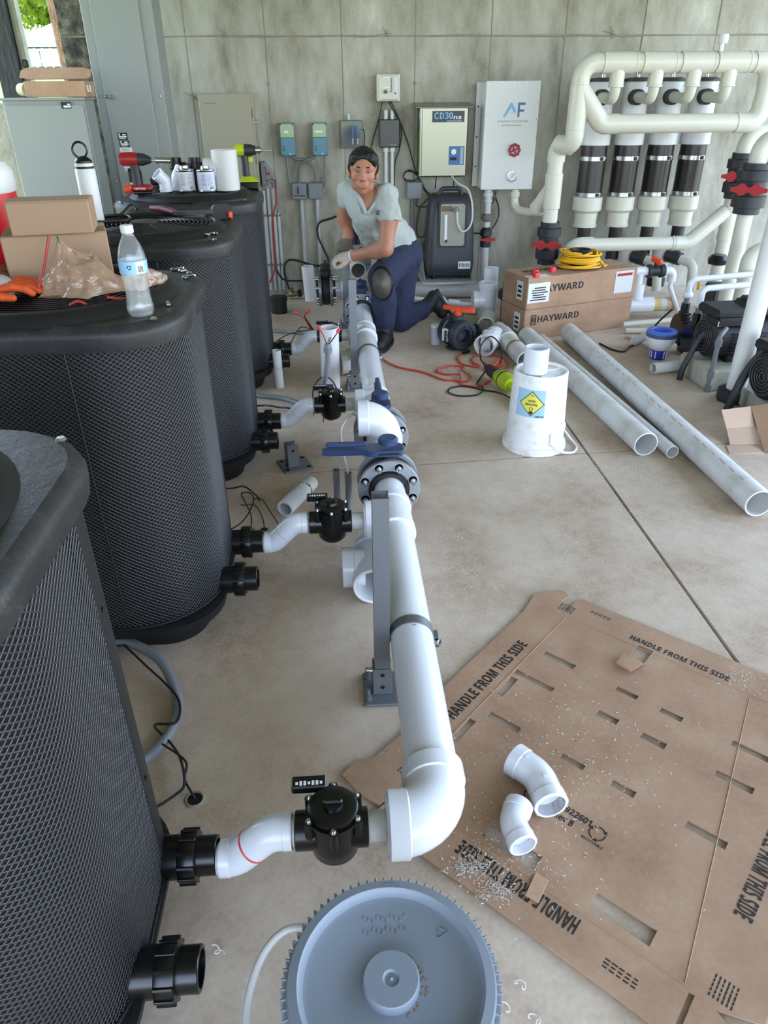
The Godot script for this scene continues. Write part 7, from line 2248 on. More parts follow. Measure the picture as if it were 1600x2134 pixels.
func top_items() -> void:
	var lid := 0.9925
	var ring := 1.0195
	# cooler
	var t := thing("drink_cooler", "red and white drink cooler at the left edge behind the cartons", "cooler", V(-0.985, lid, -2.22))
	var mb := MB.new()
	var c := V(-0.985, lid, -2.22)
	mb.lathe([Vector2(0, 0), Vector2(0.10, 0), Vector2(0.108, 0.008), Vector2(0.104, 0.014), Vector2(0.109, 0.022), Vector2(0.105, 0.03), Vector2(0.11, 0.04), Vector2(0.106, 0.05), Vector2(0.108, 0.06), Vector2(0.108, 0.225)], T(c), 36)
	part(mb, "red_body", mat(Color(0.78, 0.05, 0.13), 0.35), t)
	mb = MB.new()
	mb.lathe([Vector2(0.108, 0.225), Vector2(0.112, 0.23), Vector2(0.112, 0.275), Vector2(0.10, 0.295), Vector2(0, 0.30)], T(c), 36)
	part(mb, "white_lid", M.white, t)
	# two small cartons
	var tan := mat(Color(0.62, 0.51, 0.41), 0.8)
	t = thing("small_carton", "lower tan carton standing behind the plastic bag", "box", V(-0.75, ring, -2.08), "tan cartons on the heat pump")
	mb = MB.new()
	mb.box(V(-0.74, ring + 0.06, -2.08), V(0.255, 0.12, 0.17), 0.003, Basis(Vector3.UP, 0.30))
	var bx := part(mb, "carton", tan, t)
	mb = MB.new()
	mb.box(V(-0.74, ring + 0.1203, -2.08), V(0.253, 0.001, 0.004), 0, Basis(Vector3.UP, 0.30))
	part(mb, "flap_seam", M.card_edge, bx)
	t = thing("small_carton", "upper tan carton with an open edged lid, on top of the other", "box", V(-0.74, ring + 0.121, -2.06), "tan cartons on the heat pump")
	mb = MB.new()
	mb.box(V(-0.72, ring + 0.1605, -2.04), V(0.195, 0.078, 0.125), 0.003, Basis(Vector3.UP, 0.18))
	bx = part(mb, "carton", tan, t)
	mb = MB.new()
	mb.box(V(-0.715, ring + 0.2015, -2.01), V(0.197, 0.003, 0.055), 0.001, Basis(Vector3.UP, 0.18) * Basis(Vector3.RIGHT, 0.06))
	part(mb, "top_flap", tan, bx)
	# plastic bag
	t = thing("plastic_bag", "crumpled see-through tan shopping bag with red print", "bag", V(-0.63, lid, -1.87))
	var film := mat(Color(0.74, 0.61, 0.51, 0.46), 0.08)
	film.transparency = BaseMaterial3D.TRANSPARENCY_ALPHA
	var ns := FastNoiseLite.new()
	ns.seed = 5; ns.frequency = 16.0; ns.fractal_octaves = 2; ns.noise_type = FastNoiseLite.TYPE_CELLULAR
	ns.cellular_return_type = FastNoiseLite.RETURN_DISTANCE
	var bag := blob([[V(-0.70, 1.03, -1.90), V(-0.60, 1.03, -1.88), 0.055, 0.06], [V(-0.66, 1.05, -1.90), V(-0.675, 1.15, -1.91), 0.06, 0.022], [V(-0.61, 1.05, -1.88), V(-0.60, 1.10, -1.92), 0.06, 0.03], [V(-0.60, 1.02, -1.87), V(-0.50, 1.02, -1.89), 0.04, 0.035], [V(-0.50, 1.035, -1.93), V(-0.455, 1.035, -1.96), 0.04, 0.035], [V(-0.72, 1.01, -1.83), V(-0.60, 1.01, -1.81), 0.022, 0.025]], 0.007, 0.03)
	for i in bag.v.size():
		var q := bag.v[i]
		bag.v[i] = q + bag.n[i] * (ns.get_noise_3dv(q * V(1, 0.55, 1)) * 0.045 + bag.n[i].y * 0.004) - V(0, 0.0, 0)
		bag.v[i].y = maxf(bag.v[i].y, 1.021 if Vector2(q.x + 0.73, q.z + 1.97).length() < 0.305 else 0.9945)
	for i in range(0, bag.v.size(), 3):
		var nn := (bag.v[i + 1] - bag.v[i]).cross(bag.v[i + 2] - bag.v[i])
		nn = nn.normalized() if nn.length() > 1e-12 else bag.n[i]
		if nn.dot(bag.n[i]) < 0: nn = -nn
		for e in 3: bag.n[i + e] = (bag.n[i + e] * 0.2 + nn * 0.8).normalized()
	var bg := part(bag, "film", film, t)
	for q in [[V(-0.725, 1.04, -1.845), V(-0.705, 1.10, -1.875), V(-0.69, 1.155, -1.895), 0.0035], [V(-0.56, 1.02, -1.825), V(-0.53, 1.012, -1.835), V(-0.50, 1.01, -1.85), 0.004], [V(-0.64, 1.012, -1.785), V(-0.62, 1.02, -1.79), V(-0.60, 1.012, -1.79), 0.004]]:
		mb = MB.new()
		mb.tube(smooth([q[0], q[1], q[2]], 5), q[3], 6)
		part(mb, "red_print", mat(Color(0.62, 0.16, 0.14), 0.4), bg)
	# gloves
	t = thing("work_glove", "grey knit glove with orange rubber fingers beside the bag", "glove", V(-0.83, ring, -1.85), "work gloves on the heat pump")
	glove(t, V(-0.825, ring - 0.002, -1.855), 0.1, mat(Color(0.62, 0.61, 0.59), 0.9), mat(Color(0.78, 0.30, 0.10), 0.6))
	t = thing("work_glove", "brown rubber glove at the left edge, behind the orange one", "glove", V(-0.93, lid, -1.98), "work gloves on the heat pump")
	glove(t, V(-0.935, lid + 0.03, -2.0), -0.1, mat(Color(0.35, 0.22, 0.14), 0.8), mat(Color(0.45, 0.25, 0.12), 0.6))
	# water bottle
	t = thing("water_bottle", "clear plastic water bottle with white cap and blue label", "bottle", V(-0.468, lid, -1.765))
	c = V(-0.468, lid, -1.765)
	var pet := mat(Color(0.93, 0.95, 0.96, 0.11), 0.03)
	pet.transparency = BaseMaterial3D.TRANSPARENCY_ALPHA
	var pr: Array = [Vector2(0.020, 0.006), Vector2(0.027, 0.0), Vector2(0.031, 0.008), Vector2(0.0315, 0.02)]
	for i in 14:
		pr.append(Vector2(0.0315 - (0.0016 if i % 2 else 0.0) - 0.003 * sin(PI * i / 13.0), 0.024 + i * 0.0052))
	pr.append_array([Vector2(0.0315, 0.098), Vector2(0.0315, 0.128), Vector2(0.030, 0.138), Vector2(0.024, 0.158), Vector2(0.014, 0.177), Vector2(0.0125, 0.182), Vector2(0.0125, 0.188)])
	mb = MB.new()
	mb.lathe(pr, T(c), 32)
	part(mb, "bottle_wall", pet, t)
	var wat := mat(Color(0.80, 0.84, 0.87, 0.07), 0.02)
	wat.transparency = BaseMaterial3D.TRANSPARENCY_ALPHA
	mb = MB.new()
	mb.lathe([Vector2(0, 0.004), Vector2(0.026, 0.004), Vector2(0.0285, 0.012), Vector2(0.0265, 0.05), Vector2(0.0285, 0.09), Vector2(0.029, 0.128), Vector2(0, 0.128)], T(c), 28)
	part(mb, "water", wat, t)
	mb = MB.new()
	mb.lathe([Vector2(0.0135, 0.184), Vector2(0.0145, 0.186), Vector2(0.0145, 0.199), Vector2(0.013, 0.201), Vector2(0, 0.201)], T(c), 20)
	part(mb, "cap", M.white, t)
	mb = MB.new()
	mb.lathe([Vector2(0.0322, 0.098), Vector2(0.0322, 0.126)], T(c), 32)
	var lb := part(mb, "label", mat(Color(0.60, 0.77, 0.90), 0.35), t)
	mb = MB.new()
	mb.lathe([Vector2(0.0325, 0.099), Vector2(0.0325, 0.125)], T(c), 10, 0.55, 1.15)
	var wl := part(mb, "white_panel", M.paper, lb)
	mb = MB.new()
	for i in 4: mb.lathe([Vector2(0.0328, 0.102), Vector2(0.0328, 0.116)], T(c), 2, 0.64 + 0.1 * i, 0.69 + 0.1 * i)
	part(mb, "bar_code", M.ink, wl).set_meta("kind", "stuff")
	for k in 3:
		mb = MB.new()
		var a0 := TAUF * k / 3
		var cc := c + V(-0.001, 0.114, 0.0334)
		mb.tube([cc + V(cos(a0) * 0.004, sin(a0) * 0.004, 0), cc + V(cos(a0 + 0.8) * 0.0045, sin(a0 + 0.8) * 0.0045, 0), cc + V(cos(a0 + 1.5) * 0.004, sin(a0 + 1.5) * 0.004, 0)], 0.0011, 5)
		part(mb, "recycling_arrow", M.ink, lb)
	# hardware on unit two
	var g := "small screws and clips on the heat pump lids"
	var i0 := 0
	for q in [V(-0.475, lid, -2.245), V(-0.45, lid, -2.23), V(-0.425, lid, -2.14), V(-0.42, lid, -1.84), V(-0.468, lid, -2.85), V(-0.445, lid, -2.88)]:
		mb = MB.new()
		mb.box(q + V(0, 0.005, 0), V(0.026, 0.009, 0.012), 0.003, Basis(Vector3.UP, 0.6 * i0))
		if i0 % 2 == 0: mb.cyl(q + V(0, 0.006, 0), q + V(0.028, 0.012, 0.014), 0.003, 6)
		one("screw_clip", ["left clip at the back corner of the second heat pump's lid", "right clip at the back corner of the second heat pump's lid", "lone screw near the back right of the second heat pump's lid", "small screw right of the water bottle", "flat clip on the third heat pump's front corner", "screw beside the flat clip on the third heat pump"][i0], "hardware", q, mb, M.steel, g)
		i0 += 1
	# white flask
	t = thing("drink_flask", "tall white flask with black cap and carry loop", "bottle", V(-0.905, ring, -3.02))
	c = V(-0.915, ring, -3.02)
	mb = MB.new()
	mb.lathe([Vector2(0, 0), Vector2(0.034, 0), Vector2(0.036, 0.003), Vector2(0.036, 0.185), Vector2(0.032, 0.192)], T(c), 28)
	part(mb, "flask_body", M.white, t)
	mb = MB.new()
	mb.lathe([Vector2(0.033, 0.19), Vector2(0.033, 0.196), Vector2(0.0335, 0.2)], T(c), 28)
	part(mb, "black_ring", M.black, t)
	mb = MB.new()
	mb.lathe([Vector2(0.0335, 0.198), Vector2(0.0335, 0.208), Vector2(0.031, 0.209)], T(c), 28)
	part(mb, "white_ring", M.white, t)
	mb = MB.new()
	mb.lathe([Vector2(0.031, 0.208), Vector2(0.031, 0.216), Vector2(0.018, 0.228), Vector2(0.012, 0.232), Vector2(0, 0.232)], T(c), 24)
	var cp := part(mb, "cap", M.black, t)
	mb = MB.new()
	var lp: Array = []
	for i in 20:
		var a := TAUF * i / 20
		lp.append(c + V(-0.006 + cos(a) * 0.026, 0.252 + sin(a) * 0.026, 0))
	mb.tube(lp, 0.0042, 7, false, false, true)
	part(mb, "carry_loop", M.black, cp)
	# pliers, tape, cables on unit three
	t = thing("pliers", "long tongue pliers with dark red grips on the third heat pump", "pliers", V(-0.62, ring, -3.2))
	mb = MB.new()
	mb.tube([V(-0.75, ring + 0.020, -3.26), V(-0.70, ring + 0.022, -3.22), V(-0.64, ring + 0.014, -3.17)], [0.011, 0.013, 0.010], 10)
	part(mb, "red_grip", mat(Color(0.42, 0.13, 0.17), 0.45), t)
	mb = MB.new()
	mb.tube([V(-0.72, ring + 0.012, -3.29), V(-0.67, ring + 0.014, -3.235), V(-0.63, ring + 0.010, -3.18)], [0.009, 0.011, 0.009], 10)
	part(mb, "red_grip", mat(Color(0.42, 0.13, 0.17), 0.45), t)
	mb = MB.new()
	mb.prism(PackedVector2Array([Vector2(0, -0.012), Vector2(0.05, -0.018), Vector2(0.12, -0.014), Vector2(0.16, -0.008), Vector2(0.16, 0.008), Vector2(0.11, 0.014), Vector2(0.05, 0.016), Vector2(0, 0.010)]), 0.012, Transform3D(Basis(V(0.97, 0, -0.22).normalized(), V(-0.22, 0, -0.97).normalized(), V(0, 1, 0)), V(-0.645, ring + 0.005, -3.165)))
	part(mb, "jaws", mat(Color(0.22, 0.20, 0.19), 0.4, 0.6), t)
	t = thing("tape_measure", "black tape measure with an orange tip on the third heat pump", "tape measure", V(-0.455, lid, -3.27))
	mb = MB.new()
	mb.prism(rr(0.085, 0.055, 0.022), 0.035, Transform3D(Basis(Vector3.UP, 0.3), V(-0.47, lid + 0.029, -3.29)), true)
	part(mb, "case", M.black_matte, t)
	mb = MB.new()
	mb.box(V(-0.432, lid + 0.018, -3.262), V(0.018, 0.026, 0.03), 0.004, Basis(Vector3.UP, 0.3))
	part(mb, "orange_tip", M.orange, t)
	wire("coiled_cable", "black cable coiled on the left of the third heat pump's grille", "cable", [V(-0.80, ring + 0.02, -3.22), V(-0.83, ring + 0.035, -3.25), V(-0.86, ring + 0.008, -3.17), V(-0.92, ring + 0.008, -3.12), V(-0.96, ring + 0.008, -3.05), V(-0.92, ring + 0.008, -2.98), V(-0.84, ring + 0.008, -2.98), V(-0.79, ring + 0.008, -3.04), V(-0.82, ring + 0.012, -3.12), V(-0.90, ring + 0.014, -3.10), V(-0.95, ring + 0.014, -3.0), V(-0.88, ring + 0.014, -2.95), V(-0.80, ring + 0.01, -3.0)], 0.005, M.cable, 7, 7)
	# unit four: power tools, cans, fittings
	var l4 := lid
	t = thing("impact_driver", "red and black cordless impact driver with a steel socket", "power tool", V(-0.935, ring, -3.95))
	c = V(-0.935, ring, -3.95)
	var redp := mat(Color(0.58, 0.06, 0.09), 0.4)
	mb = MB.new()
	mb.tube([c + V(-0.085, 0.155, 0), c + V(-0.075, 0.155, 0), c + V(-0.03, 0.155, 0), c + V(0.0, 0.154, 0)], [0.024, 0.030, 0.031, 0.029], 14)
	part(mb, "motor_housing", redp, t)
	mb = MB.new()
	mb.tube([c + V(-0.002, 0.154, 0), c + V(0.025, 0.152, 0), c + V(0.05, 0.150, 0), c + V(0.062, 0.149, 0)], [0.029, 0.028, 0.018, 0.012], 14)
	part(mb, "gear_case", M.charcoal, t)
	mb = MB.new()
	mb.cyl(c + V(0.06, 0.149, 0), c + V(0.09, 0.148, 0), 0.006, 8)
	mb.cyl(c + V(0.085, 0.148, 0), c + V(0.155, 0.145, 0), 0.0145, 16)
	part(mb, "socket", M.steel, t)
	mb = MB.new()
	mb.loft([PackedVector3Array([c + V(-0.045, 0.14, 0.017), c + V(-0.002, 0.14, 0.017), c + V(-0.002, 0.14, -0.017), c + V(-0.045, 0.14, -0.017)]), PackedVector3Array([c + V(-0.038, 0.10, 0.016), c + V(-0.004, 0.10, 0.016), c + V(-0.004, 0.10, -0.016), c + V(-0.038, 0.10, -0.016)]), PackedVector3Array([c + V(-0.04, 0.04, 0.019), c + V(0.0, 0.04, 0.019), c + V(0.0, 0.04, -0.019), c + V(-0.04, 0.04, -0.019)])])
	part(mb, "grip", M.charcoal, t)
	mb = MB.new()
	mb.box(c + V(-0.005, 0.028, 0), V(0.105, 0.026, 0.07), 0.008)
	var bt := part(mb, "battery", redp, t)
	words("CRAFTSMAN", 0.009, T(c + V(-0.005, 0.026, 0.0358)), M.white, bt, 0.052)
	mb = MB.new()
	mb.box(c + V(0.005, 0.008, 0), V(0.10, 0.016, 0.066), 0.005)
	part(mb, "battery_base", M.black, t)
	mb = MB.new()
	mb.cyl(c + V(-0.085, 0.022, 0.0), c + V(-0.04, 0.022, 0.0), 0.021, 14)
	part(mb, "orange_cap", M.orange, t)
	t = thing("battery_pack", "black battery pack standing behind the impact driver", "battery", V(-1.0, ring, -4.12))
	mb = MB.new()
	mb.box(V(-1.01, ring + 0.05, -4.13), V(0.075, 0.10, 0.05), 0.012, Basis(Vector3.UP, 0.15))
	var bp := part(mb, "pack", M.black, t)
	mb = MB.new()
	mb.box(V(-1.006, ring + 0.025, -4.104), V(0.05, 0.022, 0.002), 0, Basis(Vector3.UP, 0.15))
	part(mb, "label", M.paper, bp)
	t = thing("wood_mallet", "tan wooden knob tool lying behind the impact driver", "tool", V(-0.87, ring, -4.13))
	mb = MB.new()
	mb.tube([V(-0.93, ring + 0.035, -4.13), V(-0.89, ring + 0.037, -4.13)], [0.018, 0.02], 12)
	part(mb, "ferrule", M.charcoal, t)
	mb = MB.new()
	mb.ball(V(-0.865, ring + 0.036, -4.13), V(0.026, 0.034, 0.034), 14)
	part(mb, "wooden_knob", mat(Color(0.55, 0.42, 0.25), 0.6), t)
	# 45 degree fittings and cans on the ring
	t = thing("pipe_elbow", "white angled elbow standing on the farthest heat pump", "pipe fitting", V(-0.845, ring, -4.02))
	mb = MB.new()
	elbow(mb, V(-0.835, ring, -4.02), V(-0.837, ring + 0.05, -4.02), V(-0.868, ring + 0.085, -4.0), 0.031, 0.04, 0.02, 24)
	part(mb, "elbow_body", M.pvc, t)
	t = thing("pipe_elbow", "white elbow half hidden behind the left glue can", "pipe fitting", V(-0.79, ring, -4.07))
	mb = MB.new()
	elbow(mb, V(-0.785, ring, -4.08), V(-0.785, ring + 0.06, -4.08), V(-0.76, ring + 0.10, -4.10), 0.031, 0.04, 0.02, 24)
	part(mb, "elbow_body", M.pvc, t)
	for k in 2:
		c = V(-0.732, ring, -4.02) if k == 0 else V(-0.628, ring, -4.0)
		t = thing("glue_can", ["left metal glue can with grey printed label", "right metal glue can with bluish printed label"][k], "can", c, "glue cans on the farthest heat pump")
		mb = MB.new()
		mb.lathe([Vector2(0, 0.0), Vector2(0.044, 0.0), Vector2(0.045, 0.004), Vector2(0.043, 0.007), Vector2(0.043, 0.095), Vector2(0.045, 0.098), Vector2(0.044, 0.102), Vector2(0.040, 0.101), Vector2(0.022, 0.106), Vector2(0.021, 0.109), Vector2(0.021, 0.118), Vector2(0.0, 0.119)], T(c), 28)
		part(mb, "tin", M.steel, t)
		mb = MB.new()
		mb.lathe([Vector2(0.0435, 0.010), Vector2(0.0435, 0.092)], T(c), 28)
		var la := part(mb, "paper_label", mat(Color(0.82, 0.82, 0.84) if k == 0 else Color(0.78, 0.80, 0.87), 0.5), t)
		mb = MB.new()
		for i in 9:
			for j in 2: mb.lathe([Vector2(0.0439, 0.03 + 0.006 * i), Vector2(0.0439, 0.0325 + 0.006 * i)], T(c), 4, 0.7 + 0.75 * j, 1.3 + 0.7 * j)
		part(mb, "fine_print", mat(Color(0.55, 0.56, 0.60), 0.6), la).set_meta("kind", "stuff")
		mb = MB.new()
		for i in 5: mb.lathe([Vector2(0.044, 0.015), Vector2(0.044, 0.026)], T(c), 1, 1.0 - 0.09 * i, 1.05 - 0.09 * i)
		part(mb, "bar_code", M.ink, la).set_meta("kind", "stuff")
	for k in 2:
		c = V(-0.80, ring, -4.17) if k == 0 else V(-0.70, ring, -4.15)
		t = thing("black_fitting", ["black threaded fitting behind the left glue can", "black threaded fitting standing between the two glue cans"][k], "pipe fitting", c, "black fittings on the farthest heat pump")
		mb = MB.new()
		mb.lathe([Vector2(0, 0), Vector2(0.033, 0), Vector2(0.033, 0.09), Vector2(0.038, 0.095), Vector2(0.038, 0.12), Vector2(0.030, 0.122), Vector2(0.030, 0.145), Vector2(0.0, 0.145)], T(c), 20)
		part(mb, "fitting_body", M.black, t)
		mb = MB.new()
		mb.cyl(c + V(0.02, 0.11, 0.0), c + V(0.052, 0.11, 0.01), 0.014, 12)
		part(mb, "side_port", M.black, t)
	t = thing("pipe_tee", "large white pipe tee standing on end on the farthest heat pump", "pipe fitting", V(-0.535, ring, -4.06), "loose white pipe tees")
	c = V(-0.535, ring, -4.06)
	mb = MB.new()
	mb.pipe(c, c + V(0, 0.185, 0), 0.064, 0.056, 32)
	mb.cyl(c + V(-0.03, 0.095, 0), c + V(-0.10, 0.095, 0.0), 0.05, 28)
	collar(mb, c + V(-0.105, 0.095, 0), c + V(-0.075, 0.095, 0), 0.053, 0.042)
	part(mb, "tee_body", M.pvc_dull, t)
	t = thing("cordless_drill", "lime and black cordless drill with a long bit", "power tool", V(-0.46, l4, -4.30))
	c = V(-0.455, l4 + 0.001, -4.325)
	mb = MB.new()
	mb.tube([c + V(-0.06, 0.19, 0), c + V(-0.045, 0.19, 0), c + V(0.0, 0.19, 0)], [0.024, 0.031, 0.03], 14)
	part(mb, "motor_housing", M.lime, t)
	mb = MB.new()
	mb.tube([c + V(-0.005, 0.19, 0), c + V(0.03, 0.19, 0), c + V(0.055, 0.19, 0)], [0.031, 0.029, 0.02], 14)
	part(mb, "gear_case", M.charcoal, t)
	mb = MB.new()
	mb.tube([c + V(0.05, 0.19, 0), c + V(0.075, 0.19, 0), c + V(0.085, 0.19, 0)], [0.019, 0.018, 0.010], 12)
	part(mb, "chuck", M.steel, t)
	mb = MB.new()
	mb.cyl(c + V(0.083, 0.19, 0), c + V(0.14, 0.188, 0), 0.0028, 6)
	part(mb, "drill_bit", M.steel, t)
	mb = MB.new()
	mb.tube([c + V(-0.01, 0.175, 0), c + V(-0.008, 0.12, 0), c + V(-0.008, 0.06, 0)], [0.021, 0.019, 0.021], 12)
	part(mb, "grip", M.charcoal, t)
	mb = MB.new()
	mb.box(c + V(0.02, 0.145, 0), V(0.024, 0.03, 0.016), 0.005)
	part(mb, "trigger", M.lime, t)
	mb = MB.new()
	mb.loft([PackedVector3Array([c + V(-0.03, 0.065, 0.025), c + V(0.02, 0.065, 0.025), c + V(0.02, 0.065, -0.025), c + V(-0.03, 0.065, -0.025)]), PackedVector3Array([c + V(-0.045, 0.038, 0.036), c + V(0.06, 0.038, 0.036), c + V(0.06, 0.038, -0.036), c + V(-0.045, 0.038, -0.036)])])
	part(mb, "lime_foot", M.lime, t)
	mb = MB.new()
	mb.box(c + V(0.008, 0.02, 0), V(0.10, 0.038, 0.07), 0.006)
	part(mb, "battery", M.black, t)

# ---------------------------------------------------------------- left side cabinets and the view out
func left_side() -> void:
	var t := thing("tall_panel", "tall grey electrical enclosure with white stickers and a small latch", "cabinet", V(-1.24, 0, -5.35))
	var mb := MB.new()
	mb.box(V(-1.24, 1.35, -5.43), V(0.42, 2.7, 0.26), 0.004)
	part(mb, "enclosure", M.enclosure, t)
	mb = MB.new()
	mb.box(V(-1.25, 1.35, -5.293), V(0.285, 2.6, 0.014), 0.004)
	var d := part(mb, "door", M.enclosure, t)
	mb = MB.new()
	mb.box(V(-1.365, 1.432, -5.28), V(0.06, 0.018, 0.018), 0.004, Basis(Vector3.BACK, -0.12))
	mb.cyl(V(-1.36, 1.432, -5.29), V(-1.36, 1.432, -5.268), 0.010, 10)
	part(mb, "latch", M.zinc, d)
	for q in [[-1.42, 1.433], [-1.055, 1.433], [-1.42, 0.95], [-1.055, 0.95]]:
		mb = MB.new()
		mb.lathe([Vector2(0, 0.004), Vector2(0.006, 0.003), Vector2(0.008, 0)], Transform3D(Basis(V(1, 0, 0), V(0, 0, 1), V(0, -1, 0)), V(q[0], q[1], -5.30)), 10)
		part(mb, "screw", M.steel, t)
	var y := 1.235
	for k in 6:
		var h: float = [0.045, 0.04, 0.042, 0.042, 0.042, 0.04][k]
		mb = MB.new()
		mb.box(V(-1.325 + 0.004 * k, y - h / 2, -5.2852), V(0.062 if k < 2 else 0.078, h - 0.004, 0.0012), 0)
		var s := part(mb, "sticker", M.ink if k < 2 else M.paper, d, "black and white square sticker" if k < 2 else "white printed sticker")
		mb = MB.new()
		if k < 2:
			mb.box(V(-1.325 + 0.004 * k, y - h / 2 - 0.002, -5.2844), V(0.05, 0.009, 0.0008))
			mb.box(V(-1.345 + 0.004 * k, y - h / 2 + 0.007, -5.2844), V(0.009, 0.018, 0.0008))
			mb.box(V(-1.315 + 0.004 * k, y - h / 2 + 0.009, -5.2844), V(0.02, 0.008, 0.0008))
			mb.box(V(-1.328 + 0.004 * k, y - h / 2 - 0.012, -5.2844), V(0.04, 0.005, 0.0008))
		else:
			for j in 3: mb.box(V(-1.33 + 0.004 * k, y - 0.012 - 0.009 * j, -5.2844), V(0.05 - 0.01 * (j % 2), 0.003, 0.0008))
		part(mb, "sticker_print", M.paper if k < 2 else M.conduit, s).set_meta("kind", "stuff")
		y -= h
	t = thing("low_cabinet", "lower grey steel cabinet with one black and white sticker", "cabinet", V(-1.64, 0, -5.05))
	mb = MB.new()
	mb.box(V(-1.645, 0.71, -5.0), V(0.465, 1.42, 0.20), 0.005)
	part(mb, "body", M.enclosure, t)
	mb = MB.new()
	mb.box(V(-1.645, 0.70, -4.893), V(0.45, 1.39, 0.014), 0.004)
	var dd := part(mb, "door", M.enclosure, t)
	mb = MB.new()
	mb.box(V(-1.645, 1.424, -5.0), V(0.48, 0.014, 0.23), 0.004)
	part(mb, "top_lip", M.enclosure, t)
	mb = MB.new()
	mb.box(V(-1.515, 1.392, -4.8855), V(0.056, 0.034, 0.001))
	var st := part(mb, "sticker", M.ink, dd)
	mb = MB.new()
	mb.box(V(-1.51, 1.386, -4.8848), V(0.042, 0.010, 0.0008))
	mb.box(V(-1.50, 1.397, -4.8848), V(0.018, 0.006, 0.0008))
	part(mb, "sticker_print", M.paper, st).set_meta("kind", "stuff")
	# carton on the cabinet
	t = thing("open_top_carton", "open brown carton lying on the low grey cabinet", "box", V(-1.58, 1.431, -5.02))
	mb = MB.new()
	mb.box(V(-1.565, 1.473, -5.0), V(0.34, 0.08, 0.19), 0.003)
	var b := part(mb, "tray", M.card, t)
	mb = MB.new()
	for k in 2: mb.box(V(-1.394 + 0.001, 1.475, -4.945 - 0.05 * k), V(0.0015, 0.035, 0.03))
	part(mb, "end_stickers", M.paper, b).set_meta("kind", "stuff")
	mb = MB.new()
	var lidp := PackedVector2Array([Vector2(-0.205, -0.02), Vector2(-0.195, 0.022), Vector2(-0.15, 0.035), Vector2(0.16, 0.035), Vector2(0.205, 0.022), Vector2(0.20, -0.02), Vector2(0.17, -0.03), Vector2(-0.14, -0.03)])
	mb.prism(lidp, 0.006, Transform3D(Basis(Vector3.RIGHT, -0.5), V(-1.585, 1.548, -5.03)))
	part(mb, "lid_flap", M.card, b)
	mb = MB.new()
	mb.tube([V(-1.82, 1.432 + 0.04, -5.1), V(-1.75, 1.472, -5.0)], 0.035, 14)
	var rl := one("paper_roll", "pale yellow roll lying left of the brown carton", "roll", V(-1.8, 1.432, -5.05), mb, mat(Color(0.72, 0.70, 0.52), 0.7))
	# concrete ledge left of the cabinet and the timber post
	t = thing("timber_post", "dark weathered timber post at the opening, upper left", "post", V(-2.16, 0, -6.3))
	mb = MB.new()
	mb.box(V(-2.30, 1.5, -6.32), V(0.155, 3.0, 0.155), 0.006, Basis(Vector3.UP, 0.1))
	part(mb, "timber", M.post_wood, t)
	mb = MB.new()
	mb.box(V(-2.20, 1.5, -6.36), V(0.045, 3.0, 0.13), 0.004, Basis(Vector3.UP, 0.1))
	part(mb, "side_board", M.wall2, t)
	mb = MB.new()
	mb.box(V(-2.175, 1.64, -6.28), V(0.04, 0.05, 0.03), 0.008)
	part(mb, "bracket", M.black_matte, t)
	t = thing("concrete_ledge", "pale concrete ledge beside the low grey cabinet", "ledge", V(-2.2, 0, -5.3))
	mb = MB.new()
	mb.box(V(-2.22, 0.70, -5.3), V(0.62, 1.40, 0.5), 0.01)
	part(mb, "block", M.wall2, t)
func leaf_crown(c: Vector3, rad: Vector3, cnt: int, size: float, m: Material, parent: Node3D, sd: int) -> void:
	var r := RandomNumberGenerator.new()
	r.seed = sd
	var mb := MB.new()
	for i in cnt:
		var d := V(r.randfn(), r.randfn(), r.randfn()).normalized()
		var q := c + d * rad * pow(r.randf(), 0.35) * (0.85 + 0.25 * sin(d.x * 7.0) * cos(d.y * 6.0))
		var u := V(r.randfn(), r.randfn(), r.randfn()).normalized()
		var w := u.cross(d).normalized()
		if w.length() < 0.5: continue
		var s := size * r.randf_range(0.6, 1.3)
		mb.quad(q - u * s * 0.5, q + w * s * 0.28, q + u * s * 0.5, q - w * s * 0.28, u.cross(w).normalized())
	part(mb, "foliage", m, parent).set_meta("kind", "stuff")
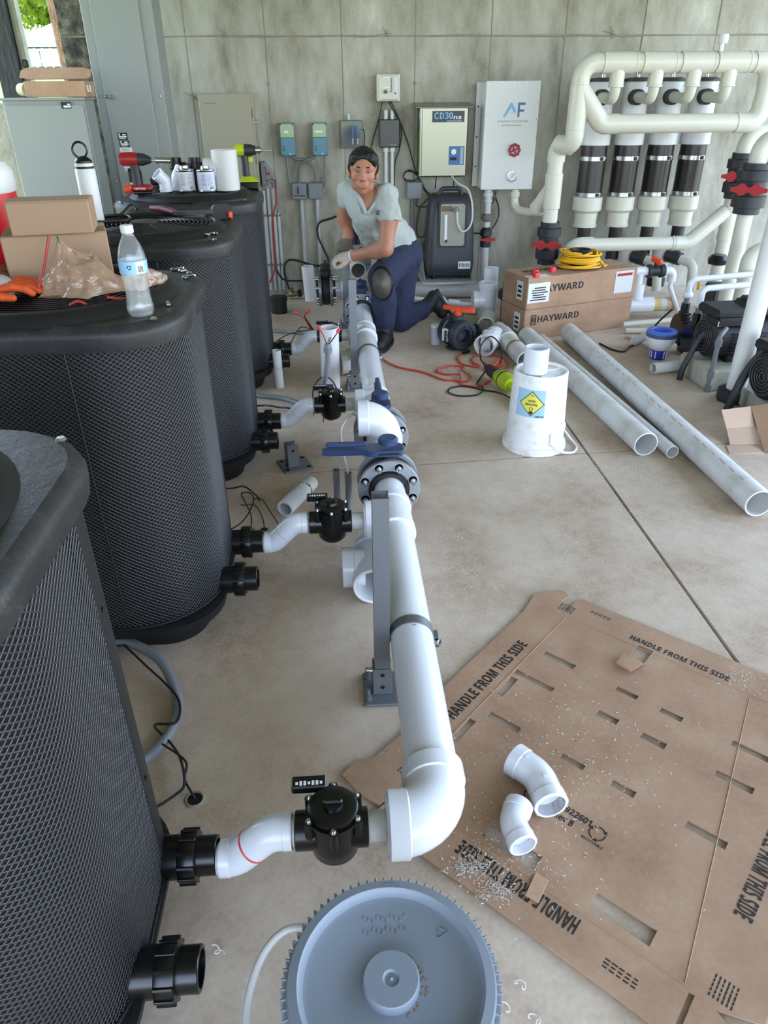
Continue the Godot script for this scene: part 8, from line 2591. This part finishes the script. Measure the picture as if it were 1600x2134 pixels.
func outside() -> void:
	var gt := blend_tex(256, [[101, 0.05, 4, 0.9]], PackedFloat32Array([0.0, 1.0]), PackedColorArray([Color(0.30, 0.42, 0.12), Color(0.52, 0.62, 0.26)]))
	var g := struct("ground")
	var mb := MB.new()
	mb.box(V(0, -0.25, -10), V(160, 0.2, 160))
	part(mb, "lawn", tri_mat(gt, 0.5, 0.95), g)
	mb = MB.new()
	mb.box(V(6.0, -0.11, 2.0), V(18.0, 0.1, 17.0))
	part(mb, "paved_apron", M.wall2, g)
	var lm := mat(Color(0.48, 0.53, 0.17), 0.6)
	lm.backlight_enabled = true
	lm.backlight = Color(0.42, 0.50, 0.12)
	var bark := tri_mat(blend_tex(256, [[111, 0.06, 4, 1.1], [112, 0.2, 2, 0.5]], PackedFloat32Array([0.0, 0.5, 1.0]), PackedColorArray([Color(0.26, 0.17, 0.11), Color(0.47, 0.34, 0.24), Color(0.62, 0.49, 0.38)])), 1.0, 0.9)
	bark.uv1_scale = Vector3(3.0, 0.5, 3.0)
	var t := thing("tree", "tree with rough peeling bark just outside the opening", "tree", V(-2.74, 0, -9.0), "trees outside")
	mb = MB.new()
	mb.tube([V(-2.60, -0.1, -9.0), V(-2.62, 0.8, -9.0), V(-2.67, 2.0, -9.0), V(-2.73, 3.4, -9.0), V(-2.75, 5.0, -9.1)], [0.16, 0.115, 0.10, 0.09, 0.07], 14)
	part(mb, "trunk", bark, t)
	leaf_crown(V(-3.0, 5.6, -9.2), V(1.8, 1.5, 1.6), 1800, 0.22, lm, t, 3)
	mb = MB.new()
	mb.prism(PackedVector2Array([Vector2(-6.6, -0.5), Vector2(-6.6, -0.14), Vector2(-40.0, 2.55), Vector2(-75.0, 2.9), Vector2(-75.0, -0.5)]), 70.0, Transform3D(Basis(V(0, 0, 1), V(0, 1, 0), V(-1, 0, 0)), V(20.0, 0, 0)))
	part(mb, "lawn_bank", tri_mat(gt, 0.3, 0.95), g)
	for k in 4:
		var p: Vector3 = [V(-13.5, 2.6, -46.0), V(-22.0, 2.6, -48.0), V(-5.5, 2.6, -49.0), V(-17.5, 2.7, -58.0)][k]
		t = thing("tree", ["bright leafy tree filling the gap beside the timber post", "leafy tree on the bank left of the white canopy", "leafy tree on the bank hidden mostly by the bark trunk", "farthest leafy tree behind the white tent"][k], "tree", p, "trees outside")
		mb = MB.new()
		mb.tube([p, p + V(0.1, 1.8, 0), p + V(0.0, 4.0, 0)], [0.35, 0.28, 0.2], 10)
		part(mb, "trunk", bark, t)
		leaf_crown(p + V(0, 4.9, 0), V(4.2, 3.4, 3.4), 7000, 0.5, lm, t, 20 + k)
	t = thing("canopy_tent", "white canopy tent outside, seen past the timber post", "tent", V(-12.0, 2.4, -39.5))
	var cloth := mat(Color(0.66, 0.68, 0.73), 0.7)
	mb = MB.new()
	var o := V(-11.9, 3.45, -39.5)
	var cn := [o + V(-1.6, 0, 1.6), o + V(1.6, 0, 1.6), o + V(1.6, 0, -1.6), o + V(-1.6, 0, -1.6)]
	for k in 4:
		var a: Vector3 = cn[k]; var b: Vector3 = cn[(k + 1) % 4]; var ap := o + V(0, 0.8, 0)
		var nn := (b - a).cross(ap - a).normalized()
		if nn.y < 0: nn = -nn
		mb.tri(a, b, ap, nn, nn, nn)
		mb.quad(a, b, b - V(0, 0.25, 0), a - V(0, 0.25, 0), V(nn.x, 0, nn.z).normalized())
	part(mb, "roof_cloth", cloth, t)
	for k in 4:
		mb = MB.new()
		mb.cyl(cn[k], V(cn[k].x, 2.4, cn[k].z), 0.05, 8)
		part(mb, "leg", cloth, t)
	t = thing("garden_fence", "white slatted garden fence on the lawn under the canopy tent", "fence", V(-11.6, 2.3, -37.0))
	for k in 9:
		mb = MB.new()
		mb.box(V(-13.0 + 0.33 * k, 2.72, -37.0), V(0.07, 0.8, 0.05), 0.01)
		part(mb, "slat", cloth, t)
	for y in [2.65, 3.05]:
		mb = MB.new()
		mb.box(V(-11.7, y, -36.95), V(2.9, 0.08, 0.05), 0.01)
		part(mb, "rail", cloth, t)

# ---------------------------------------------------------------- the kneeling man
func wrinkle(mb: MB, sd: int, fr: float, amp: float, stretch: Vector3) -> void:
	var ns := FastNoiseLite.new()
	ns.seed = sd; ns.frequency = fr; ns.fractal_octaves = 3; ns.noise_type = FastNoiseLite.TYPE_SIMPLEX_SMOOTH
	var e := 0.006
	for i in mb.v.size():
		var q := mb.v[i]; var s := q * stretch; var n := mb.n[i]
		var h := ns.get_noise_3dv(s)
		var g := V(ns.get_noise_3dv((q + V(e, 0, 0)) * stretch) - h, ns.get_noise_3dv((q + V(0, e, 0)) * stretch) - h, ns.get_noise_3dv((q + V(0, 0, e)) * stretch) - h) / e
		mb.v[i] = q + n * h * amp
		mb.n[i] = (n - (g - n * g.dot(n)) * amp).normalized()
func man() -> void:
	var skin := mat(Color(0.66, 0.45, 0.35), 0.5)
	skin.subsurf_scatter_enabled = true
	skin.subsurf_scatter_strength = 0.1
	var shirt := mat(Color(0.655, 0.675, 0.655), 0.85)
	var navy := mat(Color(0.125, 0.155, 0.255), 0.85)
	var boot := mat(Color(0.075, 0.068, 0.065), 0.6)
	var hair := mat(Color(0.055, 0.05, 0.048), 0.6)
	var knit := mat(Color(0.68, 0.65, 0.60), 0.9)
	var t := thing("person", "person in grey polo shirt and navy trousers kneeling with gloved hands", "person", V(0.35, 0, -4.75))
	# head frame
	var fw := V(-0.06, 0.02, 1.0).normalized()
	var rt := Vector3(0.06, 1, 0).cross(fw).normalized()
	var up := fw.cross(rt)
	var hc := V(0.182, 1.047, -4.60)
	var P := func(x: float, y: float, z: float) -> Vector3: return hc + rt * x + up * y + fw * z
	var neck := V(0.214, 0.90, -4.70)
	var shL := V(0.10, 0.925, -4.80); var shR := V(0.318, 0.915, -4.63)
	var pel := V(0.43, 0.54, -5.0); var chest := V(0.222, 0.835, -4.735)
	var elL := V(0.067, 0.752, -4.92); var wrL := V(0.093, 0.655, -4.90)
	var elR := V(0.305, 0.635, -4.52); var wrR := V(0.125, 0.572, -4.665)
	var kn := V(0.292, 0.455, -4.60); var an := V(0.303, 0.13, -4.67)
	var kn2 := V(0.44, 0.08, -4.98); var an2 := V(0.63, 0.105, -5.185)
	var body: Array = []
	body.append_array(chain([pel, V(0.31, 0.70, -4.86), chest], [0.10, 0.10, 0.106]))
	body.append_array(chain([shL, chest, shR], [0.052, 0.098, 0.052]))
	body.append_array(chain([V(0.205, 0.86, -4.70), neck, P.call(0, -0.06, -0.02)], [0.074, 0.056, 0.052]))
	body.append_array(chain([shL, elL, wrL, V(0.07, 0.625, -4.89)], [0.05, 0.041, 0.029, 0.028]))
	body.append_array(chain([shR, V(0.33, 0.79, -4.57), elR], [0.055, 0.05, 0.044]))
	body.append_array(chain([elR, V(0.255, 0.618, -4.56), wrR, V(0.10, 0.565, -4.68)], [0.042, 0.044, 0.030, 0.028]))
	body.append_array(chain([pel, V(0.44, 0.52, -4.97), kn, an], [0.10, 0.09, 0.058, 0.045]))
	body.append_array(chain([pel, V(0.43, 0.47, -5.03), kn2, an2], [0.10, 0.09, 0.055, 0.045]))
	part(blob(body, 0.010, 0.03), "body", skin, t)
	# head: own finer grid
	var hp := [[P.call(0, 0.032, -0.04), P.call(0, 0.036, 0.010), 0.080, 0.079], [P.call(0, 0.0, 0.028), P.call(0, -0.055, 0.036), 0.064, 0.050], [P.call(-0.030, -0.068, 0.018), P.call(0.030, -0.068, 0.018), 0.036, 0.036], [P.call(0, -0.093, 0.052), P.call(0, -0.090, 0.045), 0.024, 0.03], [P.call(-0.040, -0.022, 0.050), P.call(-0.036, -0.03, 0.045), 0.028, 0.028], [P.call(0.040, -0.022, 0.050), P.call(0.036, -0.03, 0.045), 0.028, 0.028], [P.call(-0.036, 0.027, 0.072), P.call(0.036, 0.027, 0.072), 0.017, 0.017], [P.call(0, 0.016, 0.088), P.call(0, -0.026, 0.104), 0.010, 0.014], [P.call(-0.012, -0.031, 0.095), P.call(0.012, -0.031, 0.095), 0.010, 0.010], [P.call(-0.017, -0.058, 0.082), P.call(0.017, -0.058, 0.082), 0.009, 0.009], [P.call(-0.015, -0.070, 0.080), P.call(0.015, -0.070, 0.080), 0.009, 0.009], [P.call(-0.083, 0.016, -0.014), P.call(-0.079, -0.028, -0.006), 0.013, 0.010], [P.call(0.083, 0.016, -0.014), P.call(0.079, -0.028, -0.006), 0.013, 0.010], [P.call(0, -0.05, -0.02), neck, 0.052, 0.054], [P.call(-0.032, 0.006, 0.106), P.call(-0.030, 0.006, 0.106), 0.018, 0.018, 1], [P.call(0.032, 0.006, 0.106), P.call(0.030, 0.006, 0.106), 0.018, 0.018, 1]]
	var hd := part(blob(hp, 0.0036, 0.014), "head", skin, t)
	var hr := [[P.call(0, 0.046, -0.045), P.call(0, 0.052, 0.0), 0.085, 0.083], [P.call(-0.045, 0.066, 0.042), P.call(0.045, 0.068, 0.042), 0.040, 0.040], [P.call(-0.03, 0.080, 0.066), P.call(0.035, 0.082, 0.060), 0.026, 0.026], [P.call(-0.064, 0.030, 0.0), P.call(-0.062, -0.01, -0.03), 0.026, 0.03], [P.call(0.064, 0.030, 0.0), P.call(0.062, -0.01, -0.03), 0.026, 0.03], [P.call(0, -0.01, -0.06), P.call(0, -0.04, -0.05), 0.07, 0.055], [P.call(0, -0.012, 0.092), P.call(0, 0.014, 0.096), 0.075, 0.058, 1]]
	var hm := blob(hr, 0.0045, 0.012)
	wrinkle(hm, 8, 30.0, 0.006, V(1.0, 1.0, 1.0))
	part(hm, "hair", hair, t)
	var mb := MB.new()
	for s in [-1.0, 1.0]:
		mb = MB.new()
		mb.ball(P.call(0.0315 * s, 0.006, 0.079), V(0.0115, 0.0062, 0.0125), 12)
		var ey := part(mb, "eye", mat(Color(0.62, 0.60, 0.58), 0.3), hd)
		mb = MB.new()
		mb.ball(P.call(0.0315 * s, 0.0065, 0.0880), V(0.0058, 0.0056, 0.0045), 10)
		part(mb, "iris", mat(Color(0.12, 0.09, 0.07), 0.2), ey)
		mb = MB.new()
		mb.tube([P.call(0.016 * s, 0.0285, 0.091), P.call(0.034 * s, 0.031, 0.088), P.call(0.050 * s, 0.024, 0.072)], [0.0035, 0.0045, 0.0025], 6)
		part(mb, "eyebrow", hair, hd)
		mb = MB.new()
		mb.tube([P.call(0.018 * s, 0.010, 0.089), P.call(0.0315 * s, 0.0135, 0.0905), P.call(0.045 * s, 0.009, 0.083)], 0.0038, 6)
		part(mb, "eyelid", skin, hd)
	mb = MB.new()
	mb.tube([P.call(-0.021, -0.065, 0.083), P.call(-0.008, -0.0635, 0.0895), P.call(0.008, -0.0635, 0.0895), P.call(0.021, -0.065, 0.083)], [0.0015, 0.0032, 0.0032, 0.0015], 6)
	part(mb, "mouth", mat(Color(0.40, 0.18, 0.16), 0.5), hd)
	# polo shirt
	var sp: Array = []
	sp.append_array(chain([V(0.425, 0.58, -5.0), V(0.31, 0.70, -4.86), chest], [0.122, 0.125, 0.130]))
	sp.append_array(chain([V(0.27, 0.63, -4.92), V(0.235, 0.75, -4.80)], [0.105, 0.115]))
	sp.append_array(chain([shL, chest, shR], [0.062, 0.122, 0.063]))
	sp.append_array(chain([V(0.15, 0.93, -4.77), V(0.212, 0.905, -4.725), V(0.27, 0.925, -4.67)], [0.055, 0.078, 0.055]))
	sp.append_array(chain([shL, V(0.086, 0.865, -4.845)], [0.062, 0.060]))
	sp.append_array(chain([shR, V(0.337, 0.785, -4.572)], [0.065, 0.074]))
	sp.append([P.call(0.02, -0.095, -0.02), P.call(0.022, -0.13, 0.01), 0.062, 0.058, 1])
	sp.append([V(0.197, 0.915, -4.605), V(0.199, 0.838, -4.598), 0.052, 0.026, 1])
	sp.append([V(0.338, 0.72, -4.56), V(0.335, 0.70, -4.555), 0.085, 0.085, 1])
	sp.append([V(0.083, 0.80, -4.87), V(0.08, 0.78, -4.88), 0.058, 0.06, 1])
	var sm := blob(sp, 0.009, 0.024)
	wrinkle(sm, 12, 7.0, 0.014, V(1.3, 0.7, 1.3))
	part(sm, "polo_shirt", shirt, t)
	mb = MB.new()
	mb.tube(smooth([V(0.196, 0.822, -4.600), V(0.168, 0.885, -4.603), V(0.140, 0.940, -4.65), V(0.148, 0.972, -4.73), V(0.205, 0.987, -4.785), V(0.270, 0.970, -4.745), V(0.288, 0.935, -4.67), V(0.250, 0.880, -4.605), V(0.204, 0.822, -4.600)], 6), 0.013, 8)
	part(mb, "collar", shirt, t)
	# small chest print
	var best := V(0, 0, -9)
	for q in sm.v:
		if absf(q.x + 0.35 - 0.262) < 0.012 and absf(q.y - 0.838) < 0.012 and q.z > best.z: best = q
	var bc := best + V(0.35, 0, -4.75)
	mb = MB.new()
	mb.box(bc + V(0, 0.012, 0.002), V(0.040, 0.006, 0.003), 0.001, Basis(Vector3.UP, 0.5) * Basis(Vector3.RIGHT, -0.15))
	for k in 4: mb.box(bc + V(-0.014 + 0.009 * k, -0.002, 0.008 - 0.005 * k), V(0.006, 0.014, 0.003), 0.001, Basis(Vector3.UP, 0.5) * Basis(Vector3.RIGHT, -0.15))
	part(mb, "chest_print", M.ink, t).set_meta("kind", "stuff")
	# trousers
	var tp: Array = []
	tp.append_array(chain([V(0.415, 0.555, -5.0), V(0.455, 0.515, -4.985), kn, V(0.300, 0.30, -4.64), V(0.304, 0.16, -4.67)], [0.118, 0.120, 0.082, 0.075, 0.072]))
	tp.append_array(chain([V(0.425, 0.53, -5.02), V(0.44, 0.40, -5.03), kn2, V(0.60, 0.098, -5.155)], [0.122, 0.112, 0.078, 0.066]))
	var tm := blob(tp, 0.010, 0.03)
	wrinkle(tm, 21, 8.0, 0.014, V(1, 0.8, 1))
	part(tm, "trousers", navy, t)
	# boots
	var bp: Array = chain([V(0.304, 0.20, -4.67), V(0.304, 0.10, -4.675), V(0.318, 0.048, -4.70)], [0.060, 0.056, 0.045])
	bp.append_array(chain([V(0.318, 0.046, -4.70), V(0.285, 0.052, -4.59), V(0.262, 0.040, -4.52)], [0.044, 0.048, 0.040]))
	part(blob(bp, 0.008, 0.02), "boot", boot, t)
	mb = MB.new()
	var sole := PackedVector2Array([Vector2(-0.04, -0.045), Vector2(0.04, -0.045), Vector2(0.05, 0.02), Vector2(0.048, 0.14), Vector2(0.035, 0.215), Vector2(0.0, 0.235), Vector2(-0.035, 0.215), Vector2(-0.048, 0.14), Vector2(-0.05, 0.02)])
	var sdv := V(-0.29, 0, 0.957).normalized()
	mb.prism(sole, 0.024, Transform3D(Basis(Vector3.UP.cross(sdv), sdv, Vector3.DOWN), V(0.322, 0.026, -4.70)))
	part(mb, "boot_sole", M.black_matte, t)
	bp = chain([V(0.58, 0.10, -5.13), V(0.655, 0.115, -5.20), V(0.70, 0.165, -5.245)], [0.052, 0.052, 0.042])
	bp.append_array(chain([V(0.70, 0.165, -5.245), V(0.735, 0.10, -5.245), V(0.765, 0.05, -5.24)], [0.042, 0.046, 0.042]))
	part(blob(bp, 0.008, 0.02), "boot", boot, t)
	mb = MB.new()
	var up2 := V(0.70, 0.165, -5.245) - V(0.775, 0.04, -5.24)
	var yd := -up2.normalized()
	var zd := V(0.86, 0.50, -0.05).normalized()
	mb.prism(sole, 0.02, Transform3D(Basis(yd.cross(zd).normalized() * 0.85, yd * 0.78, zd), V(0.735, 0.175, -5.255)))
	part(mb, "boot_sole", M.black_matte, t)
	# knee pad
	mb = MB.new()
	var kb := Basis(Vector3.BACK, 0.12) * Basis(Vector3.UP, -0.12) * Basis(Vector3.RIGHT, -0.22)
	mb.ball(V(0.280, 0.432, -4.508), V(0.060, 0.092, 0.030), 24, kb)
	part(mb, "knee_pad", mat(Color(0.33, 0.32, 0.29), 0.6), t)
	mb = MB.new()
	mb.ball(V(0.282, 0.434, -4.515), V(0.071, 0.104, 0.026), 24, kb)
	part(mb, "knee_pad_rim", M.black_matte, t)
	mb = MB.new()
	var kp: Array = []
	for i in 20: kp.append(V(0.293 + cos(TAUF * i / 20) * 0.082, 0.425, -4.605 + sin(TAUF * i / 20) * 0.082))
	mb.tube(kp, 0.012, 6, false, false, true)
	part(mb, "knee_pad_strap", M.black_matte, t)
	# gloved hands with five bent fingers each
	var g1 := [[V(0.105, 0.566, -4.678), V(0.045, 0.548, -4.71), 0.034, 0.034], [V(0.05, 0.55, -4.675), V(0.035, 0.543, -4.745), 0.028, 0.027]]
	var f1: Array = []
	for k in 4:
		var z := -4.668 - 0.024 * k
		f1.append([V(0.035, 0.548, z), V(0.006, 0.546, z - 0.002), V(-0.010, 0.522, z - 0.002), V(-0.002, 0.496 + 0.003 * absf(k - 1.5), z)])
	f1.append([V(0.075, 0.54, -4.655), V(0.05, 0.522, -4.645), V(0.028, 0.508, -4.648), V(0.008, 0.500, -4.655)])
	g1.append_array(fingers(f1, 0.0115))
	part(blob(g1, 0.0042, 0.008), "glove", knit, t, "pale knit work glove")
	mb = MB.new()
	mb.ball(V(0.05, 0.522, -4.69), V(0.042, 0.016, 0.04), 14)
	part(mb, "glove_palm", M.orange, t, "orange rubber palm")
	mb = MB.new()
	mb.lathe([Vector2(0.031, -0.006), Vector2(0.0375, -0.004), Vector2(0.0375, 0.004), Vector2(0.031, 0.006)], MB.along(V(0.108, 0.567, -4.676), wrR), 20)
	part(mb, "glove_cuff", M.white, t)
	var g2 := [[V(0.085, 0.64, -4.895), V(0.06, 0.60, -4.885), 0.031, 0.033], [V(0.04, 0.60, -4.87), V(0.085, 0.595, -4.90), 0.026, 0.026]]
	var f2: Array = []
	for k in 4:
		var x := 0.026 + 0.022 * k
		f2.append([V(x, 0.60, -4.875 - 0.004 * k), V(x - 0.006, 0.575, -4.855 - 0.004 * k), V(x - 0.004, 0.552, -4.862 - 0.004 * k), V(x + 0.002, 0.542, -4.882 - 0.004 * k)])
	f2.append([V(0.09, 0.605, -4.90), V(0.108, 0.585, -4.885), V(0.105, 0.565, -4.875), V(0.092, 0.552, -4.872)])
	g2.append_array(fingers(f2, 0.0112))
	part(blob(g2, 0.0042, 0.008), "glove", mat(Color(0.42, 0.39, 0.33), 0.9), t, "worn brown-grey work glove")

# ---------------------------------------------------------------- plastic shavings
func shavings() -> void:
	var t := thing("plastic_shavings", "white plastic saw shavings scattered over floor and cardboard", "shavings", V(0.8, 0, -2.6))
	t.set_meta("kind", "stuff")
	var r := RandomNumberGenerator.new()
	r.seed = 77
	var mb := MB.new()
	var spots := [[1.30, -2.72, 0.30, 0.10, 900, 0.0], [1.00, -2.80, 0.25, 0.06, 500, 0.0], [1.15, -2.30, 0.28, 0.22, 350, 0.0], [0.40, -2.1, 0.10, 0.25, 260, 0.0], [0.55, -2.5, 0.3, 0.5, 220, 0.0], [-0.15, -2.35, 0.12, 0.25, 160, 0.0], [-0.2, -3.3, 0.15, 0.4, 160, 0.0], [0.02, -2.2, 0.1, 0.12, 120, 0.0], [0.24, -0.935, 0.045, 0.03, 260, 0.0098], [0.50, -1.2, 0.25, 0.22, 420, 0.0098], [0.32, -0.95, 0.12, 0.1, 240, 0.0098], [0.28, -0.88, 0.03, 0.02, 160, 0.0098], [0.35, -3.7, 0.2, 0.5, 160, 0.0], [0.6, -1.9, 0.5, 0.5, 160, 0.0], [1.1, -1.45, 0.06, 0.05, 100, 0.0098], [0.08, -1.35, 0.08, 0.2, 90, 0.0]]
	for s in spots:
		for i in s[4]:
			var x: float = s[0] + r.randfn() * s[2] * 0.6; var z: float = s[1] + r.randfn() * s[3] * 0.6
			var l := r.randf_range(0.0009, 0.0036); var w := r.randf_range(0.0005, 0.0012)
			var a := r.randf() * TAUF
			var d := V(cos(a), 0, sin(a)); var e := V(-sin(a), 0, cos(a))
			var y: float = s[5] + 0.0006
			var q := V(x, y, z)
			var tip := V(0, r.randf_range(0.0, 0.003), 0)
			var nn := V(r.randfn() * 0.3, 1, r.randfn() * 0.3).normalized()
			mb.quad(q - d * l - e * w, q - d * l + e * w, q + d * l + e * w + tip, q + d * l - e * w + tip, nn)
			mb.tri(q - d * l - e * w, q + d * l - e * w + tip, q + V(0, 0.0015, 0), -e, -e, -e)
	part(mb, "flakes", mat(Color(0.86, 0.85, 0.82), 0.6), t).set_meta("kind", "stuff")
	var k := 0
	for q in [V(0.245, 0.003, -0.665), V(0.285, 0.003, -0.70), V(0.30, 0.003, -0.64), V(0.24, 0.003, -0.61), V(-0.29, 0.003, -0.80)]:
		var p: Array = []
		for i in 12: p.append(q + V(cos(i * 0.8 + k) * 0.007 + i * 0.0016, 0.002 * sin(i * 1.3) + 0.002, sin(i * 0.8 + k) * 0.006 + (i - 6) * 0.0012))
		wire("plastic_curl", ["curl of white shaving nearest the grey lid", "topmost curl of white shaving right of the grey lid", "double curl of white shaving by the cardboard edge", "lowest curl of white shaving right of the grey lid", "lone white curl beside the nearest heat pump"][k], "shaving", p, 0.0012, M.white, 3, 5, "curls of white shaving")
		k += 1
func extra() -> void:
	near_things()
	near_floor()
	mid_floor()
	wall_items()
	right_side()
	left_side()
	top_items()
	man()
	shavings()
